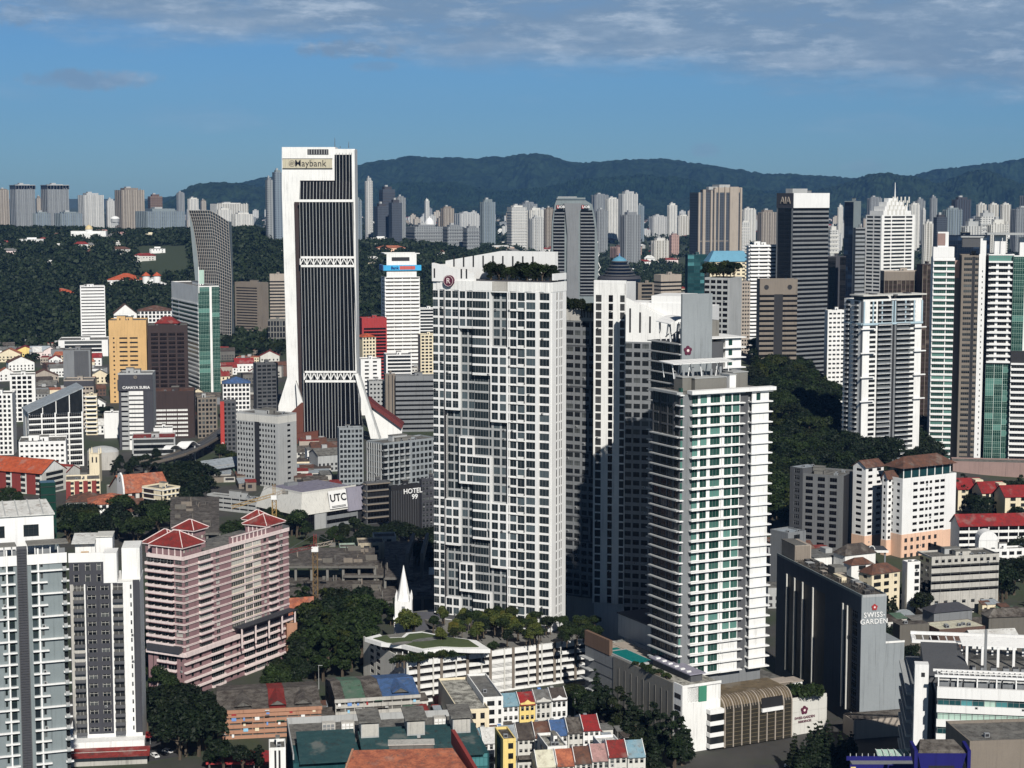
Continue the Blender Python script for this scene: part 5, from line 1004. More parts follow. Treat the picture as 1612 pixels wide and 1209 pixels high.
simple('office_building', 'beige pillar-fronted stair block between two grey offices', 'office block', 605, 607, 623, 1545, 591, 12, 'dbeige', 'p1 l.3 p1 l.3 p1', 'p1', 3.6, z0=0)
simple('office_building', 'broad dark grey office with horizontal concrete bands, right of the slab tower', 'office block', 621, 623, 692, 1540, 594, 8, 'grey', 'w1', 'p1', 4.1, z0=0, glass='blkglass', sill=2.1, head=.3, top_off=3, rk='r_grey')
simple('hotel_building', 'white hotel with a black stripe on its long face and dark roof blocks', 'hotel', 373, 438, 467, 1240, 656, 55, 'lgrey', 'p3 s1 p2', 'p.4 (w.8 p.6)*6 l2.6 (w.8 p.6)*6 p.6', 3.9, z0=0, glass='blkglass', sill=1.1, head=.8, top_off=5, boxes=3, alt='offwhite', seed=11)  # white walls painted greyer in place of a cloud's shade
simple('apartment_block', 'bluish grey walk-up block behind the car-park street, left of the balcony hotel', 'apartment block', 531, 534, 572, 1235, 676, 14, 'hotelgrey', 'p.4 (w1.1 p.5)*6', 'p1', 3.5, z0=0, seed=4)
simple('hotel_building', 'grey hotel with egg-crate balconies and a pergola roof above the black hotel', 'hotel', 578, 604, 688, 1170, 700, 40, 'hotelgrey', '(b1.3 p.5)*5 p.5 (w1 p.4)*6', '(f.25 W1)*7', 3.9, z0=0, rail='lgrey', boxes=3, tanks=5, seed=6, rk='roofdeck', alt='lgrey')  # wall colour darkened and blued to hold the shade over this hotel
def hotel99():
    B = simple('hotel_building', 'black clad hotel with white HOTEL 99 lettering', 'hotel', 611, 616, 661, 1060, 768, 34, 'black', 'p1', None, 4, z0=0, end=False, boxes=1, tanks=2, rk='r_steel')
    for i in range(12): m = MB(); B.fb(m, 'R', B.W * i / 12, B.W * i / 12 + .25, .02, .35, 0, B.H - 2, 'dgrey'); m.build('fin', B.root)
    put_text('sign_letters', text_mesh('HOTEL', 4.2, 'cleanwhite', .1, .07), B.root, (B.u(649, 30), -.6, B.zc(784) + 3)); put_text('sign_letters', text_mesh('99', 4.2, 'cleanwhite', .1, .07), B.root, (B.u(652, 30), -.6, B.zc(793) + 2.8)); B.end()
hotel99()
simple('shop_building', 'dark blue-grey block with pointed gable ornaments right of the black hotel', 'shop building', 660, 664, 694, 1085, 757, 30, 'slate', 'p.3 (w1 p.4)*5', 'p1', 3.3, z0=0, frame='steel', alt='bluegrey')
simple('shop_building', 'dark shop block with concrete bands between the mall and the black hotel', 'shop building', 572, 577, 614, 1100, 762, 30, 'dgrey', 'p.2 W4 p.2', 'p1', 4.2, z0=0, glass='blkglass', slab=(.8, .7, 'dbeige'))
def mall():
    B = simple('shopping_mall', 'low mall with sloping white upper walls, lavender roof and a UTC sign', 'shopping mall', 404, 474, 573, 1075, 812, 44, 'grey', 'p1 g5 p.3 q5 p.4 (w.1 p.1)*1 w14 p.5 l3', 'p1 (w3 p.5)*4', 4.2, z0=0, roof='none', end=False, glass='blkglass', sill=2.2, head=.3, alt='lgrey')
    H, Wd, L = B.H, B.W, B.L; h = B.zc(783) + 1 - H; e = 1.6
    m = MB(); o, t = .6, 3.5
    m.hexa([(-o, -o, H + .01), (Wd + o, -o, H + .01), (Wd + o, L + o, H + .01), (-o, L + o, H + .01), (t, t, H + h), (Wd - t, t, H + h), (Wd - t, L - t, H + h), (t, L - t, H + h)], 'offwhite'); m.build('sloped_wall', B.root)
    m = MB(); m.box(t + .6, Wd - t - .6, t + .6, L - t - .6, H + h + .01, H + h + .2, 'lav_roof'); m.box(t, Wd - t, t, t + .5, H + h + .01, H + h + 1.2, 'offwhite'); m.box(t, t + .5, t + .51, L - t, H + h + .01, H + h + 1.2, 'offwhite'); m.box(t + 12, t + 20, L - 12, L - 8, H + h + .21, H + h + 2, 'grey'); m.build('roof', B.root)
    m = MB(); a, b = Wd * .44, Wd * .72; zl = H + h * .12; m.hexa([(a, -1.2, zl), (b, -1.2, zl), (b, -.8, zl), (a, -.8, zl), (a, .9, H + h), (b, .9, H + h), (b, 1.3, H + h), (a, 1.3, H + h)], 'cleanwhite'); s = m.build('sign_board', B.root)
    t_ = put_text('sign_letters', text_mesh('UTC', 6.4, 'black', .06, .1), s, ((a + b) / 2, -.35, H + h * .64)); t_.rotation_euler = (pi / 2 - .2, 0, 0)
    m = MB(); m.bar((a + 1.5, -1.12, zl + .9), (b - 1.5, -1.12, zl + .9), .35, 'dgrey'); m.bar((a + 1.5, -1, zl + 1.6), (b - 1.5, -1, zl + 1.6), .25, 'dgrey'); m.build('sign_underline', s)
    m = MB(); m.hexa([(b + .5, -1.5, H - 1.5), (Wd + 1, -1.5, H - 1.5), (Wd + 1, .2, H - 1.5), (b + .5, .2, H - 1.5), (b + .5, .2, H + h + .5), (Wd + 1, .2, H + h + .5), (Wd + 1, 2.2, H + h + .5), (b + .5, 2.2, H + h + .5)], 'lav'); m.build('mesh_panel', B.root); B.end()
mall()
simple('parking_deck', 'long low grey parking deck with slotted sides left of the mall', 'parking deck', 326, 405, 416, 1135, 788, 60, 'lgrey', 'p1', '(w5 p.4)*6', 3.6, z0=0, glass='blkglass', sill=1.6, head=.4, boxes=2, tanks=8, L=None)
def long_roof():
    for lab, p0, p1, D0, w, h, k in (('long pale blue metal terminal roof beside the elevated rail track', (300, 738), (392, 722), 1262, 26, 10, 'r_steel'),):
        a = at(*p0, D0); b = at(*p1, D0 + 38); o = empty('terminal_hall', (a[0], a[1], 0), atan2(b[1] - a[1], b[0] - a[0])); tag(o, lab, 'terminal hall'); n = math.hypot(b[0] - a[0], b[1] - a[1]); h = a[2]
        m = MB(); m.box(0, n, 0, w, 0, h - .5, 'oldwhite'); m.build('wall', o); m = MB(); m.hexa([(-2, -4, h - 2), (n, -4, h - 2), (n, w * .5, h + 2), (-2, w * .5, h + 2), (-2, -4, h - 1.6), (n, -4, h - 1.6), (n, w * .5, h + 2.4), (-2, w * .5, h + 2.4)], k); m.hexa([(-2, w * .5, h + 2), (n, w * .5, h + 2), (n, w + 3, h - 1.5), (-2, w + 3, h - 1.5), (-2, w * .5, h + 2.4), (n, w * .5, h + 2.4), (n, w + 3, h - 1.1), (-2, w + 3, h - 1.1)], k); m.build('roof', o)
long_roof()
# left middle: towers of the old town
def cahaya():
    B = simple('office_tower', 'white and grey office tower with rounded side bays and CAHAYA SURIA lettering', 'office tower', 184, 187, 241, 1430, 590, 6, 'lgrey', 'q1.2 w3 p.3 w7.5 p.3 w3 q.4', 'p1', 3.9, z0=0, glass='blkglass', sill=2.5, head=.1, top_off=13, end=False, alt='slate', boxes=2)
    B.fb(B.q, 'R', -.6, B.W + .4, .1, 1.2, B.H - 13, B.H - 4, 'slate'); B.fb(B.q, 'R', B.W * .3, B.W * .75, .3, .8, 0, B.H - 13.1, 'white'); B.fb(B.q, 'R', B.W * .72, B.W + .3, .0, .9, 0, B.H - 13.1, 'slate')
    for i in range(11): z = 8 + i * (B.H - 22) / 11; B.fb(B.q, 'R', B.W * .3, B.W * .72, .81, .9, z, z + 1.1, 'dframe')
    put_text('sign_letters', text_mesh('CAHAYA SURIA', 3.1, 'cleanwhite', .1, .07), B.root, (B.W * .52, -1.35, B.H - 10.4)); m = MB()
    for i in range(3): m.ring(0, 0, [(1.5 - i * .4, 0), (1.5 - i * .4, .1), (1.2 - i * .4, .1), (1.2 - i * .4, 0)], 'dbeige', 16, cap=False)
    r = m.build('emblem', B.root); r.location = (B.W * .5, -.6, B.H - 2); r.rotation_euler = (pi / 2, 0, 0); m = MB(); B.fb(m, 'R', -.3, B.W, -.4, .2, B.H, B.H + 1.4, 'lgrey'); m.build('cornice', B.root); B.end()
cahaya()
simple('office_building', 'low brown and white banded block at the foot of the black-brown tower', 'office block', 236, 241, 306, 1500, 618, 8, 'dbrown', 'p.6 w2.5 p.15 w2.5 p.15 w2.5 p1.6', 'p1', 3.6, z0=0, glass='white', sill=1.5, head=.3, top_off=14, boxes=1, alt='dbrown', rk='r_brown')
simple('office_tower', 'tan tiled tower with two columns of slot windows', 'office tower', 169, 172, 231, 1760, 506, 8, 'tan', 'p1 s.4 p1.2 s2 p.6 s2 p2.2', 'p1', 4.6, z0=0, top_off=14, boxes=2, sill=2.6, pk='tan')
simple('office_tower', 'black-brown tower with a small red pyramid roof beside the tan tower', 'office tower', 228, 233, 296, 1740, 514, 10, 'dbrown', 'p1 (w2.2 p.5)*4 p.6', 'p1', 4.2, z0=0, glass='blkglass', top_off=6, boxes=0, alt='dbrown', frame='brown')
def redcap():
    p = at(262, 514, 1752); o = empty('roof_pavilion', p); tag(o, 'red pyramid roof pavilion on top of the black-brown tower', 'pavilion'); MB().box(-11, 11, 0, 14, -.2, 3, 'dbrown').build('wall', o); MB().hip(-11, 11, 0, 14, 3.02, 6.5, 'r_red', .8).build('roof', o)
redcap()
def green_bank():
    B = simple('bank_tower', 'white and green glass bank tower with a flag-like mast sign', 'office tower', 271, 313, 346, 1800, 452, 24, 'white', 'g3 p.6 g2', None, 4.4, z0=0, glass='grnglass', frame='pgreen', end=False, boxes=1, sill=1)
    B.fac('F', 'p.3 g2 p.2 W6 p.3', 0, B.zc(478), 4.4, glass='grnglass', slab=(.6, 1.3, 'white')); B.fac('F', 'p1', B.zc(478) + .1, B.H, 4, off=.05)
    m = MB(); m.box(.2, .9, -1.4, -.6, B.H - 6, B.zc(420), 'cleanwhite'); m.box(.95, 6, -1.3, -.8, B.zc(447), B.zc(425), 'pgreen'); m.build('mast_sign', B.root); B.end()
green_bank()
simple('office_tower', 'white round-cornered tower with thin dark wavy bands at the foot of the wooded hill', 'office tower', 119, 127, 166, 2330, 452, 14, 'cleanwhite', 'p.2 w5 p.15', 'p.7 w.6 p.6', 4.1, z0=0, sill=2.6, head=.2, boxes=2, glass='blkglass', seed=8)
simple('podium_building', 'white low podium blocks below the white wavy-banded tower', 'podium', 86, 92, 170, 2270, 537, 10, 'cleanwhite', 'p1 w6 p1', 'p1', 5, z0=0, **BAND)
def curved_tower():
    D = 2400.; x0 = xat(332, D, 80); o = empty('office_tower', (x0, D, 0)); tag(o, 'curved blue-grey glass tower flaring out to the left at its top', 'office tower')
    z_ = lambda y: at(332, y, D)[2]; n = 44; zt0, zt1 = z_(331), z_(349); lev = []
    LY = [331, 350, 380, 410, 440, 480, 520, 600]; LXp = [298, 304, 309.5, 313, 315.5, 317, 317.5, 318]
    for i in range(n + 1):
        t = i / n; row = []
        for j in range(17):
            s = j / 16; ztop = zt0 + (zt1 - zt0) * max(0, (s - .55) / .45) ** 1.2; z = ztop * t; y = 310 + (203 - z) * F / D
            xl = np.interp(y, LY, LXp); xr = 360 + 3.5 * t * 0 + min(5, max(0, (y - 350) * .06)); px = xl + (xr - xl) * s
            row.append((xat(px, D, z) - x0, -14 * math.sin(pi * (.08 + s * .84)) , z))
        lev.append(row)
    m = MB(); m.v = [p for r in lev for p in r]
    for i in range(n):
        for j in range(16): a = i * 17 + j; m.f.append((a, a + 1, a + 18, a + 17)); m.m.append(m.mi('bluglass'))
    m.build('glass_skin', o)
    m = MB(); m.hexa([(lev[0][0][0], -3, 0), (lev[0][16][0], -3, 0), (lev[0][16][0], 26, 0), (lev[0][0][0], 26, 0), (lev[n][0][0], -3.3, zt0 - .5), (lev[n][16][0], -3.3, zt1 - .5), (lev[n][16][0], 26, zt1 - .5), (lev[n][0][0], 26, zt0 - .5)], 'bluegrey'); m.build('core', o)
    for j in range(0, 17):
        m = MB()
        for i in range(0, n, 4): m.bar((lev[i][j][0], lev[i][j][1] - .35, lev[i][j][2]), (lev[i + 4][j][0], lev[i + 4][j][1] - .35, lev[i + 4][j][2]), .5, 'beige')
        m.build('fin', o)
    for i in range(1, n + 1):
        m = MB()
        for j in range(16): m.bar((lev[i][j][0], lev[i][j][1] - .2, lev[i][j][2]), (lev[i][j + 1][0], lev[i][j + 1][1] - .2, lev[i][j + 1][2]), .5, 'lgrey')
        m.build('floor_band', o)
curved_tower()
simple('office_building', 'brown-grey louvred office block right of the curved glass tower', 'office block', 370, 412, 423, 2450, 446, 60, 'dbeige', 'p1', 'p.4 w6 p1.2', 3.8, z0=0, glass='blkglass', sill=2, head=.3, top_off=6)
simple('office_building', 'beige-grey banded office just left of the bank slab tower', 'office block', 423, 425, 450, 2480, 433, 8, 'beige', 'w1', 'p1', 4.4, z0=0, glass='glass', sill=2, head=.3, top_off=8)
simple('public_building', 'low grey arcade building behind the white slab tower', 'public building', 420, 422, 450, 2380, 505, 6, 'concrete', '(w1 p.4)*6', 'p1', 8, z0=0)
simple('shop_building', 'white curved shop building with a navy roof left of the dark grey office', 'shop building', 347, 351, 394, 1600, 604, 10, 'cleanwhite', 'p.3 (w1 p.4)*7', 'p1', 4, z0=0, roof='hip', rk='r_blue', rh=5)
simple('shop_building', 'dark grey office wall at the street left of the white hotel', 'shop building', 306, 311, 342, 1500, 628, 14, 'dbeige', 'p.4 (w1 p.5)*5', 'p1', 3.6, z0=0, seed=3)
def oyo():
    B = simple('hotel_building', 'shaded shop hotel with a red OYO sign strip', 'hotel', 345, 348, 372, 1400, 634, 10, 'dgrey', 'p1 (w1 p.5)*3', 'p1', 3.6, z0=0, end=False)
    m = MB(); B.fb(m, 'R', -.5, 2.6, .02, .5, 3, B.H + 1, 'red'); s = m.build('sign_strip', B.root)
    for i, ch in enumerate('OYO'): put_text('sign_letter', text_mesh(ch, 2.1, 'cleanwhite', .05, .05), s, (1.05, -.6, 9.4 - i * 2.1))
    B.end()
oyo()
def slanted():
    B = simple('office_building', 'white office with a single-slope grey roof and gridded glass end at the left', 'office building', -6, 46, 131, 1330, 652, 22, 'white', '(w3 f.35)*4', 'p3 l1.4 p1 w.5 p.5', 4.2, z0=0, glass='blkglass', sill=.9, head=.3, frame='lgrey', roof='none', end=False, alt='white')
    H, Wd, L = B.H, B.W, B.L; h = 18.; m = MB(); m.xz([(.1, H + .02), (Wd, H + .02), (Wd, H + h), (.1, H + .5)], -.4, -.05, 'glass')
    for i in range(5): a = Wd * i / 4.02; m.box(a, a + .6, -.7, -.41, H - .5, H + h * i / 4.02, 'white')
    m.build('gable_glazing', B.root); m = MB(); m.hexa([(-.8, -1, H + .5), (Wd + 1, -1, H + h), (Wd + 1, L, H + h), (-.8, L, H + .5), (-.8, -1, H + 1.4), (Wd + 1, -1, H + h + .9), (Wd + 1, L, H + h + .9), (-.8, L, H + 1.4)], 'r_steel'); m.build('roof', B.root); m = MB(); m.hexa([(.5, .2, H), (Wd, .2, H), (Wd, L - .3, H), (.5, L - .3, H), (.5, .2, H + .4), (Wd, .2, H + h - .2), (Wd, L - .3, H + h - .2), (.5, L - .3, H + .4)], 'white'); m.build('attic', B.root); B.end()
slanted()
simple('apartment_block', 'white block with rows of square windows at the left frame edge', 'apartment block', -30, -24, 20, 1400, 622, 8, 'white', 'p.5 (w1 p.7)*6', 'p1', 3.6, z0=0, glass='glass')
simple('shop_building', 'white flat block with crenellated roof edge in front of the slanted-roof office', 'shop building', 18, 30, 104, 1300, 698, 12, 'cleanwhite', 'p.5 (s1 p.8)*9', 'p1', 4, z0=0, boxes=2, tanks=7, rk='roofdeck')
simple('office_building', 'small white block with black windows and a dark top panel', 'office block', 7, 16, 56, 1610, 592, 14, 'white', 'p.6 (w1 p.4)*4 p.6', 'p1', 4.4, z0=0, glass='blkglass')
simple('office_building', 'waffle-windowed beige building with dark flat crown', 'office block', 96, 101, 148, 1560, 600, 9, 'beige', '(w1 p.5)*8', 'p1', 4, z0=0, glass='blkglass', top_off=5, alt='slate', sill=1.4, head=1)
simple('office_building', 'plain grey block behind the waffle-windowed building', 'office block', 95, 100, 143, 1700, 553, 10, 'grey', 'p3 q4 p.5', 'p1', 4, z0=0, alt='dgrey', boxes=1)
simple('shop_building', 'cream curved-balcony shop house beside the tan tower', 'shop building', 131, 135, 153, 1520, 624, 10, 'cream', 'p.3 w3 p.3', 'p1', 3.8, z0=0, slab=(1, .8, 'white'))
simple('shop_building', 'white billboard-topped shop block left of the lettered tower', 'shop building', 160, 164, 187, 1500, 652, 10, 'cleanwhite', 'p1', 'p1', 3.6, z0=0)
def school():
    B = simple('school_building', 'long cream school with bright orange-red roof and maroon panels', 'school', -50, 66, 126, 1210, 745, 66, 'offwhite', 'p.5 w2 p2', '(q2 w1 p.3)*5', 3.9, z0=0, roof='none', end=False, alt='maroonwall'); B.end(); MB().gable(-.5, B.W * .62, 0, B.L, B.H + .05, 7.5, 'r_orange', 'white', 'y', .8).build('roof', B.root); MB().gable(B.W * .64, B.W + .5, 0, B.L * .6, B.H - 3, 4, 'r_red', 'offwhite', 'y', .5).build('side_roof', B.root)
    simple('school_building', 'pale yellow school wing with maroon panels right of the red-roofed school', 'school', 96, 104, 158, 1185, 758, 14, 'cream', '(q2 w1.4 p.3)*4', 'p1', 3.8, z0=0, alt='maroonwall')
school()
def church():
    B = simple('church_hall', 'old hall with long orange-red tiled roofs and a white curved gable with a clock', 'church hall', 168, 196, 266, 1175, 776, 30, 'offwhite', '(w1 p1)*6', 'p1', 5, z0=0, roof='none', end=False); H, Wd, L = B.H, B.W, B.L; B.end()
    MB().gable(0, Wd, 0, L * .8, H + .05, 9.5, 'r_terra', 'offwhite', 'x', .9).build('roof', B.root); MB().gable(Wd * .55, Wd, -12, L * .6, H - 1.5, 6, 'r_terra', 'offwhite', 'y', .8).build('cross_roof', B.root)
    m = MB(); m.yz([(-1, 0), (12, 0), (12, H + 8), (9, H + 12), (5.5, H + 13), (2, H + 11), (-1, H + 3)], -1.2, -.1, 'cleanwhite'); o = m.build('gable_wall', B.root); m = MB(); m.ring(0, 0, [(1.5, 0), (1.5, .2), (1.1, .2), (1.1, 0)], 'dgrey', 20, cap=False); r = m.build('clock', o); r.location = (-1.22, 5.5, H + 8.5); r.rotation_euler = (0, -pi / 2, 0)
    simple('house', 'low maroon-tiled hall in front of the curved white gable', 'hall', 132, 140, 212, 1125, 795, 14, 'white', '(w1 p.5)*7', 'p1', 4, z0=0, roof='hip', rk='r_terra', rh=5)
    simple('house', 'brown hipped roof house left below the orange-red roofs', 'house', 100, 104, 168, 1150, 791, 8, 'offwhite', '(p1 w1)*5', 'p1', 3.6, z0=0, roof='hip', rk='r_brown', rh=4.5)
    simple('house', 'brown gable roof house in front of the yellow block', 'house', 180, 196, 232, 1105, 806, 30, 'offwhite', '(p1 w1)*4', 'p1', 3.6, z0=0, roof='gx', rk='r_brown', rh=6)
    simple('apartment_block', 'pale yellow flat-roofed block with arcade windows right of the orange-red roofs', 'apartment block', 224, 256, 284, 1130, 772, 52, 'cream', 'p.6 (w1 p.5)*4', 'p.4 W3 p2 l.4', 3.4, z0=0, slab=(.4, .4, 'white'), boxes=1)
    m = MB(); p = at(150, 714, 1270); o = empty('church_tower', (p[0], p[1], 0)); tag(o, 'small cream church tower with pinnacles among the dark trees', 'church tower'); m.box(-3.6, 3.6, -3.6, 3.6, 0, p[2], 'cream'); m.build('wall', o)
    for x in (-3.2, 3.2):
        for y in (-3.2, 3.2): MB().ring(x, y, [(.7, p[2]), (.5, p[2] + 2.5), (.02, p[2] + 4.5)], 'cream', 6).build('pinnacle', o)
    for x in (-1.8, 1): MB().box(x, x + 1, -3.68, -3.61, p[2] - 6, p[2] - 2, 'dframe').build('window', o)
church()
def dome_roof():
    p = at(162, 702, 1330); o = empty('market_hall', (p[0], p[1], 0)); tag(o, 'pale shell-roofed hall at the foot of the lettered tower', 'hall'); m = MB(); m.ring(0, 0, [(9.5, 0), (9.5, p[2] - 4), (8.4, p[2] - 2.2), (5.6, p[2] - .8), (2.2, p[2])], ['oldwhite', 'lgrey', 'lgrey', 'lgrey'], 28, 1.25, .8); m.build('shell_roof', o)
    simple('podium_building', 'grey curved podium with maroon roof deck right of the lettered tower', 'podium', 203, 208, 276, 1370, 692, 10, 'lgrey', 'p.3 w8 p.3', 'p1', 4, z0=0, rk='r_red', **BAND)
    simple('shop_building', 'white stepped annex behind the podium of the lettered tower', 'shop building', 238, 242, 272, 1430, 676, 10, 'cleanwhite', 'p1', 'p1', 4, z0=0, tanks=4)
    a = at(262, 708, 1345); o = empty('station_canopy', (a[0], a[1], 0)); tag(o, 'white wavy station canopy beside the curving rail track', 'canopy'); m = MB(); n = 14
    for i in range(n):
        x, e = i * 1.1, (i + 1) * 1.1; y = 40 * (i / n); y2 = 40 * ((i + 1) / n); z = a[2] + 2.2 * sin(i * .8); z2 = a[2] + 2.2 * sin((i + 1) * .8); w = 3 + 2 * sin(i * .22)
        m.hexa([(x - w, y, z), (x + w, y - w * .4, z + .5), (e + w, y2 - w * .4, z2 + .5), (e - w, y2, z2), (x - w, y, z + .4), (x + w, y - w * .4, z + .9), (e + w, y2 - w * .4, z2 + .9), (e - w, y2, z2 + .4)], 'cleanwhite')
    m.box(4, 5, 8, 9, 0, a[2] - 1, 'lgrey'); m.box(16, 17, 28, 29, 0, a[2] - 1, 'lgrey'); m.build('roof', o)
dome_roof()
def rail():
    o = empty('rail_viaduct', (0, 0, 0)); tag(o, 'elevated rail track curving between the old town and the white hotel', 'rail viaduct'); m = MB(); r = MB(); q = MB()
    pts = [at(366, 668, 1520), at(352, 676, 1480), at(336, 688, 1435), at(318, 700, 1395), at(300, 711, 1365), at(282, 721, 1340), at(262, 729, 1320), at(230, 738, 1295)]
    pts = [(np.interp(t, range(8), [p[0] for p in pts]), np.interp(t, range(8), [p[1] for p in pts]), 9.5) for t in np.linspace(0, 7, 36)]
    for a, b in zip(pts, pts[1:]):
        d = Vector((b[0] - a[0], b[1] - a[1], 0)).normalized(); s = Vector((-d.y, d.x, 0)); A = Vector(a); E = Vector(b)
        def seg(mb, o0, o1, z0, z1, k): mb.hexa([tuple(A + s * o0 + Vector((0, 0, z0))), tuple(A + s * o1 + Vector((0, 0, z0))), tuple(E + s * o1 + Vector((0, 0, z0))), tuple(E + s * o0 + Vector((0, 0, z0))), tuple(A + s * o0 + Vector((0, 0, z1))), tuple(A + s * o1 + Vector((0, 0, z1))), tuple(E + s * o1 + Vector((0, 0, z1))), tuple(E + s * o0 + Vector((0, 0, z1)))], k)
        seg(m, -5, 5, -1.4, 0, 'dgrey'); seg(m, -5.3, -5, -.8, 1.1, 'dbeige'); seg(m, 5, 5.3, -.8, 1.1, 'dbeige'); seg(r, -3.4, -3.1, .01, .35, 'dgrey'); seg(r, -1.7, -1.4, .01, .35, 'dgrey'); seg(r, 1.4, 1.7, .01, .35, 'dgrey'); seg(r, 3.1, 3.4, .01, .35, 'dgrey')
    m.build('deck', o); r.build('rails', o)['kind'] = 'stuff'
    for a in pts[::5]: MB().box(a[0] - 1, a[0] + 1, a[1] - 1, a[1] + 1, 0, 8.1, 'concrete').build('pier', o)
rail()
# ---- ruin of the abandoned complex, cranes, white steeple
def ruin():
    def slab_(name, label, px0, px1, py0, py1, z, dep=0, cols=4, k='ruin', wallh=0):
        a, b, c, d = gnd(px0, py1, z), gnd(px1, py1, z), gnd(px1, py0, z), gnd(px0, py0, z); o = empty('concrete_deck', (a[0], a[1], 0)); tag(o, label, 'concrete ruin', 'abandoned concrete decks'); f = lambda p: (p[0] - a[0], p[1] - a[1])
        m = MB(); m.prism([f(a), f(b), f(c), f(d)], z - .9, z, 'r_rot' if k == 'ruin' else k); m.build('slab', o)
        for i in range(cols + 1): t = i / cols; x = (b[0] - a[0]) * t; y = (b[1] - a[1]) * t; m = MB(); m.box(x - .6, x + .6, y + .6, y + 1.8, 0, z - .91, 'concrete'); m.build('column', o)
        m = MB(); m.bar((0, -.2, z - .8), (b[0] - a[0], b[1] - a[1] - .2, z - .8), 1.1, 'oldwhite' if wallh else 'olddark'); m.build('edge_beam', o); rr = random.Random(int(px0 + py0)); q = [f(p) for p in (a, b, c, d)]
        for i in range(cols * 3):
            s, t = rr.uniform(.04, .92), rr.uniform(.06, .9); x = (q[0][0] * (1 - s) + q[1][0] * s) * (1 - t) + (q[3][0] * (1 - s) + q[2][0] * s) * t; y = (q[0][1] * (1 - s) + q[1][1] * s) * (1 - t) + (q[3][1] * (1 - s) + q[2][1] * s) * t; w, l, h = rr.choice([(rr.uniform(2, 7), .4, rr.uniform(.6, 3)), (.4, rr.uniform(2, 8), rr.uniform(.6, 2.6)), (.6, .6, rr.uniform(1.5, 4))]); MB().box(x, x + w, y, y + l, z + .01, z + h, rr.choice(['olddark', 'ruin', 'ruin', 'dbeige'])).build('broken_wall', o)
        return o
    slab_('a', 'lowest dark abandoned deck with open bays behind the trees, right of the crane', 455, 640, 905, 945, 9, cols=7)
    slab_('b', 'upper weedy abandoned deck left of the tower crane', 440, 590, 862, 890, 17, cols=6)
    slab_('c', 'tilted stained abandoned ramp between the steeple and the residence tower', 640, 690, 900, 938, 13, cols=2); slab_('d', 'stained abandoned deck strip just behind the white steeple', 606, 650, 852, 908, 15, cols=2)
    slab_('e', 'middle abandoned deck behind the lowest one', 540, 622, 880, 905, 12, cols=3)
    slab_('f', 'dark long abandoned roof deck above the pink tower', 268, 345, 782, 838, 16, cols=4)
    for i, (l, r, t, D, col, lab) in enumerate(((531, 560, 864, 960, 'pgreenwall', 'roofless pale green ruined wall block behind the crane'), (560, 605, 858, 955, 'ruinwall', 'roofless cream ruined block with empty window holes'), (585, 624, 848, 985, 'oldwhite', 'broken tall ruined wall with empty openings under the dark trees'))):
        simple('ruined_block', lab, 'ruin', l, l + 4, r, D, t, 8, col, 'p1 w1 p.6 w1 p1' if i else 'p1 l.1 p1 l.1 p1 l.1 p1', 'p1', 4, z0=0, glass='black', rk='r_rot', boxes=0, tanks=0)
    for px in (641, 664): a = at(px, 902, 880); o = empty('concrete_beam', (a[0], a[1], 0)); tag(o, 'bare upright concrete frame %s the steeple' % ('left behind' if px == 641 else 'right of'), 'concrete frame'); m = MB(); m.box(-.8, .8, 0, 2, 0, a[2] + 10, 'olddark'); m.hexa([(-.8, 2, a[2] + 4), (.8, 2, a[2] + 4), (.8, 60, a[2] + 6), (-.8, 60, a[2] + 6), (-.8, 2, a[2] + 10), (.8, 2, a[2] + 10), (.8, 60, a[2] + 9), (-.8, 60, a[2] + 9)], 'olddark'); m.build('frame', o)
    a = at(678, 895, 890); o = empty('billboard', (a[0], a[1], 0)); tag(o, 'blank white billboard beside the residence tower', 'billboard'); m = MB(); m.box(-1, 4.5, 0, .6, a[2] - 7, a[2] + .5, 'cleanwhite'); m.build('panel', o); m = MB(); m.box(-.6, .2, .61, 1.2, 0, a[2], 'dgrey'); m.box(3, 3.8, .61, 1.2, 0, a[2], 'dgrey'); m.build('post', o)
paint('pgreenwall', (.32, .40, .34), dirt=.6, var=.3); paint('ruinwall', (.40, .35, .26), dirt=.6, var=.3); ruin()
def lattice(m, a, b, w, k, n):
    a = Vector(a); b = Vector(b); d = (b - a) / n; dn = d.normalized(); u = dn.cross(Vector((0, .3, 1)));
    if u.length < .2: u = dn.cross(Vector((1, 0, 0)))
    u.normalize(); v = dn.cross(u); cs = [u * i * w / 2 + v * j * w / 2 for i, j in ((-1, -1), (1, -1), (1, 1), (-1, 1))]
    for c in cs: m.bar(a + c, b + c, w * .13, k)
    for i in range(n):
        for j in range(4): p, q = (cs[j], cs[(j + 1) % 4]) if i % 2 else (cs[(j + 1) % 4], cs[j]); m.bar(a + d * i + p, a + d * (i + 1) + q, w * .09, k)
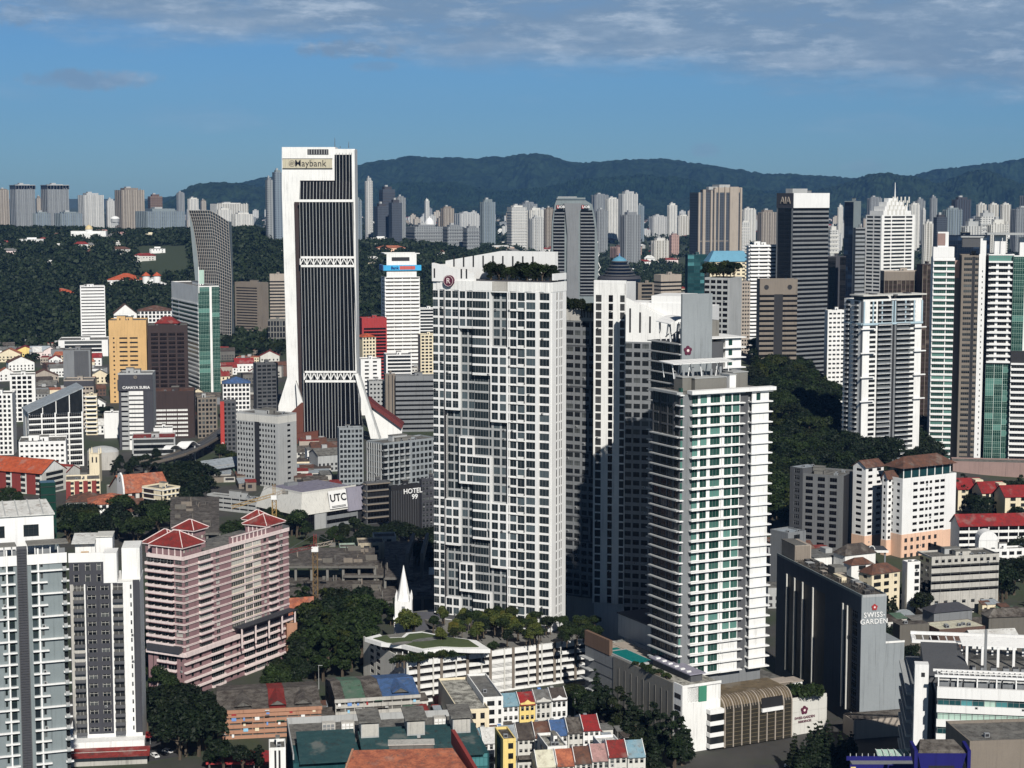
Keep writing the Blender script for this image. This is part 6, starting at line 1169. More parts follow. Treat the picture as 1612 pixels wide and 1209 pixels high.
def crane(label, px, pyb, pyt, D, jib, cj, k, jz=0.):
    b = at(px, pyb, D); t = at(px, pyt, D); o = empty('tower_crane', (b[0], b[1], 0)); tag(o, label, 'crane'); h = t[2]
    m = MB(); lattice(m, (0, 0, 0), (0, 0, h), 2.2, k, int(h / 2.4)); m.build('mast', o); m = MB(); m.box(-1.6, 1.6, -1.6, 1.6, h + .01, h + 2.4, 'cleanwhite'); m.build('cab', o)
    m = MB(); lattice(m, (0, 0, h + 2.6), (jib[0], jib[1], h + 2.6 + jib[2]), 1.5, k if k != 'rust' else 'maroon', 14); m.build('jib', o); m = MB(); lattice(m, (0, 0, h + 2.6), (cj[0], cj[1], h + 2.6 + cj[2]), 1.6, 'beige', 5); m.box(cj[0] - 1.5, cj[0] + 1.5, cj[1] - 1, cj[1] + 1, h + .6 + cj[2], h + 2.4 + cj[2], 'concrete'); m.build('counter_jib', o)
    m = MB(); lattice(m, (0, 0, h + 2.4), (0, 0, h + 8.5), 1.2, k if k != 'rust' else 'maroonwall', 4); m.bar((0, 0, h + 8.5), (jib[0] * .8, jib[1] * .8, h + 3.4 + jib[2] * .8), .16, 'dgrey'); m.bar((0, 0, h + 8.5), (cj[0], cj[1], h + 3 + cj[2]), .16, 'dgrey'); m.build('apex', o)
paint('rust', (.17, .11, .05), dirt=.5); paint('craneyellow', (.34, .22, .08))
crane('rusty yellow tower crane with red top between the pink tower and the steeple', 497, 950, 868, 850, (-16, -8, -2), (8, 4, 1), 'rust'); crane('yellow tower crane with long jib in front of the mall', 432, 815, 786, 990, (-23, -6, -6), (6, 2, 2), 'craneyellow')
def steeple():
    b = gnd(635, 995, 14); D = b[1]; t = at(635, 893, D)[2]; zs = at(635, 948, D)[2]; z1 = at(635, 975, D)[2]; o = empty('church_steeple', (b[0], D, 0)); tag(o, 'slender white pointed church steeple in front of the ruins', 'steeple'); m = MB()
    m.box(-4, 4, 0, 8, 0, z1, 'cleanwhite'); m.box(-4.4, 4.4, -.4, 8.4, z1 + .01, z1 + .6, 'cleanwhite'); m.box(-3.7, 3.7, .3, 7.7, z1 + .61, zs, 'cleanwhite'); m.build('tower', o)
    m = MB(); m.ring(0, 4, [(3.4, zs + .02), (2.5, zs + 3), (.12, t)], 'cleanwhite', 8); m.build('spire', o)
    for x in (-3.2, 3.2):
        for y in (.9, 7): MB().ring(x, y, [(.6, zs + .01), (.5, zs + 2), (.03, zs + 4)], 'cleanwhite', 6).build('pinnacle', o)
    m = MB(); m.box(-.7, .7, .22, .29, z1 + 1.5, zs - 2, 'grey'); m.build('louvre', o)
    a = at(660, 985, D + 8); o = empty('church_nave', (a[0], a[1], 0)); tag(o, 'dark slate roofed church nave right of the white steeple', 'church'); m = MB(); m.box(-7, 11, 0, 12, 0, a[2] - 2, 'offwhite'); m.build('wall', o); MB().gable(-7, 11, 0, 12, a[2] - 1.95, 6.5, 'slate', 'offwhite', 'x', .6).build('roof', o)
    simple('house', 'tan tiled long roof right of the pink tower', 'house', 452, 456, 494, 815, 968, 20, 'dbeige', 'p1', 'p1', 3.4, z0=0, roof='gx', rk='r_terra', rh=7); simple('house', 'orange walled house below the tan roof beside the pink tower', 'house', 448, 452, 468, 770, 985, 20, 'orange', 'p1', 'p1', 3.4, z0=0, roof='flat', rk='r_teal', boxes=0, tanks=0)
steeple()
# ================================================================ right middle: towers round the wooded hill
def rest_right():
    B = simple('residence_tower', 'white and grey residence tower with sky-blue framed crown above the dark trees', 'tower', 1327, 1357, 1449, 1250, 474, 26, 'white', 'p1.3 w1.2 p.3 b2.6 f.3 l.4 f.3 b2.6 w1.2 p1.3', 'p.4 b1.2 p1 b1.2 p.6 q.5', 3.45, z0=0, glass='glass', rail='steel', end=False, alt='grey', boxes=1, dep=1.6); H, Wd, L = B.H, B.W, B.L
    for i in range(1, 5): z = H - 3 - i * 17; m = MB(); B.fb(m, 'R', -2.5, Wd * .18, .1, 1.8, z, z + .8, 'cleanwhite'); B.fb(m, 'R', Wd * .86, Wd + 3, .1, 1.8, z, z + .8, 'cleanwhite'); m.build('sky_ledge', B.root)
    B.fb(B.q, 'R', -.5, Wd + .5, .1, .9, H - 17, H - 15.6, 'skypale'); B.fb(B.q, 'F', 0, L - .5, .1, .9, H - 17, H - 15.6, 'skypale')
    for a in (0, .15, .3, .48, .52, .7, .85, .985): B.fb(B.q, 'R', Wd * a, Wd * a + .9, .1, .85, H - 15.5, H - .4, 'skypale')
    for a, e in ((-.04, .46), (.54, 1.04)): m = MB(); m.box(Wd * a, Wd * e, -2.5, L * .6, H + 3.4, H + 4.3, 'offwhite'); m.box(Wd * a + 2, Wd * e - 2, .6, L * .5, H + .2, H + 3.39, 'bluglass'); m.box(Wd * (a + e) / 2 - 2, Wd * (a + e) / 2 + 2, 1, 6, H + 4.31, H + 5, 'slate'); m.build('roof_canopy', B.root)
    B.end()
paint('skypale', (.42, .55, .62)); rest_right()
G = 'green and white apartment towers at the right edge'
def edge_towers():
    kw = dict(z0=0, group=G)
    B = simple('apartment_tower', 'leftmost of the green and white towers, with white floor bands and green corner glass', 'tower', 1462, 1466, 1500, 1325, 408, -10, 'white', 'p.1 W1.6 p.1 W1', None, 4.3, glass='grnglass', slab=(.8, 1.2, 'cleanwhite'), frame='frame', end=False, L=30, boxes=1, **kw); B.fac('F', 'p1', 0, B.H, 4); m = MB(); m.box(0, B.W - .5, 2, 16, B.H + 1, B.H + 9, 'cleanwhite'); m.box(B.W * .2, B.W * .7, 4, 12, B.H + 9.01, B.H + 20, 'cleanwhite'); m.box(B.W * .2 - .2, B.W * .55, 3.8, 3.95, B.H + 10, B.H + 19, 'pinkpanel'); m.build('penthouse', B.root); B.fb(B.q, 'R', B.W + .1, B.W + 4.5, -14, -8, 0, B.H - 14, 'dgrey'); B.fb(B.q, 'R', B.W + .1, B.W + 4, -14, -8.2, B.H - 13.9, B.H - 1, 'pinkpanel'); B.end()
    B = simple('apartment_tower', 'beige and white tower with a dark central groove among the green and white towers', 'tower', 1506, 1511, 1548, 1318, 404, -10, 'dbeige', 'p.3 w1.2 l.45 w1.2 p.3', None, 4.0, glass='glass', frame='frame', end=False, L=30, boxes=1, sill=1.5, head=.5, tanks=0, s1=None, **kw); B.fb(B.q, 'R', B.W * .72, B.W, .02, .5, 0, B.H + 2, 'cleanwhite')
    for i in range(40): z = 4 + i * 4.0; B.fb(B.q, 'R', B.W * .86, B.W * .9, .505, .53, z, z + 1.4, 'dframe') if z < B.H - 8 else 0
    B.fac('F', 'p1', 0, B.H, 4, wall='dgrey'); m = MB(); m.box(B.W * .0, B.W * .75, -.2, 8, B.H + 7, B.H + 14, 'dgrey'); m.box(-1, B.W + .5, -1, 9, B.H + 14.01, B.H + 15, 'lgrey'); m.box(B.W * .76, B.W + .2, -.4, 10, B.H + .5, B.H + 14, 'cleanwhite'); m.build('roof_frame', B.root)
    B.end()
    B = simple('apartment_tower', 'white slab-banded tower whose lower half is green glass, near the right edge', 'tower', 1548, 1553, 1593, 1312, 402, -10, 'white', None, None, 4.2, end=False, L=30, boxes=0, tanks=0, **kw); zz = B.zc(568); B.fac('R', 'l.5 W1 p.5 W1.8 p.4 W.8', zz, B.H - 4, 4.2, glass='glass', slab=(1.8, 1.3, 'cleanwhite'), frame='frame'); B.fac('R', 'g1', B.H - 3.98, B.H - .2, 3.9, glass='grnglass'); B.fac('R', 'g2 p.05 g2 p.05 g2', 6, zz - .1, 4.2, glass='grnglass', frame='pgreen'); B.fac('F', 'p1', 0, B.H, 4, wall='dframe'); m = MB(); m.box(-2, B.W + 30, -3, 14, B.H + 15, B.H + 16.4, 'lgrey'); m.box(4, 12, 3, 10, B.H + .5, B.H + 14.98, 'cleanwhite'); m.box(B.W * .5, B.W * .52, -.2, .4, B.H + .5, B.H + 14.98, 'white'); m.box(B.W + 4, B.W + 28, 4, 12, B.H - 5, B.H + 13, 'cleanwhite'); m.build('roof_frame', B.root); B.end()
    B = simple('apartment_tower', 'green curtain-glass tower over white banded floors at the right frame edge', 'tower', 1588, 1592, 1650, 1306, 404, -10, 'white', None, None, 4.2, end=False, L=30, boxes=0, tanks=0, **kw); zz = B.zc(552); B.fac('R', 'g3 p.5 g3 p.3 g3', zz, B.H, 4.2, glass='grnglass', frame='pgreen'); B.fac('R', 'p.1 W3 p.4 w2 p.3', 6, zz - 9, 4.2, glass='glass', slab=(1.2, 1.3, 'cleanwhite')); B.fac('R', 'l1', zz - 8.9, zz - .1, 4); B.fac('F', 'p1', 0, B.H, 4, wall='dgrey'); B.end()
    simple('podium_building', 'pinkish podium band under the green and white towers', 'podium', 1494, 1500, 1680, 1290, 728, -10, 'pinkpanel', 'p1', 'p1', 4, z0=0, L=20, boxes=0, tanks=0)
paint('pinkpanel', (.30, .21, .19)); edge_towers()
simple('office_block', 'dark grey block with slatted stair tower and metal mono-pitch top, below the wooded hill', 'office block', 1243, 1263, 1290, 1010, 738, 40, 'dgrey', 'p1', 'p1 w1.2 p.6', 3.9, z0=0, glass='blkglass', frame='steel', boxes=0, rk='r_steel', par=.3, slab=None)
simple('apartment_block', 'grey mid-rise with rows of dark windows right of the slatted stair tower', 'apartment block', 1262, 1322, 1344, 1000, 752, 62, 'midgrey', 'p.5 l1 p.6', 'p.6 w1.2 p.8 w1.2 p.8 w1.2 p.4', 3.7, z0=0, glass='blkglass', boxes=2, tanks=7, seed=9)
def peach():
    B = simple('apartment_block', 'white and peach apartment block with arched windows and brown hipped roof hall', 'apartment block', 1397, 1420, 1504, 985, 758, 32, 'cleanwhite', 'p2.4 s1 p.5 s1 p.3 s.6 p.3 s.6 p.6 s1 p.3 s1 p2.6', 'p.6 s.7 p.8 s.7 p.5', 3.7, z0=0, glass='blkglass', roof='flat', end=False, boxes=0, tanks=0, sill=1, par=1.6); H, Wd, L = B.H, B.W, B.L; zp = B.zc(842)
    B.fb(B.q, 'R', -.1, Wd * .76, .03, .3, 0, zp, 'peach'); B.fb(B.q, 'R', Wd * .76 + .01, Wd + .1, .03, .28, 0, zp - .4, 'peach'); B.fb(B.q, 'F', 0, L, .03, .3, 0, zp, 'peach')
    for i in range(3):
        for j in range(6): B.fb(B.q, 'R', 2 + j * Wd * .11, 4 + j * Wd * .11, .31, .36, zp - 4.5 - i * 4.4, zp - 2.2 - i * 4.4, 'dframe')
    B.end(); MB().hip(4, Wd + 2, 4, L + 6, H + 6.5, 5.5, 'r_brown', 1.5).build('hall_roof', B.root); m = MB(); m.box(5, Wd + 1, 5, L + 5, H + .3, H + 6.48, 'tealglass')
    for i in range(7): m.box(5 + i * (Wd - 4) / 6.2, 5.6 + i * (Wd - 4) / 6.2, 4.8, 4.98, H + .3, H + 6.4, 'white')
    m.build('roof_hall', B.root)
    for lab, l, c, r, D, top in (('white apartment wing with arched windows and brown gable, left of the peach-based block', 1342, 1362, 1390, 1002, 736), ('narrow white stair wing with arched windows between the two peach-based wings', 1388, 1396, 1412, 990, 752)):
        B = simple('apartment_block', lab, 'apartment block', l, c, r, D, top, 35, 'cleanwhite', 'p.6 s1 p1 s1 p.6', 'p.6 s1 p.6', 3.7, z0=0, glass='blkglass', roof='gx', rk='r_brown', rh=3.2, end=False); B.fb(B.q, 'R', -.1, B.W + .1, .03, .3, 0, zp - 4, 'peach'); B.fb(B.q, 'F', 0, B.L, .03, .3, 0, zp - 4, 'peach'); B.end()
    o = empty('entrance_canopy', at(1364, 868, 960)); tag(o, 'dark entrance canopy with white arches below the white apartment wing', 'canopy'); m = MB(); m.box(-7, 12, 0, 14, -.5, .4, 'slate'); m.box(-7, 12, -.3, -.01, -.7, .6, 'white'); m.build('roof', o)
    for i in range(3): m = MB(); [m.bar((-5 + i * 4 + 1.7 * cos(j * pi / 6), .6, 1 + 2 * sin(j * pi / 6)), (-5 + i * 4 + 1.7 * cos((j + 1) * pi / 6), .6, 1 + 2 * sin((j + 1) * pi / 6)), .35, 'white') for j in range(6)]; m.build('arch', o)
    m = MB(); [m.box(x, x + .8, 1, 1.8, -14, -.51, 'grey') for x in (-6, 2, 10)]; m.build('post', o)
peach()
simple('office_block', 'stained grey office with three dark window bands at the right', 'office block', 1443, 1466, 1572, 855, 880, 14, 'oldwhite', 'p1', 'p1 s1 p1 s1 p1', 3.7, z0=0, end=False, boxes=2, tanks=4, seed=12)
def greyoffice():
    o = [x for x in C.objects if x.get('label', '').startswith('stained grey office')][0]; B = Bld('x', '', '', 1443, 1466, 1572, 855, 880, 14, z0=0); bpy.data.objects.remove(B.root); B.root = o; H = B.H; B.wall = 'oldwhite'; B.bod = MB(); z0 = H * .33
    B.fac('R', 'w1', z0, H - 3.2, (H - 3.2 - z0) / 4, glass='blkglass', sill=2.25, head=.1); B.fac('R', 'p1 (s1 p.9)*10', H - 3.18, H, 3.2, glass='blkglass', sill=1.4); B.fac('R', 'p1 (s1 p1.4)*7', 0, z0 - .02, 3.9, glass='glass', sill=1.3); B.end()
greyoffice()
simple('shop_building', 'cream yellow block with brown roof behind the slab hotel roof', 'shop building', 1352, 1372, 1416, 850, 905, 30, 'cream', 'p.4 w1.4 p.6 w1 p1 s.6 p.5', 'p1 s1 p1', 3.4, z0=0, roof='hip', rk='r_brown', rh=4)
simple('shop_building', 'narrow bright white shop house left of the stained grey office', 'shop building', 1420, 1428, 1448, 858, 888, 16, 'cleanwhite', 'p1.6 w1 p.2', 'p1', 3.4, z0=0, boxes=0)
simple('house', 'dark brown hipped roof house behind the cream yellow block', 'house', 1312, 1330, 1378, 925, 875, 26, 'white', 'p1', 'p1', 3.4, z0=0, roof='hip', rk='r_dark', rh=5)
simple('house', 'white walled house with dark roof between slab hotel and arched apartments', 'house', 1328, 1340, 1374, 890, 890, 20, 'white', 'p1 w1 p1', 'p1', 3.4, z0=0, roof='hip', rk='r_brown', rh=3)
simple('shed', 'long low shed with slate roof in front of the stained grey office', 'shed', 1452, 1470, 1530, 800, 965, 20, 'grey', 'p1', 'p1', 3.4, z0=0, roof='hip', rk='slate', rh=3)
simple('shed', 'flat cream-roofed shed with tanks above the white office complex', 'shed', 1452, 1478, 1550, 742, 992, 18, 'brown', 'p1', 'p1', 3.4, z0=0, roof='flat', rk='r_cream', boxes=0, tanks=5, par=.2)
simple('shed', 'wide rusty dark roof at the far right behind the white office complex', 'shed', 1545, 1556, 1640, 770, 972, 8, 'ruin', 'p1', 'p1', 3.4, z0=0, roof='hip', rk='r_rot', rh=3)
simple('shed', 'dusty brown flat roof left of the cream-roofed shed', 'shed', 1405, 1416, 1462, 745, 985, 14, 'ruin', 'p1', 'p1', 3, z0=0, roof='flat', rk='r_rot', boxes=0, tanks=1, par=.2)
simple('shed', 'white shed roofs with a maroon awning behind the steel roof frames', 'shed', 1518, 1530, 1600, 715, 1004, 10, 'white', 'p1', 'p1', 3, z0=0, roof='gx', rk='r_white', rh=2)
simple('hall_building', 'low beige hall with glazed lantern roof on the dark block left of the slab hotel', 'hall', 1212, 1240, 1268, 905, 842, 35, 'grey', 'p1 w1 p1', 'p1', 4, z0=0, roof='flat', rk='r_steel', boxes=0)
simple('shop_building', 'white boxy building with barrel-vaulted roof right of the arched apartments', 'shop building', 1536, 1545, 1612, 930, 868, 10, 'white', 'p1 (w1 p.5)*5', 'p1', 3.6, z0=0, rk='r_grey')
def barrel():
    p = at(1556, 845, 935); o = empty('vaulted_kiosk', (p[0], p[1], 0)); tag(o, 'white barrel-vaulted stair kiosk above the boxy white building', 'kiosk'); m = MB(); m.box(-5, 5, 0, 8, 0, p[2] - 2, 'white'); m.build('wall', o); m = MB(); m.xz([(-5 * cos(i * pi / 12), p[2] - 1.98 + 5 * sin(i * pi / 12)) for i in range(13)], -.2, 8.2, 'cleanwhite'); m.build('vault', o)
barrel()
for i, (l, r, y, lab) in enumerate(((1508, 1548, 770, 'left one of three red-roofed terrace houses with cream party walls below the green towers'), (1546, 1584, 776, 'middle one of three red-roofed terrace houses with cream party walls below the green towers'), (1582, 1640, 782, 'right one of three red-roofed terrace houses with cream party walls below the green towers'))):
    B = simple('terrace_house', lab, 'terrace house', l - 1, l, r, 1130 - i * 18, y, -6 + 12, 'cream', '(p1 w1)*3 p1', 'p1', 3.4, z0=0, roof='gx', rk='r_bright', rh=5.5, group='red-roofed terrace houses', L=18); m = MB(); m.box(B.W * .7, B.W, 1, 9, B.H - 1, B.H + 5.5, 'cream'); m.build('roof_dormer', B.root)
simple('school_block', 'long two-storey block with dark red roof and open galleries at the right edge', 'school', 1504, 1510, 1650, 960, 828, -4 + 10, 'white', '(w3 p.3)*9', 'p1', 3.6, z0=0, glass='blkglass', roof='gx', rk='r_bright', rh=5, L=14)
# ================================================================ behind the residences
def uob():
    D = 2250.; x0 = xat(905, D, 100); o = empty('office_tower', (x0, D, 0)); tag(o, 'dark grey banded office tower with curved shoulders and UOB lettering', 'office tower'); z_ = lambda y: at(905, y, D)[2]; X = lambda p: xat(p, D, 100) - x0
    m = MB(); m.xz([(X(868), 0), (X(868), z_(400)), (X(869), z_(350)), (X(873), z_(322)), (X(876), z_(314)), (X(921), z_(315)), (X(932), z_(322)), (X(938), z_(350)), (X(942), z_(400)), (X(943), 0)], 2, 34, 'bluegrey'); m.build('body', o)
    m = MB(); m.xz([(X(891), 0), (X(893), z_(370)), (X(889), z_(325)), (X(887), z_(320)), (X(916), z_(320)), (X(911), z_(335)), (X(910), z_(370)), (X(912), 0)], -1.5, 1.9, 'grey'); m.box(X(876), X(921), .5, 30, z_(314) + .1, z_(311), 'bluegrey'); m.box(X(878), X(908), 6, 10, z_(311) + .1, z_(309.5), 'lgrey'); m.build('core_shaft', o)
    for i in range(26):
        z = z_(331) - i * 4.1 - 4
        for a, e in ((X(871 + max(0, 4 - i) * .5), X(888.5)), (X(913.5), X(936 - max(0, 5 - i) * .8))):
            m = MB(); m.box(a, e, .2, 1.98, z, z + 1.5, 'grey'); m.box(a, e, 1, 1.97, z + 1.501, z + 4.05, 'blkglass'); m.build('storey_band', o)
    for a, e in ((876, 887), (915, 926)): m = MB(); m.box(X(a), X(e), -.4, 1.9, z_(329), z_(322.5), 'black'); s = m.build('sign_panel', o); m = MB(); m.box(X(a) + .2, X(a) + 2.6, -.5, -.41, z_(328.5), z_(323), 'redwall'); m.build('sign_mark', s); put_text('sign_letters', text_mesh('UOB', 4.4, 'cleanwhite', .05, .12), s, (X((a + e) / 2 + 1.4), -.6, z_(325.8)))
    m = MB(); m.hexa([(X(938), 6, 0), (X(948), 6, 0), (X(948), 20, 0), (X(938), 20, 0), (X(936), 6, z_(352)), (X(937), 6, z_(352)), (X(937), 20, z_(352)), (X(936), 20, z_(352))], 'navyglass')
    for a in (360, 380, 400, 420): m.bar((X(937), 5.5, z_(a + 16)), (X(937 + (a - 345) * .12), 5.5, z_(a)), .8, 'cleanwhite'); m.bar((X(937), 5.5, z_(a)), (X(938 + (a - 345) * .12), 5.5, z_(a + 20)), .8, 'cleanwhite')
    m.bar((X(936.5), 5.4, z_(352)), (X(948), 5.4, 20), 1, 'lgrey'); m.build('glass_fin', o)
uob()
def tiered():
    D = 1950.; p = at(977, 440, D); o = empty('domed_building', (p[0], D + 25, 0)); tag(o, 'blue glass building with stepped conical tiered dome behind the residence', 'domed building'); z_ = lambda y: at(977, y, D)[2]; s = D / F
    m = MB(); m.ring(0, 0, [(35 * s, 0), (35 * s, z_(440)), (33 * s, z_(436))], ['navyglass', 'slate', 'slate'], 40); m.build('body', o)
    for i, (r, y0, y1) in enumerate(((25, 440, 433), (22.5, 433, 428), (19, 428, 423), (16, 423, 418), (12.5, 418, 412))): m = MB(); m.ring(0, 0, [(r * s, z_(y0) + .05), (r * s, z_(y1) - 1.2), ((r + .9) * s, z_(y1) - 1.1), ((r + .5) * s, z_(y1))], ['navyglass', 'slate', 'dgrey', 'dgrey'], 40); m.build('tier', o)
    m = MB(); m.ring(0, 0, [(12 * s, z_(412) + .05), (9 * s, z_(408)), (.6, z_(404)), (.4, z_(400))], ['skyglass', 'skyglass', 'blue', 'blue'], 24); m.build('dome', o)
paint('skyglass', (.12, .30, .42), .3); tiered()
MID = [  # name, label, category, l, c, r, D, top, b, wall, R bays, F bays, fh, options
 ('office_building', 'round beige banded block right of the tiered blue dome', 'office block', 1029, 1040, 1072, 1850, 434, 30, 'beige', 'w1', 'w1', 4.0, dict(sill=2, head=.2, top_off=6, glass='glass')),
 ('office_building', 'low brown grey block between the tiered dome and the round beige block', 'office block', 1000, 1004, 1032, 1900, 447, 15, 'dbeige', 'p1 w3 p1', 'p1', 4, {}),
 ('office_building', 'teal glass office left of the blue-roofed hotel', 'office block', 1078, 1082, 1112, 2050, 402, 14, 'teal', 'g1 g1 g1', 'p1', 4, dict(glass='tealglass')),
 ('apartment_tower', 'grey concrete tower with a roof garden of trees behind the emblem wall', 'tower', 1108, 1147, 1166, 1150, 440, 62, 'lgrey', 'p1', '(w1 p.3)*4', 3.6, dict(glass='blkglass', boxes=0, tanks=0)),
 ('apartment_tower', 'white round-ended apartment tower with slab bands right of the blue-roofed hotel', 'tower', 1174, 1180, 1222, 1750, 387, 14, 'cleanwhite', 'w1.5 p.3 w1.5 p.3 w1.5', 'p1', 3.6, dict(slab=(1.6, 1.1, 'cleanwhite'), boxes=2)),
 ('office_tower', 'brown tower with two round portholes on its crown and a glass centre strip', 'office tower', 1190, 1195, 1254, 1500, 441, 8, 'dbeige', 'w2.3 l1.4 w2.3', 'p1', 4.2, dict(glass='blkglass', sill=1.8, head=.4, top_off=12, boxes=0)),
 ('office_block', 'dark glass block with concrete stair core right of the AIA tower', 'office block', 1297, 1301, 1330, 1800, 405, 14, 'slate', 'g2 p1 g1.4', 'p1', 4, dict(glass='blkglass')),
 ('shop_building', 'white stepped low building between the AIA tower and the white-grey residence', 'shop building', 1297, 1302, 1330, 1560, 490, 14, 'white', 'p.5 (s1 p.5)*4', 'p1', 4, {}),
 ('office_tower', 'slim dark curved-top tower right of the AIA tower', 'office tower', 1327, 1342, 1353, 1800, 318, 50, 'bluegrey', 'p1', 'g1 g1', 4, dict(glass='navyglass')),
 ('office_tower', 'grey-blue banded office in front of the slim dark tower', 'office tower', 1341, 1345, 1360, 1740, 360, 14, 'steel', 'w1', 'p1', 4, dict(sill=2, head=.2)),
 ('hotel_building', 'brown hotel with tall white column strips and yellow crown', 'hotel', 1384, 1390, 1450, 1650, 428, 10, 'dbrown', '(f.12 w1)*9', 'p1', 4.2, dict(glass='brownglass', top_off=8, alt='dbeige', boxes=1, pk='beige')),
 ('hotel_building', 'brown block with column strips right of the yellow-crowned hotel', 'hotel', 1448, 1450, 1470, 1640, 418, 10, 'dbrown', '(f.12 w1)*3', 'p1', 4.2, dict(glass='brownglass', alt='dbeige')),
 ('office_block', 'navy glass block with flat dark roof behind the green and white towers', 'office block', 1472, 1480, 1555, 1720, 372, 12, 'navyglass', 'g1 g1 g1', 'p1', 4, dict(glass='navyglass')),
 ('apartment_tower', 'beige tower beside the white round-ended apartment tower', 'tower', 1160, 1164, 1180, 1620, 445, 12, 'beige', '(s1 p.6)*4', 'p1', 3.4, {}),
]
for n_, lab, cat, l, c, r, D, top, b, wall, rb, fb_, fh, kw in MID: simple(n_, lab, cat, l, c, r, D, top, b, wall, rb, fb_, fh, z0=0, **kw)
def aia():
    B = simple('office_tower', 'dark banded AIA office tower with bright white crown', 'office tower', 1221, 1247, 1303, 1720, 306, 32, 'grey', 'w1', 'p.2 g1 g1 p.2', 4.3, z0=0, end=False, glass='blkglass', sill=1.7, head=.2, boxes=1, alt='cleanwhite', top_off=13)
    B.fac('R', 'q1', B.H - 12.9, B.H + 1.3, 5, alt='cleanwhite', off=.6); B.fb(B.q, 'F', 0, B.L, .06, .3, B.H - 12.9, B.H + 1.2, 'slate'); m = MB(); m.box(4, B.W * .5, 6, 16, B.H + .3, B.H + 5.5, 'lgrey'); m.build('plant_room', B.root)
    put_text('sign_letters', text_mesh('AIA', 9.5, 'beige', .3, .05), B.root, (-.6, B.L * .45, B.H - 6), -pi / 2); B.end()
aia()
def stepped():
    D = 1900; B = simple('office_tower', 'cream white stepped ziggurat-topped office tower with a mast', 'office tower', 1361, 1386, 1438, D, 340, 34, 'white', 'p.8 w2 p.3 w4 p.3 w2 p.8', 'p.4 w3 p.4 w3 p.4', 3.9, z0=0, end=False, sill=1.6, head=.3, boxes=0, tanks=0); H, Wd, L = B.H, B.W, B.L
    for i, (f, y) in enumerate(((.08, 332), (.16, 325), (.26, 318), (.36, 312))): m = MB(); z = B.zc(y); m.box(Wd * f, Wd * (1 - f), L * f, L * (1 - f), (H if i == 0 else B.zc((332, 325, 318)[i - 1])) + .02, z, 'white'); [m.box(Wd * (f + .12 * j), Wd * (f + .12 * j) + 2, L * f - .3, L * f - .02, z - 5, z + 1.5, 'offwhite') for j in range(1, 6)]; m.build('crown_tier', B.root)
    m = MB(); m.bar((Wd * .62, L * .5, B.zc(312)), (Wd * .62, L * .5, B.zc(287)), 1.2, 'cleanwhite', .4); m.build('mast', B.root); B.end()
    p = at(1143, 412, 1900); B = simple('hotel_building', 'pale hotel with a blue hipped roof crown', 'hotel', 1108, 1116, 1180, 1880, 412, 10, 'cream', '(p.6 s.8)*8', 'p1', 3.8, z0=0, roof='none'); m = MB(); m.hexa([(-1, -1, B.H), (B.W + 1, -1, B.H), (B.W + 1, B.L + 1, B.H), (-1, B.L + 1, B.H), (6, 5, B.H + 11), (B.W - 6, 5, B.H + 11), (B.W - 6, B.L - 5, B.H + 11), (6, B.L - 5, B.H + 11)], 'skyglass'); m.build('roof', B.root)
stepped()
def portholes():
    o = [x for x in C.objects if x.get('label', '').startswith('brown tower with two round')][0]; D = 1500; H = at(1195, 441, D)[2]; W_ = xat(1254, D, 100) - xat(1195, D, 100)
    for f in (.18, .82): m = MB(); m.xz([(W_ * f + 2 * cos(i * pi / 10), H - 6 + 2 * sin(i * pi / 10)) for i in range(20)], -.35, -.02, 'dframe'); m.build('porthole', o)
portholes()
# ================================================================ far skyline
FM = {}
for k, w in (('fwhite', (.58, .58, .56)), ('fbeige', (.38, .34, .29)), ('fgrey', (.27, .29, .30)), ('fblue', (.20, .25, .30)), ('fdark', (.06, .075, .10)), ('fbrown', (.20, .14, .11)), ('fpink', (.45, .30, .26)), ('fcream', (.46, .44, .39))): farm(k, w, (w[0] * .07, w[1] * .08, w[2] * .1), 3.6, 5.5 if k != 'fdark' else 3, .5, .45)
def far(l, r, top, D, col, label, style='v', crown=0, group=None, name='apartment_tower', cat='tower', cf=.24, dp=None):
    c = l + (r - l) * cf; B = Bld(name, label, cat, l, c, r, D, top, 24, z0=gz(xat(c, D), D) - 14, wall=col, group=group, body=False); W_, L, H = B.W, B.L, B.H; L = min(L, W_ * 2.2); m = MB(); m.box(0, W_, 0, L, 0, H, col); base = {'fwhite': ('offwhite', 'lgrey')[int(l) % 2], 'fbeige': 'dbeige', 'fgrey': 'grey', 'fblue': 'bluegrey', 'fdark': 'slate', 'fbrown': 'brown', 'fpink': 'pinkpanel', 'fcream': 'offwhite'}[col]; rr = random.Random(int(l * 7 + top))
    if style == 'v':
        n = max(3, int((r - l) / 5))
        for i in range(n): a = W_ * (i + .1) / n; m.box(a, a + W_ / n * .34, -1.6, -.01, 0, H + rr.choice([0, 0, 2, 4]), base)
        for i in range(max(2, n // 2)): k = max(2, n // 2); a = L * (i + .15) / k; m.box(-1.6, -.01, a, a + L / k * .4, 0, H, base)
    elif style == 'h':
        for i in range(int(H / 7)): z = i * 7.; m.box(-.8, W_ + .8, -.8, -.02, z, z + 2.2, base); m.box(-.8, -.02, -.01, L, z, z + 2.2, base)
    m.build('body', B.root); m = MB(); m.box(W_ * .2, W_ * .8, L * .2, L * .8, H + .02, H + 4 + crown, base if crown < 8 else 'lgrey'); m.box(W_ * .3, W_ * .5, L * .3, L * .6, H + 4.03 + crown, H + 8 + crown, 'lgrey')
    if crown >= 8: [m.box(W_ * i / 7, W_ * i / 7 + 2, -.5, L, H + .03, H + crown, 'dgrey') for i in range(8)]; m.box(-1, W_ + 1, -1, L + 1, H + crown + .02, H + crown + 2, 'lgrey')
    m.build('roof', B.root)
    return B
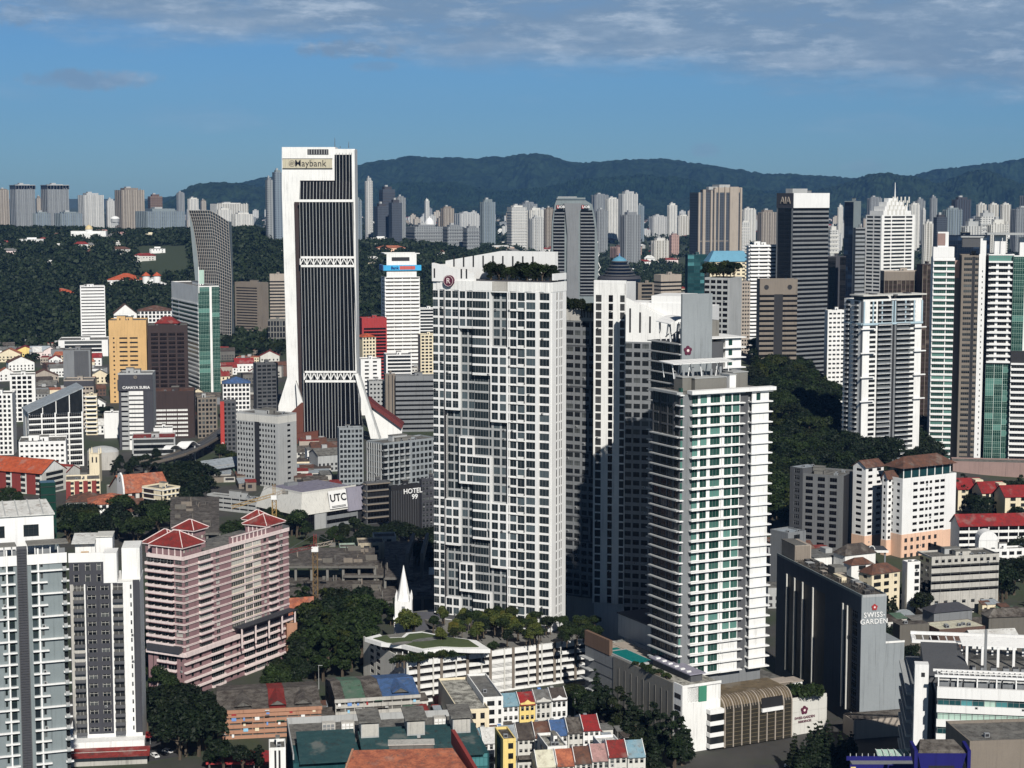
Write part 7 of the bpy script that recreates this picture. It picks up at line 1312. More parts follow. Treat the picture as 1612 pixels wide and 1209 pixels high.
FAR = [
 (-6, 15, 299, 5900, 'fbeige', 'grey beige tower cut by the left frame edge on the far skyline', 'v', 0), (16, 56, 298, 5600, 'fgrey', 'left one of two wide grey far towers with dark open crowns', 'v', 12), (65, 109, 298, 5600, 'fgrey', 'right one of two wide grey far towers with dark open crowns', 'v', 12),
 (56, 66, 312, 6100, 'fbeige', 'narrow beige tower with rounded top between the twin grey towers', 'n', 3), (48, 80, 336, 4900, 'fblue', 'low pale blue slab below the left twin tower', 'v', 0), (86, 130, 336, 4900, 'fblue', 'low pale blue slab row right of the right twin tower', 'v', 0),
 (123, 164, 307, 5500, 'fwhite', 'cream white slab tower block right of the twin grey towers', 'v', 2), (165, 182, 316, 5700, 'fwhite', 'small white rounded tower between two bigger slabs', 'n', 2), (181, 228, 299, 5300, 'fbeige', 'tall striped beige and white slab on the far left skyline', 'v', 2),
 (231, 256, 309, 5600, 'fbrown', 'brown unfinished tower with a crane behind the blue-grey row', 'h', 2), (213, 292, 333, 4700, 'fblue', 'long dark blue-grey row of slabs on the hilltop', 'v', 3), (278, 291, 304, 6500, 'fgrey', 'thin grey and white tower left of the foothills', 'v', 0),
 (294, 313, 313, 6600, 'fwhite', 'pair of short white slabs against the foothills', 'v', 0), (315, 325, 316, 6900, 'fbeige', 'little beige tower right of the short white slabs', 'n', 0), (326, 391, 321, 7400, 'fcream', 'long low cream housing row at the foot of the hills', 'v', 0),
 (338, 366, 330, 5600, 'fwhite', 'white slab cluster just above the curved glass tower', 'v', 0), (362, 399, 337, 5200, 'fwhite', 'low white slab cluster right of the curved glass tower', 'v', 0), (418, 430, 283, 3500, 'fgrey', 'slim grey faceted tower half behind the bank slab tower', 'n', 0), (429, 446, 271, 3600, 'fblue', 'dark faceted tower touching the left edge of the bank slab tower', 'n', 0),
 (549, 570, 315, 3900, 'fblue', 'dark blue glass tower touching the right edge of the bank slab tower', 'v', 2), (575, 587, 285, 3900, 'fwhite', 'very thin white striped tower right of the bank slab tower', 'v', 3), (589, 612, 325, 3800, 'fdark', 'navy glass tower with white side, left of the navy pair', 'n', 2), (612, 633, 319, 3750, 'fdark', 'navy glass tower with white cap, right of the navy pair', 'n', 2), (597, 622, 298, 4600, 'fdark', 'dark crowned tower behind the navy glass pair', 'h', 3), (622, 639, 311, 4900, 'fgrey', 'pale grey tower right of the dark crowned one', 'v', 0),
 (639, 697, 357, 3900, 'fgrey', 'grey slab office complex, left wing beside the white dome', 'h', 0), (697, 729, 357, 3850, 'fgrey', 'grey slab office complex, middle wing', 'h', 0), (729, 755, 359, 3800, 'fgrey', 'grey slab office complex, right wing', 'h', 0),
 (668, 676, 316, 6600, 'fwhite', 'pencil thin white tower above the white dome', 'n', 2), (693, 715, 328, 5600, 'fbeige', 'square beige tower with a crane', 'v', 2), (755, 780, 318, 4600, 'fblue', 'blue-grey patterned tower with white cap right of the slab complex', 'v', 3), (715, 754, 336, 7000, 'fwhite', 'low white housing row behind the slab complex', 'v', 0), (798, 829, 326, 4600, 'fwhite', 'wide white slab tower right of the blue-grey patterned one', 'h', 0), (828, 856, 331, 4700, 'fwhite', 'white striped slab left of the UOB tower', 'v', 2), (833, 856, 344, 4300, 'fwhite', 'lower white slab in front of the striped slab', 'v', 0), (856, 872, 329, 4750, 'fbeige', 'beige striped slab touching the UOB tower', 'v', 0), (816, 846, 321, 6400, 'fgrey', 'grey tower group behind the white slabs', 'v', 3),
 (930, 958, 307, 6500, 'fgrey', 'pale grey long slab near the foot of the mountains', 'v', 0), (952, 975, 313, 5500, 'fwhite', 'white slab with steep stripes right of the UOB tower', 'v', 0), (973, 1004, 305, 5300, 'fwhite', 'tallest white striped tower right of the UOB tower', 'v', 3), (936, 957, 332, 4600, 'fgrey', 'grey block beside the UOB tower', 'v', 0), (976, 1009, 338, 4100, 'fgrey', 'multicoloured striped block below the tallest white striped tower', 'v', 2), (1001, 1014, 324, 5600, 'fblue', 'blue-grey narrow tower right of the multicoloured block', 'v', 0), (960, 1010, 389, 4300, 'fpink', 'brown pink apartment row above the tiered blue dome', 'v', 0), (1024, 1053, 379, 4300, 'fcream', 'cream green apartment block left of the red block', 'v', 2), (1053, 1069, 370, 4500, 'redwall', 'plain red block right of the cream green block', 'n', 0), (1050, 1066, 323, 5700, 'fwhite', 'lone white tower left of the brown twin residence', 'v', 2), (1021, 1051, 341, 6000, 'fwhite', 'low white rows left of the lone white tower', 'v', 0), (1064, 1085, 340, 5900, 'fcream', 'low cream rows right of the lone white tower', 'v', 0),
 (1166, 1190, 330, 5200, 'fwhite', 'white and dark striped tower right of the brown twin residence', 'v', 0), (1192, 1222, 334, 5000, 'fbeige', 'brown striped slab left of the AIA tower', 'v', 2), (1164, 1180, 350, 4300, 'fwhite', 'short white tower behind the blue-roofed hotel', 'h', 0), (1302, 1319, 362, 3000, 'fwhite', 'white balcony tower right of the AIA crown', 'h', 2), (1318, 1327, 326, 5000, 'fwhite', 'small white slab left of the slim dark tower', 'v', 2), (1364, 1388, 312, 5600, 'fgrey', 'grey striped slab behind the stepped white tower', 'v', 0), (1430, 1448, 322, 4900, 'fwhite', 'white slab right of the mast of the stepped tower', 'v', 0), (1440, 1456, 316, 5200, 'fgrey', 'thin pale slab right of the white slab', 'v', 2), (1450, 1460, 330, 5000, 'fwhite', 'short white tower among the skyline slabs', 'n', 0), (1463, 1475, 312, 5600, 'fgrey', 'lone grey tower right of the skyline slabs', 'v', 2), (1451, 1470, 352, 3600, 'fcream', 'cream tower below the lone grey tower', 'v', 0), (1468, 1490, 342, 3000, 'fdark', 'dark navy glass block left of the blue and white tower', 'n', 0), (1482, 1514, 330, 3900, 'fblue', 'blue and white glass tower', 'v', 0), (1497, 1528, 314, 4700, 'fdark', 'dark striped pair of towers behind the blue and white tower', 'v', 2), (1536, 1553, 322, 5600, 'fcream', 'left one of three small cream slabs at the far right', 'v', 0), (1555, 1572, 322, 5600, 'fcream', 'middle one of three small cream slabs at the far right', 'v', 0), (1574, 1591, 322, 5600, 'fcream', 'right one of three small cream slabs at the far right', 'v', 0), (1590, 1630, 329, 4800, 'fgrey', 'grey slab at the right frame edge', 'v', 0), (1604, 1640, 308, 5600, 'fgrey', 'tall pale slab cut by the right frame edge', 'v', 0),
 (1511, 1545, 356, 2700, 'fwhite', 'white hotel with domed wings behind the green and white towers, left wing', 'v', 3), (1552, 1585, 353, 2700, 'fwhite', 'white hotel with classical wings behind the green and white towers, right wing', 'v', 3), (1533, 1570, 341, 2900, 'fwhite', 'white hotel core with round roof restaurant', 'h', 2),
]
for t in FAR:
    if t[4] == 'redwall': FM and None
    far(*t[:4], t[4] if t[4] != 'redwall' else 'fpink', t[5], *t[6:])
def twin():
    B = far(1085, 1166, 303, 2500, 'fdark', 'tall brown and dark glass twin residence with beige stripes', 'n', 0, cf=.16); W_, H, L = B.W, B.H, B.L; m = MB()
    for a, e, h in ((.0, .04, 0), (.10, .16, 4), (.28, .32, 3), (.36, .40, 5), (.46, .48, 8), (.60, .63, 8), (.72, .92, 8), (.96, 1.0, 6)): m.box(W_ * a, W_ * e, -2, -.02, 0, H + h, 'beige')
    for i in range(7): z = 20 + i * 22.; m.box(.2, W_ * .7, -.8, -.03, z, z + .8, 'beige')
    m.box(W_ * .4, W_ + 1, .1, L, H + .02, H + 7, 'beige'); m.box(W_ * .5, W_ * .75, 2, L - 2, H + 7.02, H + 11, 'lgrey'); m.build('stripe', B.root)
twin()
def dome(label, px, yb, yt, D, rpx, col, wall, w):
    p = at(px, yb, D); o = empty('mosque', (p[0], D, p[2])); tag(o, label, 'domed hall'); r = rpx * D / F; h = (yb - yt) * D / F * .85
    m = MB(); m.ring(0, 0, [(r * cos(a), h * .12 + h * sin(a)) for a in [i * pi / 2 / 9 for i in range(9)]] + [(.1, h * 1.25)], col, 24); m.build('dome', o, True); m = MB(); m.ring(0, 0, [(r * .95, -8), (r * .95, h * .14)], wall, 24); m.box(-w, w, -6, 8, -16, -2, wall); m.box(-w * .7, w * .7, -9, -6.01, -18, -6, wall); m.build('wall', o)
paint('gold', (.60, .48, .26), .45); dome('palace hall with golden beige dome and white wings on the wooded hilltop', 140, 362, 354, 3500, 6, 'gold', 'white', 34); dome('mosque with large white dome behind the grey slab complex', 676, 357, 342, 4100, 8, 'cleanwhite', 'offwhite', 14)
dome('white stadium-like saucer roof below the small white rounded tower', 181, 345, 340, 5000, 7, 'white', 'lgrey', 10)
# ---- houses on the wooded hill and beyond
def hillhouse(px, py, w, label, wall, rk, D=None, h=9, group=None, kind='villa', roof='hip', b=12, rh=4.5):
    """finds the hillside under a pixel and puts a house there"""
    if D is None:
        D = 2260.
        while D < 5200 and at(px, py, D)[2] > gz(at(px, py, D)[0], D) : D += 12
    x, _, _ = at(px, py, D); z = gz(x, D); wm = w * D / F; o = empty(kind, (x, D, z), radians(b)); tag(o, label, kind.replace('_', ' '), group)
    l = wm * .5; m = MB(); m.box(-wm / 2, wm / 2, 0, l, -4, h, wall); m.box(-wm * .3, wm * .2, -3, -.01, -4, h * .55, wall)
    for i in range(max(2, int(wm / 5))): a = -wm / 2 + 1 + i * (wm - 2) / max(2, int(wm / 5)); [m.box(a, a + 2, -.12, -.02, zz, zz + 1.8, 'dframe') for zz in (1.2, 5)]
    m.build('wall', o)
    if roof == 'hip': MB().hip(-wm / 2, wm / 2, 0, l, h + .05, rh, rk, 1).build('roof', o)
    else: m = MB(); m.box(-wm / 2 - .5, wm / 2 + .5, -.5, l + .5, h + .01, h + .8, rk); m.box(-wm * .2, wm * .2, l * .3, l * .8, h + .82, h + 3.5, wall); m.build('roof', o)
    return o
for a in ((50, 388, 36, 'large white stepped villa on the wooded hill at the left', 'cleanwhite', 'r_white', None, 12, None, 'villa', 'flat'), (8, 390, 18, 'white villa with red roof at the left edge of the wooded hill', 'white', 'r_red'), (128, 393, 22, 'long low villa with maroon roof and white wing on the wooded hill', 'white', 'r_red'), (160, 372, 30, 'cream palace wing with pinkish roofs right of the golden dome', 'cream', 'r_pink'), (188, 376, 24, 'white and pink palace annex further right of the golden dome', 'white', 'r_pink'), (237, 376, 16, 'cream flat-roofed house at the edge of the lawn on the hill', 'cream', 'r_cream', None, 9, None, 'villa', 'flat'), (188, 400, 34, 'terraced pale house group below the palace annex', 'offwhite', 'r_brown'), (228, 411, 34, 'villa with large faded red roofs in the wood', 'offwhite', 'r_red'), (248, 399, 24, 'villa with grey flat roof above the faded red roofs', 'white', 'r_grey', None, 8, None, 'villa', 'flat'), (40, 427, 10, 'tiny lone white house in the wood at the left', 'cleanwhite', 'r_white', None, 9, None, 'villa', 'flat'), (15, 403, 26, 'pinkish house group at the left frame edge in the wood', 'pinkwhite', 'r_grey'), (92, 378, 18, 'brown house among trees near the hilltop', 'beige', 'r_brown'), (60, 372, 20, 'low house with grey roof near the hilltop', 'beige', 'r_grey'),
    (600, 384, 30, 'white terraced mansion on the hill right of the bank slab tower', 'cleanwhite', 'r_white', None, 12, None, 'villa', 'flat'), (612, 372, 24, 'red-roofed mansion above the white terraced one', 'white', 'r_red'), (617, 398, 44, 'orange-tiled house row above the blue banner tower', 'peach', 'r_terra'), (648, 381, 14, 'small white house between trees left of the slab complex', 'white', 'r_pink'), (603, 412, 10, 'small white house just left of the bank tower top', 'white', 'r_white', None, 8, None, 'villa', 'flat'), (580, 458, 38, 'large white flat-roofed complex beside the bank slab tower', 'cleanwhite', 'r_white', 2320, 16, None, 'villa', 'flat'), (575, 470, 24, 'white lower wing below the large flat-roofed complex', 'white', 'r_white', 2280, 10, None, 'villa', 'flat'), (572, 376, 10, 'tiny white villa beside the thin white tower', 'white', 'r_white', None, 8, None, 'villa', 'flat'), (440, 400, 8, 'tiny white roof in the wood left of the bank slab tower', 'white', 'r_white', None, 6, None, 'villa', 'flat'), (855, 398, 22, 'white house with maroon roof left of the UOB tower', 'white', 'r_red'), (1015, 418, 20, 'white house with red roof right of the tiered dome', 'white', 'r_red'), (1055, 415, 26, 'row house with red and pink roofs left of the brown twin residence', 'pinkwhite', 'r_red'), (790, 371, 40, 'long low orange and white shop row below the white slab tower', 'peach', 'r_white', 4200, 12)): hillhouse(*a)
# red-roofed hill college and hall
simple('college_building', 'white college block with long red hipped roof at the foot of the wood', 'college', 166, 169, 226, 2910, 441, 10, 'white', '(s1 p.6)*7', 'p1', 4.5, roof='hip', rk='r_orange', rh=10)
simple('college_building', 'white gabled block with arched gable and red-capped turret right of the long red roof', 'college', 214, 220, 262, 2900, 447, 12, 'cleanwhite', 'p.5 w5 p.5', 'p1', 5, roof='gy', rk='r_white', rh=9, **BAND)
for px, lab in ((230, 'round white turret with red cone roof between the two white college blocks'), (247, 'red-capped lookout turret above the arched white gable')): p = at(px, 434, 2905); o = empty('turret', (p[0], 2905, 0)); tag(o, lab, 'turret'); MB().ring(0, 0, [(6, 0), (6, p[2])], 'white', 16).build('wall', o); MB().ring(0, 0, [(7.5, p[2] + .02), (.3, p[2] + 6)], 'r_orange', 16).build('roof', o)
simple('college_building', 'white balconied block with red hipped roof left of the wavy-banded tower', 'college', 68, 72, 118, 2830, 462, 10, 'white', '(w1.4 p.4)*6', 'p1', 4.5, roof='hip', rk='r_orange', rh=7)
simple('house', 'small white house with pale blue walls and grey hipped roof below the college', 'house', 180, 184, 207, 2810, 462, 12, 'white', '(s1 p.7)*4', 'p1', 4, roof='hip', rk='r_grey', rh=3); simple('house', 'cream yellow house right of the pale small white house', 'house', 205, 208, 223, 2800, 465, 12, 'cream', 'p1 w1 p1', 'p1', 4, boxes=0); simple('house', 'cream tall house left of the pale small white house', 'house', 165, 168, 181, 2820, 462, 12, 'cream', 'p1 s1 p1', 'p1', 4, boxes=0)
simple('school_block', 'white walled hall with big brown gabled roof above the tan tower', 'hall', 174, 180, 216, 2150, 494, 14, 'white', '(s1 p1)*4', 'p1', 5, z0=0, roof='gy', rk='r_brown', rh=11); simple('school_block', 'long white arcaded block with brown roof above the black-brown tower', 'school', 214, 217, 271, 2180, 490, 10, 'white', '(w1 p.5)*9', 'p1', 4.5, z0=0, roof='hip', rk='r_brown', rh=6)
# old-town houses, left and centre
rr = random.Random(21)
OT = [(15, 562, 34, 'cream', 'r_terra', 'yellow-cream colonial house with dark red roof at the left'), (40, 552, 44, 'yellow', 'r_red', 'long yellow colonial front below the wooded park'), (68, 548, 30, 'pinkwhite', 'r_white', 'pinkish white shop row with curved gables'), (88, 568, 20, 'white', 'r_bright', 'house with bright red steep roof left of the plain grey block'), (150, 568, 20, 'white', 'r_bright', 'house with bright red steep gable right of the plain grey block'), (34, 576, 40, 'white', 'r_brown', 'brown twin-gabled house row'), (10, 592, 22, 'white', 'r_terra', 'house with orange roof left of the small black and white block'), (70, 596, 44, 'beige', 'r_brown', 'long low brown roof with a small dome behind the small black and white block'), (158, 596, 26, 'cream', 'r_grey', 'cream stone house left of the tan tower'), (62, 516, 30, 'lgrey', 'r_steel', 'grey barrel-roofed shed at the edge of the park wood'), (80, 505, 22, 'pinkwhite', 'r_grey', 'pinkish house at the edge of the park wood'), (110, 508, 18, 'cream', 'r_cream', 'cream yellow house left of the wavy-banded tower'),
    (360, 582, 26, 'white', 'r_red', 'white gabled house with red roof right of the green bank tower'), (385, 578, 30, 'white', 'r_bright', 'house with bright red gables left of the dark office'), (352, 596, 20, 'cream', 'r_red', 'cream house with red roof behind the navy-roofed shop'), (402, 590, 20, 'offwhite', 'r_red', 'house with deep red roof behind the dark office'), (425, 566, 30, 'offwhite', 'r_red', 'red-roofed row touching the slab tower'), (330, 664, 20, 'beige', 'r_brown', 'small shaded shop with brown roof beside the track'), (312, 625, 20, 'cream', 'r_rot', 'cream shop house right of the low banded block'), (155, 640, 22, 'white', 'r_grey', 'white shop house behind the curved-balcony house'), (150, 676, 30, 'white', 'r_white', 'white hall left of the lettered tower'), (590, 572, 18, 'yellow', 'r_cream', 'pale yellow house behind the white low block'), (640, 575, 30, 'white', 'r_white', 'white flat house below the bank tower')]
for px, py, w, wall, rk, lab in OT:
    g = gnd(px, py + 8); D = min(g[1], 2240); x = xat(px, D); wm = w * D / F; o = empty('town_house', (x, D, 0), radians(rr.uniform(5, 25))); tag(o, lab, 'house', 'old town houses'); l = wm * .6; h = rr.uniform(8, 11); m = MB(); m.box(-wm / 2, wm / 2, 0, l, 0, h, wall); m.build('wall', o); MB().gable(-wm / 2, wm / 2, 0, l, h + .05, wm * .16 + 2, rk, wall, rr.choice('xy'), .6).build('roof', o)
    n = max(3, int(wm / 4))
    for i in range(n):
        for zz in (1.5, 5): MB_ = win_mesh(1.6, 2, 'glass', 'dframe'); ob = bpy.data.objects.new('window', MB_); C.objects.link(ob); ob.parent = o; ob.location = (-wm / 2 + (i + .3) * wm / n, -.09, zz)
FILL = [('oldwhite', 'r_grey'), ('offwhite', 'r_rot'), ('dbeige', 'r_brown'), ('cream', 'r_terra'), ('lgrey', 'roofdeck'), ('white', 'r_grey'), ('grey', 'r_rot'), ('beige', 'r_red'), ('olddark', 'r_dark'), ('dgrey', 'r_rot'), ('brown', 'r_brown')]
def fill(px0, px1, py0, py1, n, label, group, seed):
    """low blocks of a quarter whose houses one cannot tell apart"""
    r = random.Random(seed)
    for i in range(n):
        px, py = r.uniform(px0, px1), r.uniform(py0, py1); x, y, _ = gnd(px, py); wall, rk = r.choice(FILL); w, l, h = r.uniform(14, 30), r.uniform(12, 22), r.uniform(7, 13); o = empty('low_house', (x, y, 0), radians(r.uniform(-5, 28))); tag(o, label, 'low house', group); m = MB(); m.box(-w / 2, w / 2, 0, l, 0, h, wall)
        for j in range(int(w / 3.2)):
            for zz in (1.3, 4.7): m.box(-w / 2 + .6 + j * 3.2, -w / 2 + 2.2 + j * 3.2, -.1, -.01, zz, zz + 1.8, 'dframe')
        m.build('wall', o)
        if r.random() < .5: MB().gable(-w / 2, w / 2, 0, l, h + .05, 3.5, rk, wall, 'x', .5).build('roof', o)
        else: m = MB(); m.box(-w / 2, w / 2, 0, l, h + .02, h + .5, rk); m.box(-2, 2, l * .4, l * .7, h + .51, h + 3, 'lgrey'); m.build('roof', o)
fill(-10, 170, 545, 640, 34, 'low shop house in the crowded old town at the left', 'low houses of the old town', 31)
fill(300, 440, 560, 650, 22, 'low shop house between the green bank tower and the slab tower', 'low houses near the slab tower', 32)
fill(560, 690, 545, 640, 14, 'low shop house behind the white residence, around the bank tower', 'low houses near the bank tower', 33)
fill(240, 330, 640, 700, 6, 'low shop house beside the rail track', 'low houses beside the track', 34)
fill(480, 540, 705, 745, 7, 'shabby low house in the shade below the slab tower', 'shabby low houses', 35)
fill(1215, 1330, 880, 960, 8, 'low roof in the shade behind the slab hotel', 'low roofs behind the slab hotel', 36)
fill(1290, 1335, 470, 540, 4, 'low white block between the wooded hill and the AIA tower', 'low blocks behind the wooded hill', 37)
def suburb(n, px0, px1, D0, D1, label, group, seed, hmax=16, cols=('offwhite', 'white', 'cream', 'beige', 'pinkwhite')):
    r = random.Random(seed)
    me = []
    for wall in cols:
        for rk in ('r_red', 'r_white', 'r_brown', 'r_grey'):
            m = MB(); m.box(-10, 10, 0, 12, -8, 8, wall); m.hip(-10, 10, 0, 12, 8.02, 4, rk, 1); m.box(-8, -5, -.2, -.02, 2, 6, 'dframe'); m.box(2, 7, -.2, -.02, 2, 6, 'dframe'); me.append(m.mesh('small_house'))
    for i in range(n):
        px = r.uniform(px0, px1); D = D0 + (D1 - D0) * r.random() ** .8; x = xat(px, D, 60); o = bpy.data.objects.new('small_house', r.choice(me)); C.objects.link(o); tag(o, label, 'house', group); o.location = (x, D, gz(x, D)); o.scale = (r.uniform(.8, 2.4), r.uniform(.8, 1.6), r.uniform(.7, 1.8)); o.rotation_euler = (0, 0, r.uniform(-.5, .6))
def backyard(n, px0, px1, py0, py1, label, group, seed):
    r = random.Random(seed)
    for i in range(n):
        x, y, _ = gnd(r.uniform(px0, px1), r.uniform(py0, py1)); o = empty('back_building', (x, y, 0), radians(12 + r.uniform(-3, 3))); tag(o, label, 'back building', group); k = max(1, y / 700) ** 1.5; w, l, h = k * r.uniform(3, 8), k * r.uniform(3, 8), r.uniform(2.6, 6.5); MB().box(-w / 2, w / 2, 0, l, 0, h, r.choice(['oldwhite', 'olddark', 'cream', 'offwhite', 'dbeige'])).build('wall', o); m = MB(); m.hexa([(-w / 2 - .3, -.4, h), (w / 2 + .3, -.4, h), (w / 2 + .3, l + .3, h + .9), (-w / 2 - .3, l + .3, h + .9), (-w / 2 - .3, -.4, h + .15), (w / 2 + .3, -.4, h + .15), (w / 2 + .3, l + .3, h + 1.05), (-w / 2 - .3, l + .3, h + 1.05)], r.choice(['r_rot', 'r_rot', 'r_dark', 'r_grey', 'r_brown', 'r_steel', 'r_green', 'r_red'])); m.build('roof', o); m = MB(); m.box(-w * .3, w * .1, -.1, -.01, h * .35, h * .75, 'dframe'); m.build('window', o)
backyard(60, 690, 1000, 1112, 1205, 'small patched-roof back building squeezed between the terrace rows', 'back buildings between the terraces', 71); backyard(22, 430, 700, 1120, 1150, 'small shabby lean-to behind the teal roofed hall', 'lean-tos behind the teal hall', 72); backyard(26, 1405, 1612, 955, 1000, 'small patched roof in the low quarter right of the slab hotel', 'patched roofs right of the hotel', 73); backyard(16, 470, 545, 690, 745, 'shabby roof in the shade below the slab tower', 'shabby roofs below the slab tower', 74)
backyard(16, 300, 400, 745, 775, 'low dusty roof between the parking deck and the terminal hall', 'roofs by the terminal hall', 75); backyard(14, 470, 530, 745, 780, 'low grey roof behind the mall', 'roofs behind the mall', 76); backyard(14, 1215, 1300, 850, 900, 'low dark roof between the wooded hill and the slab hotel', 'dark roofs behind the slab hotel', 77)
suburb(100, 240, 720, 4600, 9500, 'tiny pale house of the far suburb left of the UOB tower', 'far suburb houses', 41)
suburb(105, 760, 1250, 3000, 9000, 'tiny pale house of the far suburb between the UOB tower and the AIA tower', 'far suburb houses behind the towers', 42)
suburb(80, 1290, 1640, 2600, 9000, 'tiny pale house of the far suburb right of the AIA tower', 'far suburb houses at the right', 43)
def flatsrow(n, px0, px1, D0, D1, label, group, seed):
    r = random.Random(seed); me = []
    for k in ('fwhite', 'fcream', 'fgrey', 'fbeige', 'fwhite'):
        m = MB(); m.box(-11, 11, 0, 13, -12, 44, k); b = {'fwhite': 'lgrey', 'fcream': 'beige', 'fgrey': 'grey', 'fbeige': 'dbeige'}[k]
        for i in range(4): m.box(-11 + i * 6, -8.4 + i * 6, -1.4, -.02, -12, 44 + (i % 2) * 2, b)
        m.box(-5, 4, 3, 10, 44.02, 49, b); me.append(m.mesh('far_flats'))
    for i in range(n):
        px = r.uniform(px0, px1); D = r.uniform(D0, D1); x = xat(px, D, 60); o = bpy.data.objects.new('far_flats', r.choice(me)); C.objects.link(o); tag(o, label, 'flats', group); o.location = (x, D, gz(x, D)); o.scale = (r.uniform(.9, 1.9), 1, r.uniform(.45, 1.35)); o.rotation_euler = (0, 0, r.uniform(0, .5))
flatsrow(40, 260, 480, 6200, 9800, 'small pale flats at the foot of the hills on the left', 'far flats on the left', 51); flatsrow(44, 640, 880, 5600, 9800, 'small pale flats below the mountains left of the UOB tower', 'far flats in the middle', 52); flatsrow(34, 930, 1230, 5400, 9800, 'small pale flats below the mountains right of the UOB tower', 'far flats below the mountains', 53); flatsrow(46, 1290, 1640, 4600, 9800, 'small pale flats below the mountains at the right', 'far flats on the right', 54)

def scatter_villas():
    r = random.Random(61)
    for i in range(46):
        px, py = (r.uniform(0, 292), r.uniform(372, 428)) if i < 26 else (r.uniform(562, 860), r.uniform(372, 425))
        if 598 < px < 662 and py > 380 or 218 < px < 305: continue
        hillhouse(px, py, r.uniform(8, 18), 'small pale villa half hidden among the trees of the far wooded hill', r.choice(['white', 'offwhite', 'cream', 'pinkwhite']), r.choice(['r_white', 'r_grey', 'r_brown', 'r_red', 'r_white']), None, r.uniform(6, 9), 'villas in the far wood', 'villa', r.choice(['hip', 'flat']))
scatter_villas()
# ================================================================ trees
def leafm(name, a, b, sc=.22):
    m, p = newmat(name); oi = N.new('ShaderNodeObjectInfo'); g = N.new('ShaderNodeNewGeometry')
    n = noise(wpos(), sc, 5, .62); f = mth('ADD', mth('MULTIPLY', ramp(n, .35, .68), .55), mth('ADD', mth('MULTIPLY', g.outputs['Random Per Island'], .3), mth('MULTIPLY', oi.outputs['Random'], .3)), clamp=True)
    h = mixc(mth('MULTIPLY', ramp(mth('FRACT', mth('MULTIPLY', oi.outputs['Random'], 7.7)), .6, 1.), .6), mixc(f, a, b), mixc(f, (a[0] * 2, a[1] * 1.3, a[2]), (b[0] * 1.9, b[1] * 1.15, b[2] * .7)))
    nt.links.new(h, p.inputs['Base Color']); p.inputs['Roughness'].default_value = .65; p.inputs['Specular IOR Level'].default_value = .25
leafm('leaf', (.0035, .009, .003), (.024, .043, .009)); leafm('leafdark', (.002, .005, .002), (.010, .021, .006)); leafm('leaflight', (.022, .04, .008), (.09, .10, .02)); leafm('leaffar', (.002, .006, .003), (.022, .036, .012), .045)
paint('bark', (.09, .07, .05))
def clumps(rng, blobs, n, size, k, flat=.6):
    """leaf sprays spread through the crown's volume, thinning towards its edge"""
    V = []; 
    tot = sum(b[3] ** 2 for b in blobs)
    for bx, by, bz, br, bs in blobs:
        q = max(6, int(n * br * br / tot)); d = rng.normal(size=(q, 3)); d /= np.linalg.norm(d, axis=1)[:, None]; d[:, 2] = np.where(d[:, 2] < -.35, -d[:, 2] * .6, d[:, 2]); rad = br * (.72 + .34 * rng.rand(q) ** .7)
        c = np.stack([bx + d[:, 0] * rad, by + d[:, 1] * rad, bz + d[:, 2] * rad * bs], 1); nrm = d * .7 + rng.normal(size=(q, 3)) * .55 + np.array([0, 0, .35]); nrm /= np.linalg.norm(nrm, axis=1)[:, None]
        t = np.cross(nrm, rng.normal(size=(q, 3))); t /= np.linalg.norm(t, axis=1)[:, None]; b2 = np.cross(nrm, t); s = size * (.55 + .9 * rng.rand(q))[:, None]
        V.append(np.stack([c - t * s, c + b2 * s * flat * .6, c + t * s, c - b2 * s * flat], 1))
    return np.concatenate(V)
def quads(name, Q, k):
    n = len(Q); me = bpy.data.meshes.new(name); me.vertices.add(n * 4); me.vertices.foreach_set('co', Q.reshape(-1).astype(np.float32)); me.loops.add(n * 4); me.loops.foreach_set('vertex_index', np.arange(n * 4, dtype=np.int32)); me.polygons.add(n); me.polygons.foreach_set('loop_start', np.arange(0, n * 4, 4, dtype=np.int32)); me.update(); me.materials.append(MATS[k]); me.validate(); return me
def proto(seed, kind, k):
    rng = np.random.RandomState(seed); m = MB()
    if kind == 'broad': blobs = [(rng.uniform(-4, 4), rng.uniform(-4, 4), rng.uniform(6.5, 9.5), rng.uniform(1.6, 3.1), .75) for _ in range(11)] + [(0, 0, 8, 3.6, .7)]; th = 6.5
    elif kind == 'round': blobs = [(rng.uniform(-2.3, 2.3), rng.uniform(-2.3, 2.3), rng.uniform(4.5, 9), rng.uniform(1.4, 2.3), .95) for _ in range(9)] + [(0, 0, 6.8, 2.8, 1.1)]; th = 5
    elif kind == 'tall': blobs = [(rng.uniform(-1.6, 1.6), rng.uniform(-1.6, 1.6), 4 + i * 1.15, rng.uniform(1.1, 2.1) * (1.15 - i * .06), .9) for i in range(10)]; th = 8
    elif kind == 'pine': blobs = [(rng.uniform(-.7, .7) * (1 - i / 9), rng.uniform(-.7, .7), 2.2 + i * 1.2, 2.9 * (1 - i / 10.5), .32) for i in range(10)]; th = 10
    else: blobs = [(rng.uniform(-3, 3), rng.uniform(-1, 1), rng.uniform(.8, 1.8), rng.uniform(.7, 1.2), .8) for _ in range(8)]; th = .8
    cr = quads('crown', clumps(rng, blobs, 2300 if kind != 'shrub' else 700, .50 if kind != 'shrub' else .34, k), k)
    m.bar((0, 0, -1.5), (0, 0, th * .55), .75, 'bark', .5); m.bar((0, 0, th * .55), (.3, .2, th + .6), .5, 'bark', .25)
    for i in range(6): a = i * 1.05 + rng.rand(); b = blobs[i % len(blobs)]; m.bar((0, 0, th * (.4 + .07 * i)), (b[0], b[1], b[2]), .32, 'bark', .1)
    return cr, m.mesh('trunk')
PR = {}
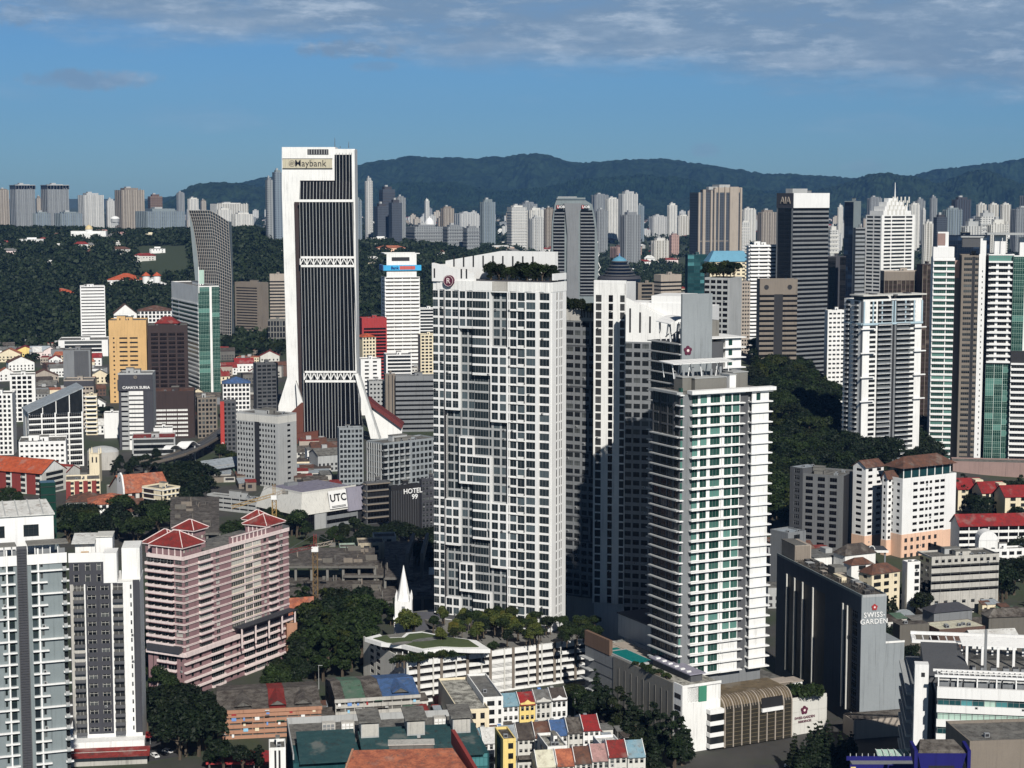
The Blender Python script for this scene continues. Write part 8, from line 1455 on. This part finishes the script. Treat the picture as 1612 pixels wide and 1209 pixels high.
for k, (kind, lf, n) in dict(broad=('broad', 'leaf', 3), broadd=('broad', 'leafdark', 2), round=('round', 'leaf', 3), roundd=('round', 'leafdark', 2), roundl=('round', 'leaflight', 2), tall=('tall', 'leaf', 2), talld=('tall', 'leafdark', 2), pine=('pine', 'leafdark', 2), shrub=('shrub', 'leaf', 2), shrubl=('shrub', 'leaflight', 1)).items(): PR[k] = [proto(100 + 7 * i + len(k) * 13, kind, lf) for i in range(n)]
TR = random.Random(77)
def tree(x, y, z, kind, h, label, group, name=None, cat='tree'):
    name = name or {'b': 'rain_tree', 'p': 'conifer', 's': 'shrub'}.get(kind[0], 'tree')
    cr, tk = TR.choice(PR[kind]); s = h / {'broad': 11.5, 'broadd': 11.5, 'round': 10.5, 'roundd': 10.5, 'roundl': 10.5, 'tall': 15, 'talld': 15, 'pine': 14, 'shrub': 2.6, 'shrubl': 2.6}[kind]
    o = empty(name, (x, y, z), TR.uniform(0, 6.28)); tag(o, label, cat, group); o.scale = (s * TR.uniform(.9, 1.2), s * TR.uniform(.9, 1.2), s)
    for me, n_ in ((cr, 'crown'), (tk, 'trunk')):
        c = bpy.data.objects.new(n_, me); C.objects.link(c); c.parent = o
    return o
def hit(px, py):
    a, b, c = ray(px, py); t = 600 / b
    while CAMZ + c * t > gz(a * t, b * t) and t < 6000: t += 4
    return a * t, b * t, gz(a * t, b * t)
def grove(pts, z, kinds, h, label, group, jit=0, name=None):
    """pts: pixel of the tree foot"""
    for px, py in pts: x, y, _ = gnd(px, py, z); tree(x + TR.uniform(-jit, jit), y + TR.uniform(-jit, jit), z, TR.choice(kinds), TR.uniform(*h), label, group, None)
def area(px0, px1, py0, py1, n, z, kinds, h, label, group, sk=0., seed=1):
    r = random.Random(seed)
    for i in range(n):
        px, py = r.uniform(px0, px1), r.uniform(py0, py1); x, y, zz = hit(px, py) if z == 0 else gnd(px, py, z); tree(x, y, zz, r.choice(kinds), r.uniform(*h), label, group)
# park at the right: the wooded hill
def hillwood():
    r = random.Random(9); pts = []
    for i in range(4000):
        y = 1080 + 520 * r.random(); p = r.uniform(1190, 1345) if r.random() < .86 else r.uniform(1440, 1495); x = (p - 806) / F * y
        if gz(x, y) < 5 or (p > 1320 and y > 1200) or any((x - a) ** 2 + (y - b) ** 2 < 72 for a, b in pts): continue
        pts.append((x, y))
    pts.sort(key=lambda q: q[1])
    for k, (x, y) in enumerate(pts[:330]): tree(x, y, gz(x, y) - 1, r.choice(['broad', 'round', 'roundd', 'broadd', 'tall']), r.uniform(13, 21), 'tree of the dense wood on the hill between the white residences', 'wood on the hill between the residences', 'forest_tree')
hillwood()
area(1335, 1472, 690, 790, 52, 0, ['broadd', 'roundd'], (17, 25), 'dark tree in front of the white and grey residence', 'dark trees before the residence', seed=2)
area(1206, 1245, 740, 850, 16, 0, ['round', 'roundl', 'broad'], (10, 16), 'tree beside the balconied tower, left of the dark grey block', 'trees by the dark grey block', seed=3)
area(1505, 1612, 790, 830, 20, 0, ['broadd', 'roundd', 'talld'], (12, 19), 'dark tree between the two red-roofed rows at the right', 'dark trees between red roofs', seed=4)
area(1570, 1612, 870, 960, 14, 0, ['broadd', 'roundd'], (13, 20), 'dark tree right of the stained grey office', 'dark trees at the right edge', seed=5)
grove([(1412, 960), (1420, 948), (1456, 952), (1405, 975), (1395, 985), (1450, 972), (1512, 950)], 0, ['roundd', 'tall', 'talld'], (9, 15), 'small tree in front of the narrow white shop house', 'trees by the narrow white shop house')
grove([(1405, 1040), (1416, 1062), (1400, 1085), (1424, 1030)], 0, ['roundd', 'broadd'], (12, 17), 'tree in the gap between slab hotel and white office complex', 'trees behind the slab hotel')
grove([(1275, 1212), (1290, 1208), (1306, 1214), (1322, 1210), (1333, 1218), (1262, 1222), (1284, 1203), (1300, 1204), (1340, 1208), (1250, 1216)], 0, ['pine'], (14, 18), 'dark conifer in front of the white emblem wall', 'conifers by the emblem wall')
grove([(940, 1130), (958, 1150), (975, 1165), (992, 1172), (1010, 1185), (1028, 1194), (1045, 1202), (1062, 1212), (1000, 1205), (1030, 1215), (1074, 1205)], 0, ['pine', 'pine', 'talld'], (15, 22), 'dark layered conifer along the grey podium wall', 'conifers along the podium wall')
grove([(908, 1122), (915, 1132), (925, 1140), (902, 1118)], 0, ['round', 'roundd'], (10, 13), 'round tree between the shophouses and the podium', 'trees between shophouses and podium')
grove([(802, 1142), (806, 1150), (860, 1148), (872, 1146), (834, 1190), (840, 1200), (898, 1178), (886, 1184), (828, 1205), (793, 1146)], 0, ['round', 'roundd', 'tall'], (5, 8), 'small garden tree among the shophouses', 'garden trees of the shophouses')
area(470, 575, 975, 1075, 48, 0, ['broad', 'round', 'roundd', 'tall'], (13, 21), 'tree in the grove between the pink tower and the white car park', 'grove beside the pink tower', seed=6)
area(425, 512, 1070, 1110, 12, 0, ['round', 'broad', 'roundd'], (9, 13), 'tree behind the orange flats', 'trees behind the orange flats', seed=7)
area(268, 338, 1140, 1200, 12, 0, ['broadd', 'roundd'], (15, 22), 'big dark tree between the charcoal tower and the orange flats', 'dark trees beside the orange flats', seed=8)
area(222, 275, 1085, 1160, 11, 0, ['round', 'broad'], (7, 12), 'tree at the foot of the pink tower', 'trees at the foot of the pink tower', seed=10)
grove([(232, 1050), (228, 1075), (226, 1020)], 0, ['round'], (7, 10), 'tree between the charcoal tower and the pink tower', 'trees behind the charcoal tower')
grove([(330, 1212), (352, 1216), (382, 1218), (408, 1214)], 0, ['broadd', 'roundd', 'talld'], (9, 13), 'dark tree at the bottom edge before the orange flats', 'dark trees at the bottom edge')
area(520, 640, 985, 1000, 8, 0, ['round', 'talld'], (10, 15), 'tree around the white steeple', 'trees around the steeple', seed=11)
grove([(640, 1003), (652, 1006)], 14, ['roundl'], (11, 13), 'bright green tree just right of the white steeple', 'bright trees by the steeple')
area(540, 690, 848, 872, 28, 0, ['broadd', 'roundd'], (9, 13), 'dark tree above the ruined walls', 'dark trees above the ruins', seed=12)
area(650, 690, 872, 895, 8, 0, ['broadd', 'roundd'], (9, 12), 'dark tree between the street and the ruins', 'dark trees by the street', seed=13)
area(362, 470, 832, 870, 18, 0, ['broad', 'round', 'roundd'], (11, 17), 'green tree between the mall and the pink tower', 'trees in front of the mall', seed=14)
area(455, 565, 836, 866, 18, 0, ['broad', 'round', 'roundd'], (6, 9.5), 'low green tree between the mall and the ruins', 'trees between mall and ruins', seed=24)
area(470, 640, 868, 900, 12, 0, ['shrub'], (2, 4), 'weedy shrub growing among the abandoned decks', 'weeds on the ruins', seed=25)
area(100, 262, 822, 862, 28, 0, ['broadd', 'broad', 'roundd'], (13, 19), 'dark spreading tree below the brown roofs', 'dark trees below the brown roofs', seed=15)
area(258, 322, 765, 812, 14, 0, ['broadd', 'roundd'], (15, 22), 'big dark tree right of the orange-red roofs', 'dark trees right of the hall', seed=16)
area(140, 256, 726, 752, 22, 0, ['broadd', 'roundd', 'talld'], (8, 12), 'dark tree behind the orange-red roofs', 'dark trees behind the hall', seed=17)
area(0, 30, 790, 815, 5, 0, ['round', 'broad'], (9, 13), 'tree in front of the red-roofed school', 'trees by the school', seed=18)
area(345, 374, 700, 742, 9, 0, ['round', 'broadd'], (8, 11), 'tree between the rail track and the white hotel', 'trees by the track', seed=19)
area(345, 445, 540, 566, 26, 0, ['broad', 'round', 'roundd'], (14, 20), 'tree behind the red-roofed houses left of the slab tower', 'trees behind red-roofed houses', seed=20)
area(562, 604, 488, 520, 12, 0, ['broad', 'round', 'roundd'], (14, 20), 'tree between the slab tower and the bank tower', 'trees behind the red office', seed=22)
area(140, 175, 598, 660, 8, 0, ['roundd'], (9, 13), 'dark street tree left of the tan tower', 'street trees by the tan tower', seed=23)
# planting on roofs and decks
def deckplants():
    B = CP; r = random.Random(4)
    for i in range(100):
        px = r.uniform(672, 945); py = 988 + max(0, px - 850) * .1 + r.uniform(-12, 24); x, y, _ = gnd(px, py, 20.5); tree(x, y, 20, r.choice(['roundl', 'round', 'roundl', 'roundd'] if px < 850 else ['round', 'roundd', 'broad']), r.uniform(4, 7.5), 'garden tree on the deck at the foot of the R-sign tower', 'deck garden trees', 'garden_tree')
    for i in range(30):
        px = 628 + i * 4.9; s = B.u(px, 24); t = r.uniform(.8, 2.2); x = B.x + s * cos(B.b) - t * sin(B.b); y = B.D + s * sin(B.b) + t * cos(B.b); tree(x, y, B.H - .6, 'shrub', r.uniform(2.2, 4.2), 'trailing shrub along the edge of the car park roof', 'shrubs on the car park edge', 'shrub', 'shrub')
    B = RS
    for i in range(24):
        s = B.v(757) + (B.L - 3 - B.v(757)) * (i + r.random() * .8) / 24; t = r.uniform(2, B.W - 5); x = B.x + t * cos(B.b) - (B.L - s) * sin(B.b); y = B.D + t * sin(B.b) + (B.L - s) * cos(B.b); tree(x, y, 20 + B.H + .6, r.choice(['roundd', 'round', 'talld']), r.uniform(5, 8.5), 'roof garden tree on top of the R-sign tower', 'roof garden trees', 'garden_tree')
    for i in range(10): x, y, z = at(893 + i * 4.6, 0, 812 - i * 2); z = at(893, 494, 812)[2]; tree(x if False else xat(893 + i * 4.6, 816 - i * 2, z), 816 - i * 2 + 3, z - .5, 'roundd', r.uniform(5, 8), 'roof garden tree on the grey residence wing', 'roof trees of the grey wing', 'garden_tree')
    for i in range(9): D = 1160 + r.uniform(0, 14); z = at(1120, 441, 1150)[2]; tree(xat(1112 + i * 5.6, D, z), D + 4, z, r.choice(['round', 'roundd']), r.uniform(7, 12), 'roof tree on the grey concrete tower', 'roof trees of the grey concrete tower', 'garden_tree')
    B = PD; uu = lambda p: B.u(p, 14)
    for i in range(12): s = uu(1243 + i * 4.6); t = r.uniform(1.2, 4); tree(B.x + s * cos(B.b) - t * sin(B.b), B.D + s * sin(B.b) + t * cos(B.b), 13.6, r.choice(['roundd', 'tall', 'shrub']), r.uniform(3, 6), 'terrace plant above the white emblem wall', 'terrace plants', 'terrace_plant', 'plant')
    for i in range(8): s = .6; v = L_v = B.L - B.v(1000 + i * 6.5, B.H); tree(B.x + 1.5 * cos(B.b) - v * sin(B.b), B.D + 1.5 * sin(B.b) + v * cos(B.b), B.H + .2, 'shrub', r.uniform(1.8, 3), 'shrub on the wall beside the teal pool', 'pool shrubs', 'shrub', 'shrub')
deckplants()
# far woodland on the hill: one mass nobody could count
def woodland():
    rng = np.random.RandomState(5); Qs = []
    base = []
    for k in range(5):
        bl = [(rng.uniform(-3, 3), rng.uniform(-3, 3), rng.uniform(4, 8), rng.uniform(2.4, 4), .8) for _ in range(4)] + [(0, 0, 5, 5, .8)]; base.append(clumps(rng, bl, 42, 1.9, 'leaffar', .8))
    for i in range(20500):
        D = 2180 + 2000 * rng.rand() ** .85; px = rng.uniform(-40, 1230)
        if D < 2300 and 60 < px < 470: continue
        x = (px - 806) / F * D; z = gz(x, D)
        if D < 2330 and z < 1.5 and rng.rand() < .6: continue
        if 218 < px < 300 and 3000 < D < 3420: continue
        if D > 3000 and px > 700 and rng.rand() < .35: continue
        s = rng.choice([rng.uniform(.6, 1.1), rng.uniform(1, 1.9)]); Q = base[rng.randint(5)] * s; a = rng.uniform(0, 6.28); c_, s_ = cos(a), sin(a); Q = np.stack([Q[..., 0] * c_ - Q[..., 1] * s_ + x, Q[..., 0] * s_ + Q[..., 1] * c_ + D, Q[..., 2] + z - 2], -1); Qs.append(Q)
    for i in range(9000):
        D = 4200 + 6500 * rng.rand(); px = rng.uniform(-40, 1650)
        x = (px - 806) / F * D; z = gz(x, D); s = rng.uniform(1, 2.2); Qs.append(base[rng.randint(5)] * s + np.array([x, D, z - 2]))
    for i in range(2600):
        D = 2000 + 2400 * rng.rand(); px = rng.uniform(1235, 1650)
        x = (px - 806) / F * D; z = gz(x, D); s = rng.uniform(.8, 1.5); Qs.append(base[rng.randint(5)] * s + np.array([x, D, z - 2]))
    for i in range(3000):
        D = 620 + 1700 * rng.rand(); px = rng.uniform(1660, 2100) if i % 2 else rng.uniform(-520, -60)
        x = (px - 806) / F * D; s = rng.uniform(.7, 1.4); Qs.append(base[rng.randint(5)] * s + np.array([x, D, gz(x, D) - 2]))
    o = bpy.data.objects.new('woodland', quads('woodland', np.concatenate(Qs), 'leaffar')); C.objects.link(o); o['kind'] = 'stuff'
woodland()
# ================================================================ roads, cars, ground details
def road(name, pts, w, k='asphalt', z=.05):
    m = MB(); P = [Vector(gnd(*p)) for p in pts]; L = []
    for i, p in enumerate(P):
        d = (P[min(i + 1, len(P) - 1)] - P[max(i - 1, 0)]); d.z = 0; d.normalize(); s = Vector((-d.y, d.x, 0)); L.append((p + s * w / 2, p - s * w / 2))
    for (a, b), (c, d) in zip(L, L[1:]): m.hexa([tuple(b + Vector((0, 0, -.3))), tuple(d + Vector((0, 0, -.3))), tuple(c + Vector((0, 0, -.3))), tuple(a + Vector((0, 0, -.3))), *[(q.x, q.y, z) for q in (b, d, c, a)]], k)
    o = m.build(name); o['kind'] = 'structure'; return P
paint('asphalt', (.05, .05, .052), .85, .3, .3); paint('marking', (.6, .6, .57))
road('road', [(576, 800), (612, 826), (640, 850), (672, 872), (700, 895)], 22); road('road_markings', [(586, 806), (612, 826), (640, 850), (672, 872)], .35, 'marking', .056)
road('car_park_ground', [(215, 1185), (250, 1180), (285, 1170)], 24, 'asphalt', .05); road('street', [(700, 1160), (770, 1150), (860, 1148), (960, 1140)], 7); road('side_street', [(262, 740), (300, 722), (330, 700), (362, 676)], 12)
road('avenue', [(1190, 1215), (1260, 1216), (1400, 1214)], 16); road('road_markings', [(1150, 1213), (1260, 1215), (1380, 1213)], .3, 'marking', .056)
def car_meshes(col):
    b = MB(); b.box(-.9, .9, -2.15, 2.15, .35, .85, col); b.hexa([(-.86, -1.3, .86), (.86, -1.3, .86), (.86, 1.9, .86), (-.86, 1.9, .86), (-.68, -.6, 1.42), (.68, -.6, 1.42), (.68, 1.4, 1.42), (-.68, 1.4, 1.42)], col)
    g = MB(); g.hexa([(-.7, -1.28, .9), (.7, -1.28, .9), (.62, -.66, 1.38), (-.62, -.66, 1.38), (-.7, -1.34, .9), (.7, -1.34, .9), (.62, -.72, 1.38), (-.62, -.72, 1.38)], 'blkglass'); [g.box(s * .80, s * .88, -.7, 1.4, .92, 1.3, 'blkglass') for s in (-1, 1)]
    w = MB(); w.yz([(.33 * cos(i * pi / 6), .33 * sin(i * pi / 6)) for i in range(12)], -.1, .1, 'black'); return b.mesh('body'), g.mesh('windscreen'), w.mesh('wheel')
CM = {k: car_meshes(k) for k in ('cleanwhite', 'steel', 'black', 'redwall', 'navy')}
def car(px, py, col, rz, label, group):
    x, y, _ = gnd(px, py); o = empty('parked_car', (x, y, .06), radians(rz)); tag(o, label, 'car', group); b, g, w = CM[col]
    for me, n_ in ((b, 'body'), (g, 'windscreen')): c = bpy.data.objects.new(n_, me); C.objects.link(c); c.parent = o
    for sx in (-.82, .82):
        for sy in (-1.35, 1.35): c = bpy.data.objects.new('wheel', w); C.objects.link(c); c.parent = o; c.location = (sx, sy, .33)
car(244, 1192, 'cleanwhite', 35, 'white car parked alone left on the lot beside the charcoal tower', 'cars on the parking lot'); car(264, 1185, 'cleanwhite', 60, 'white car parked nearer the dark trees on the lot', 'cars on the parking lot')
for i, (px, py, c) in enumerate(((609, 821, 'cleanwhite'), (616, 824, 'cleanwhite'), (629, 826, 'steel'), (634, 829, 'cleanwhite'), (642, 833, 'cleanwhite'), (650, 838, 'steel'), (605, 815, 'black'))): car(px, py, c, 55, {'cleanwhite': 'white car parked in the row along the street before the black hotel', 'steel': 'grey car parked in the row along the street before the black hotel', 'black': 'black car at the far end of the row before the black hotel'}[c], 'cars parked along the street')
for i, (px, py, c) in enumerate(((1244, 1208, 'cleanwhite'), (1262, 1206, 'steel'), (1318, 1209, 'redwall'), (1352, 1206, 'cleanwhite'), (818, 1147, 'steel'), (846, 1146, 'cleanwhite'), (874, 1145, 'navy'), (902, 1143, 'black'), (277, 733, 'cleanwhite'), (292, 726, 'steel'), (300, 722, 'cleanwhite'), (318, 712, 'black'), (328, 705, 'cleanwhite'), (590, 806, 'cleanwhite'), (655, 846, 'steel'), (664, 852, 'cleanwhite'), (622, 834, 'navy'), (640, 846, 'cleanwhite'))): car(px, py, c, 80 if py > 1000 else 50, '%s car on the %s' % ({'cleanwhite': 'white', 'steel': 'grey', 'redwall': 'red', 'navy': 'dark blue', 'black': 'black'}[c], 'avenue in front of the white emblem wall' if py > 1200 else 'narrow street before the shophouse row' if py > 1000 else 'side street under the rail track' if px < 400 else 'open street lanes opposite the black hotel'), 'cars on the streets')
p = gnd(227, 1168); o = empty('market_tent', p); tag(o, 'small bright red canopy at the edge of the parking lot', 'canopy'); MB().hip(-3, 3, -3, 3, 2.6, 1.6, 'r_bright', .3).build('roof', o); m = MB(); [m.box(x, x + .12, y, y + .12, 0, 2.58, 'lgrey') for x in (-2.9, 2.8) for y in (-2.9, 2.8)]; m.build('post', o)
p = gnd(372, 1206); o = empty('food_stall', (p[0] + 2, p[1] - 2, 0)); tag(o, 'long maroon awning roof in front of the orange flats', 'awning'); m = MB(); m.hexa([(-12, -3, 3), (14, -3, 3), (14, 4, 5), (-12, 4, 5), (-12, -3, 3.2), (14, -3, 3.2), (14, 4, 5.2), (-12, 4, 5.2)], 'r_bright'); m.build('roof', o); MB().box(-12, 14, -3.1, -3.01, 2.2, 3.1, 'redwall').build('valance', o); m = MB(); [m.box(x, x + .15, -2.8, -2.65, 0, 3, 'lgrey') for x in (-11, -3, 5, 13)]; m.build('post', o)
for px, py, h in ((502, 1085, 10), (905, 1135, 11)): x, y, _ = gnd(px, py); o = empty('street_lamp', (x, y, 0)); tag(o, 'thin street lamp post %s' % ('in the grove beside the white car park' if px < 600 else 'by the round trees at the podium'), 'street lamp'); m = MB(); m.bar((0, 0, 0), (0, 0, h), .22, 'lgrey', .12); m.build('post', o); MB().box(-.2, 1.6, -.15, .15, h, h + .15, 'lgrey').build('lamp_head', o)
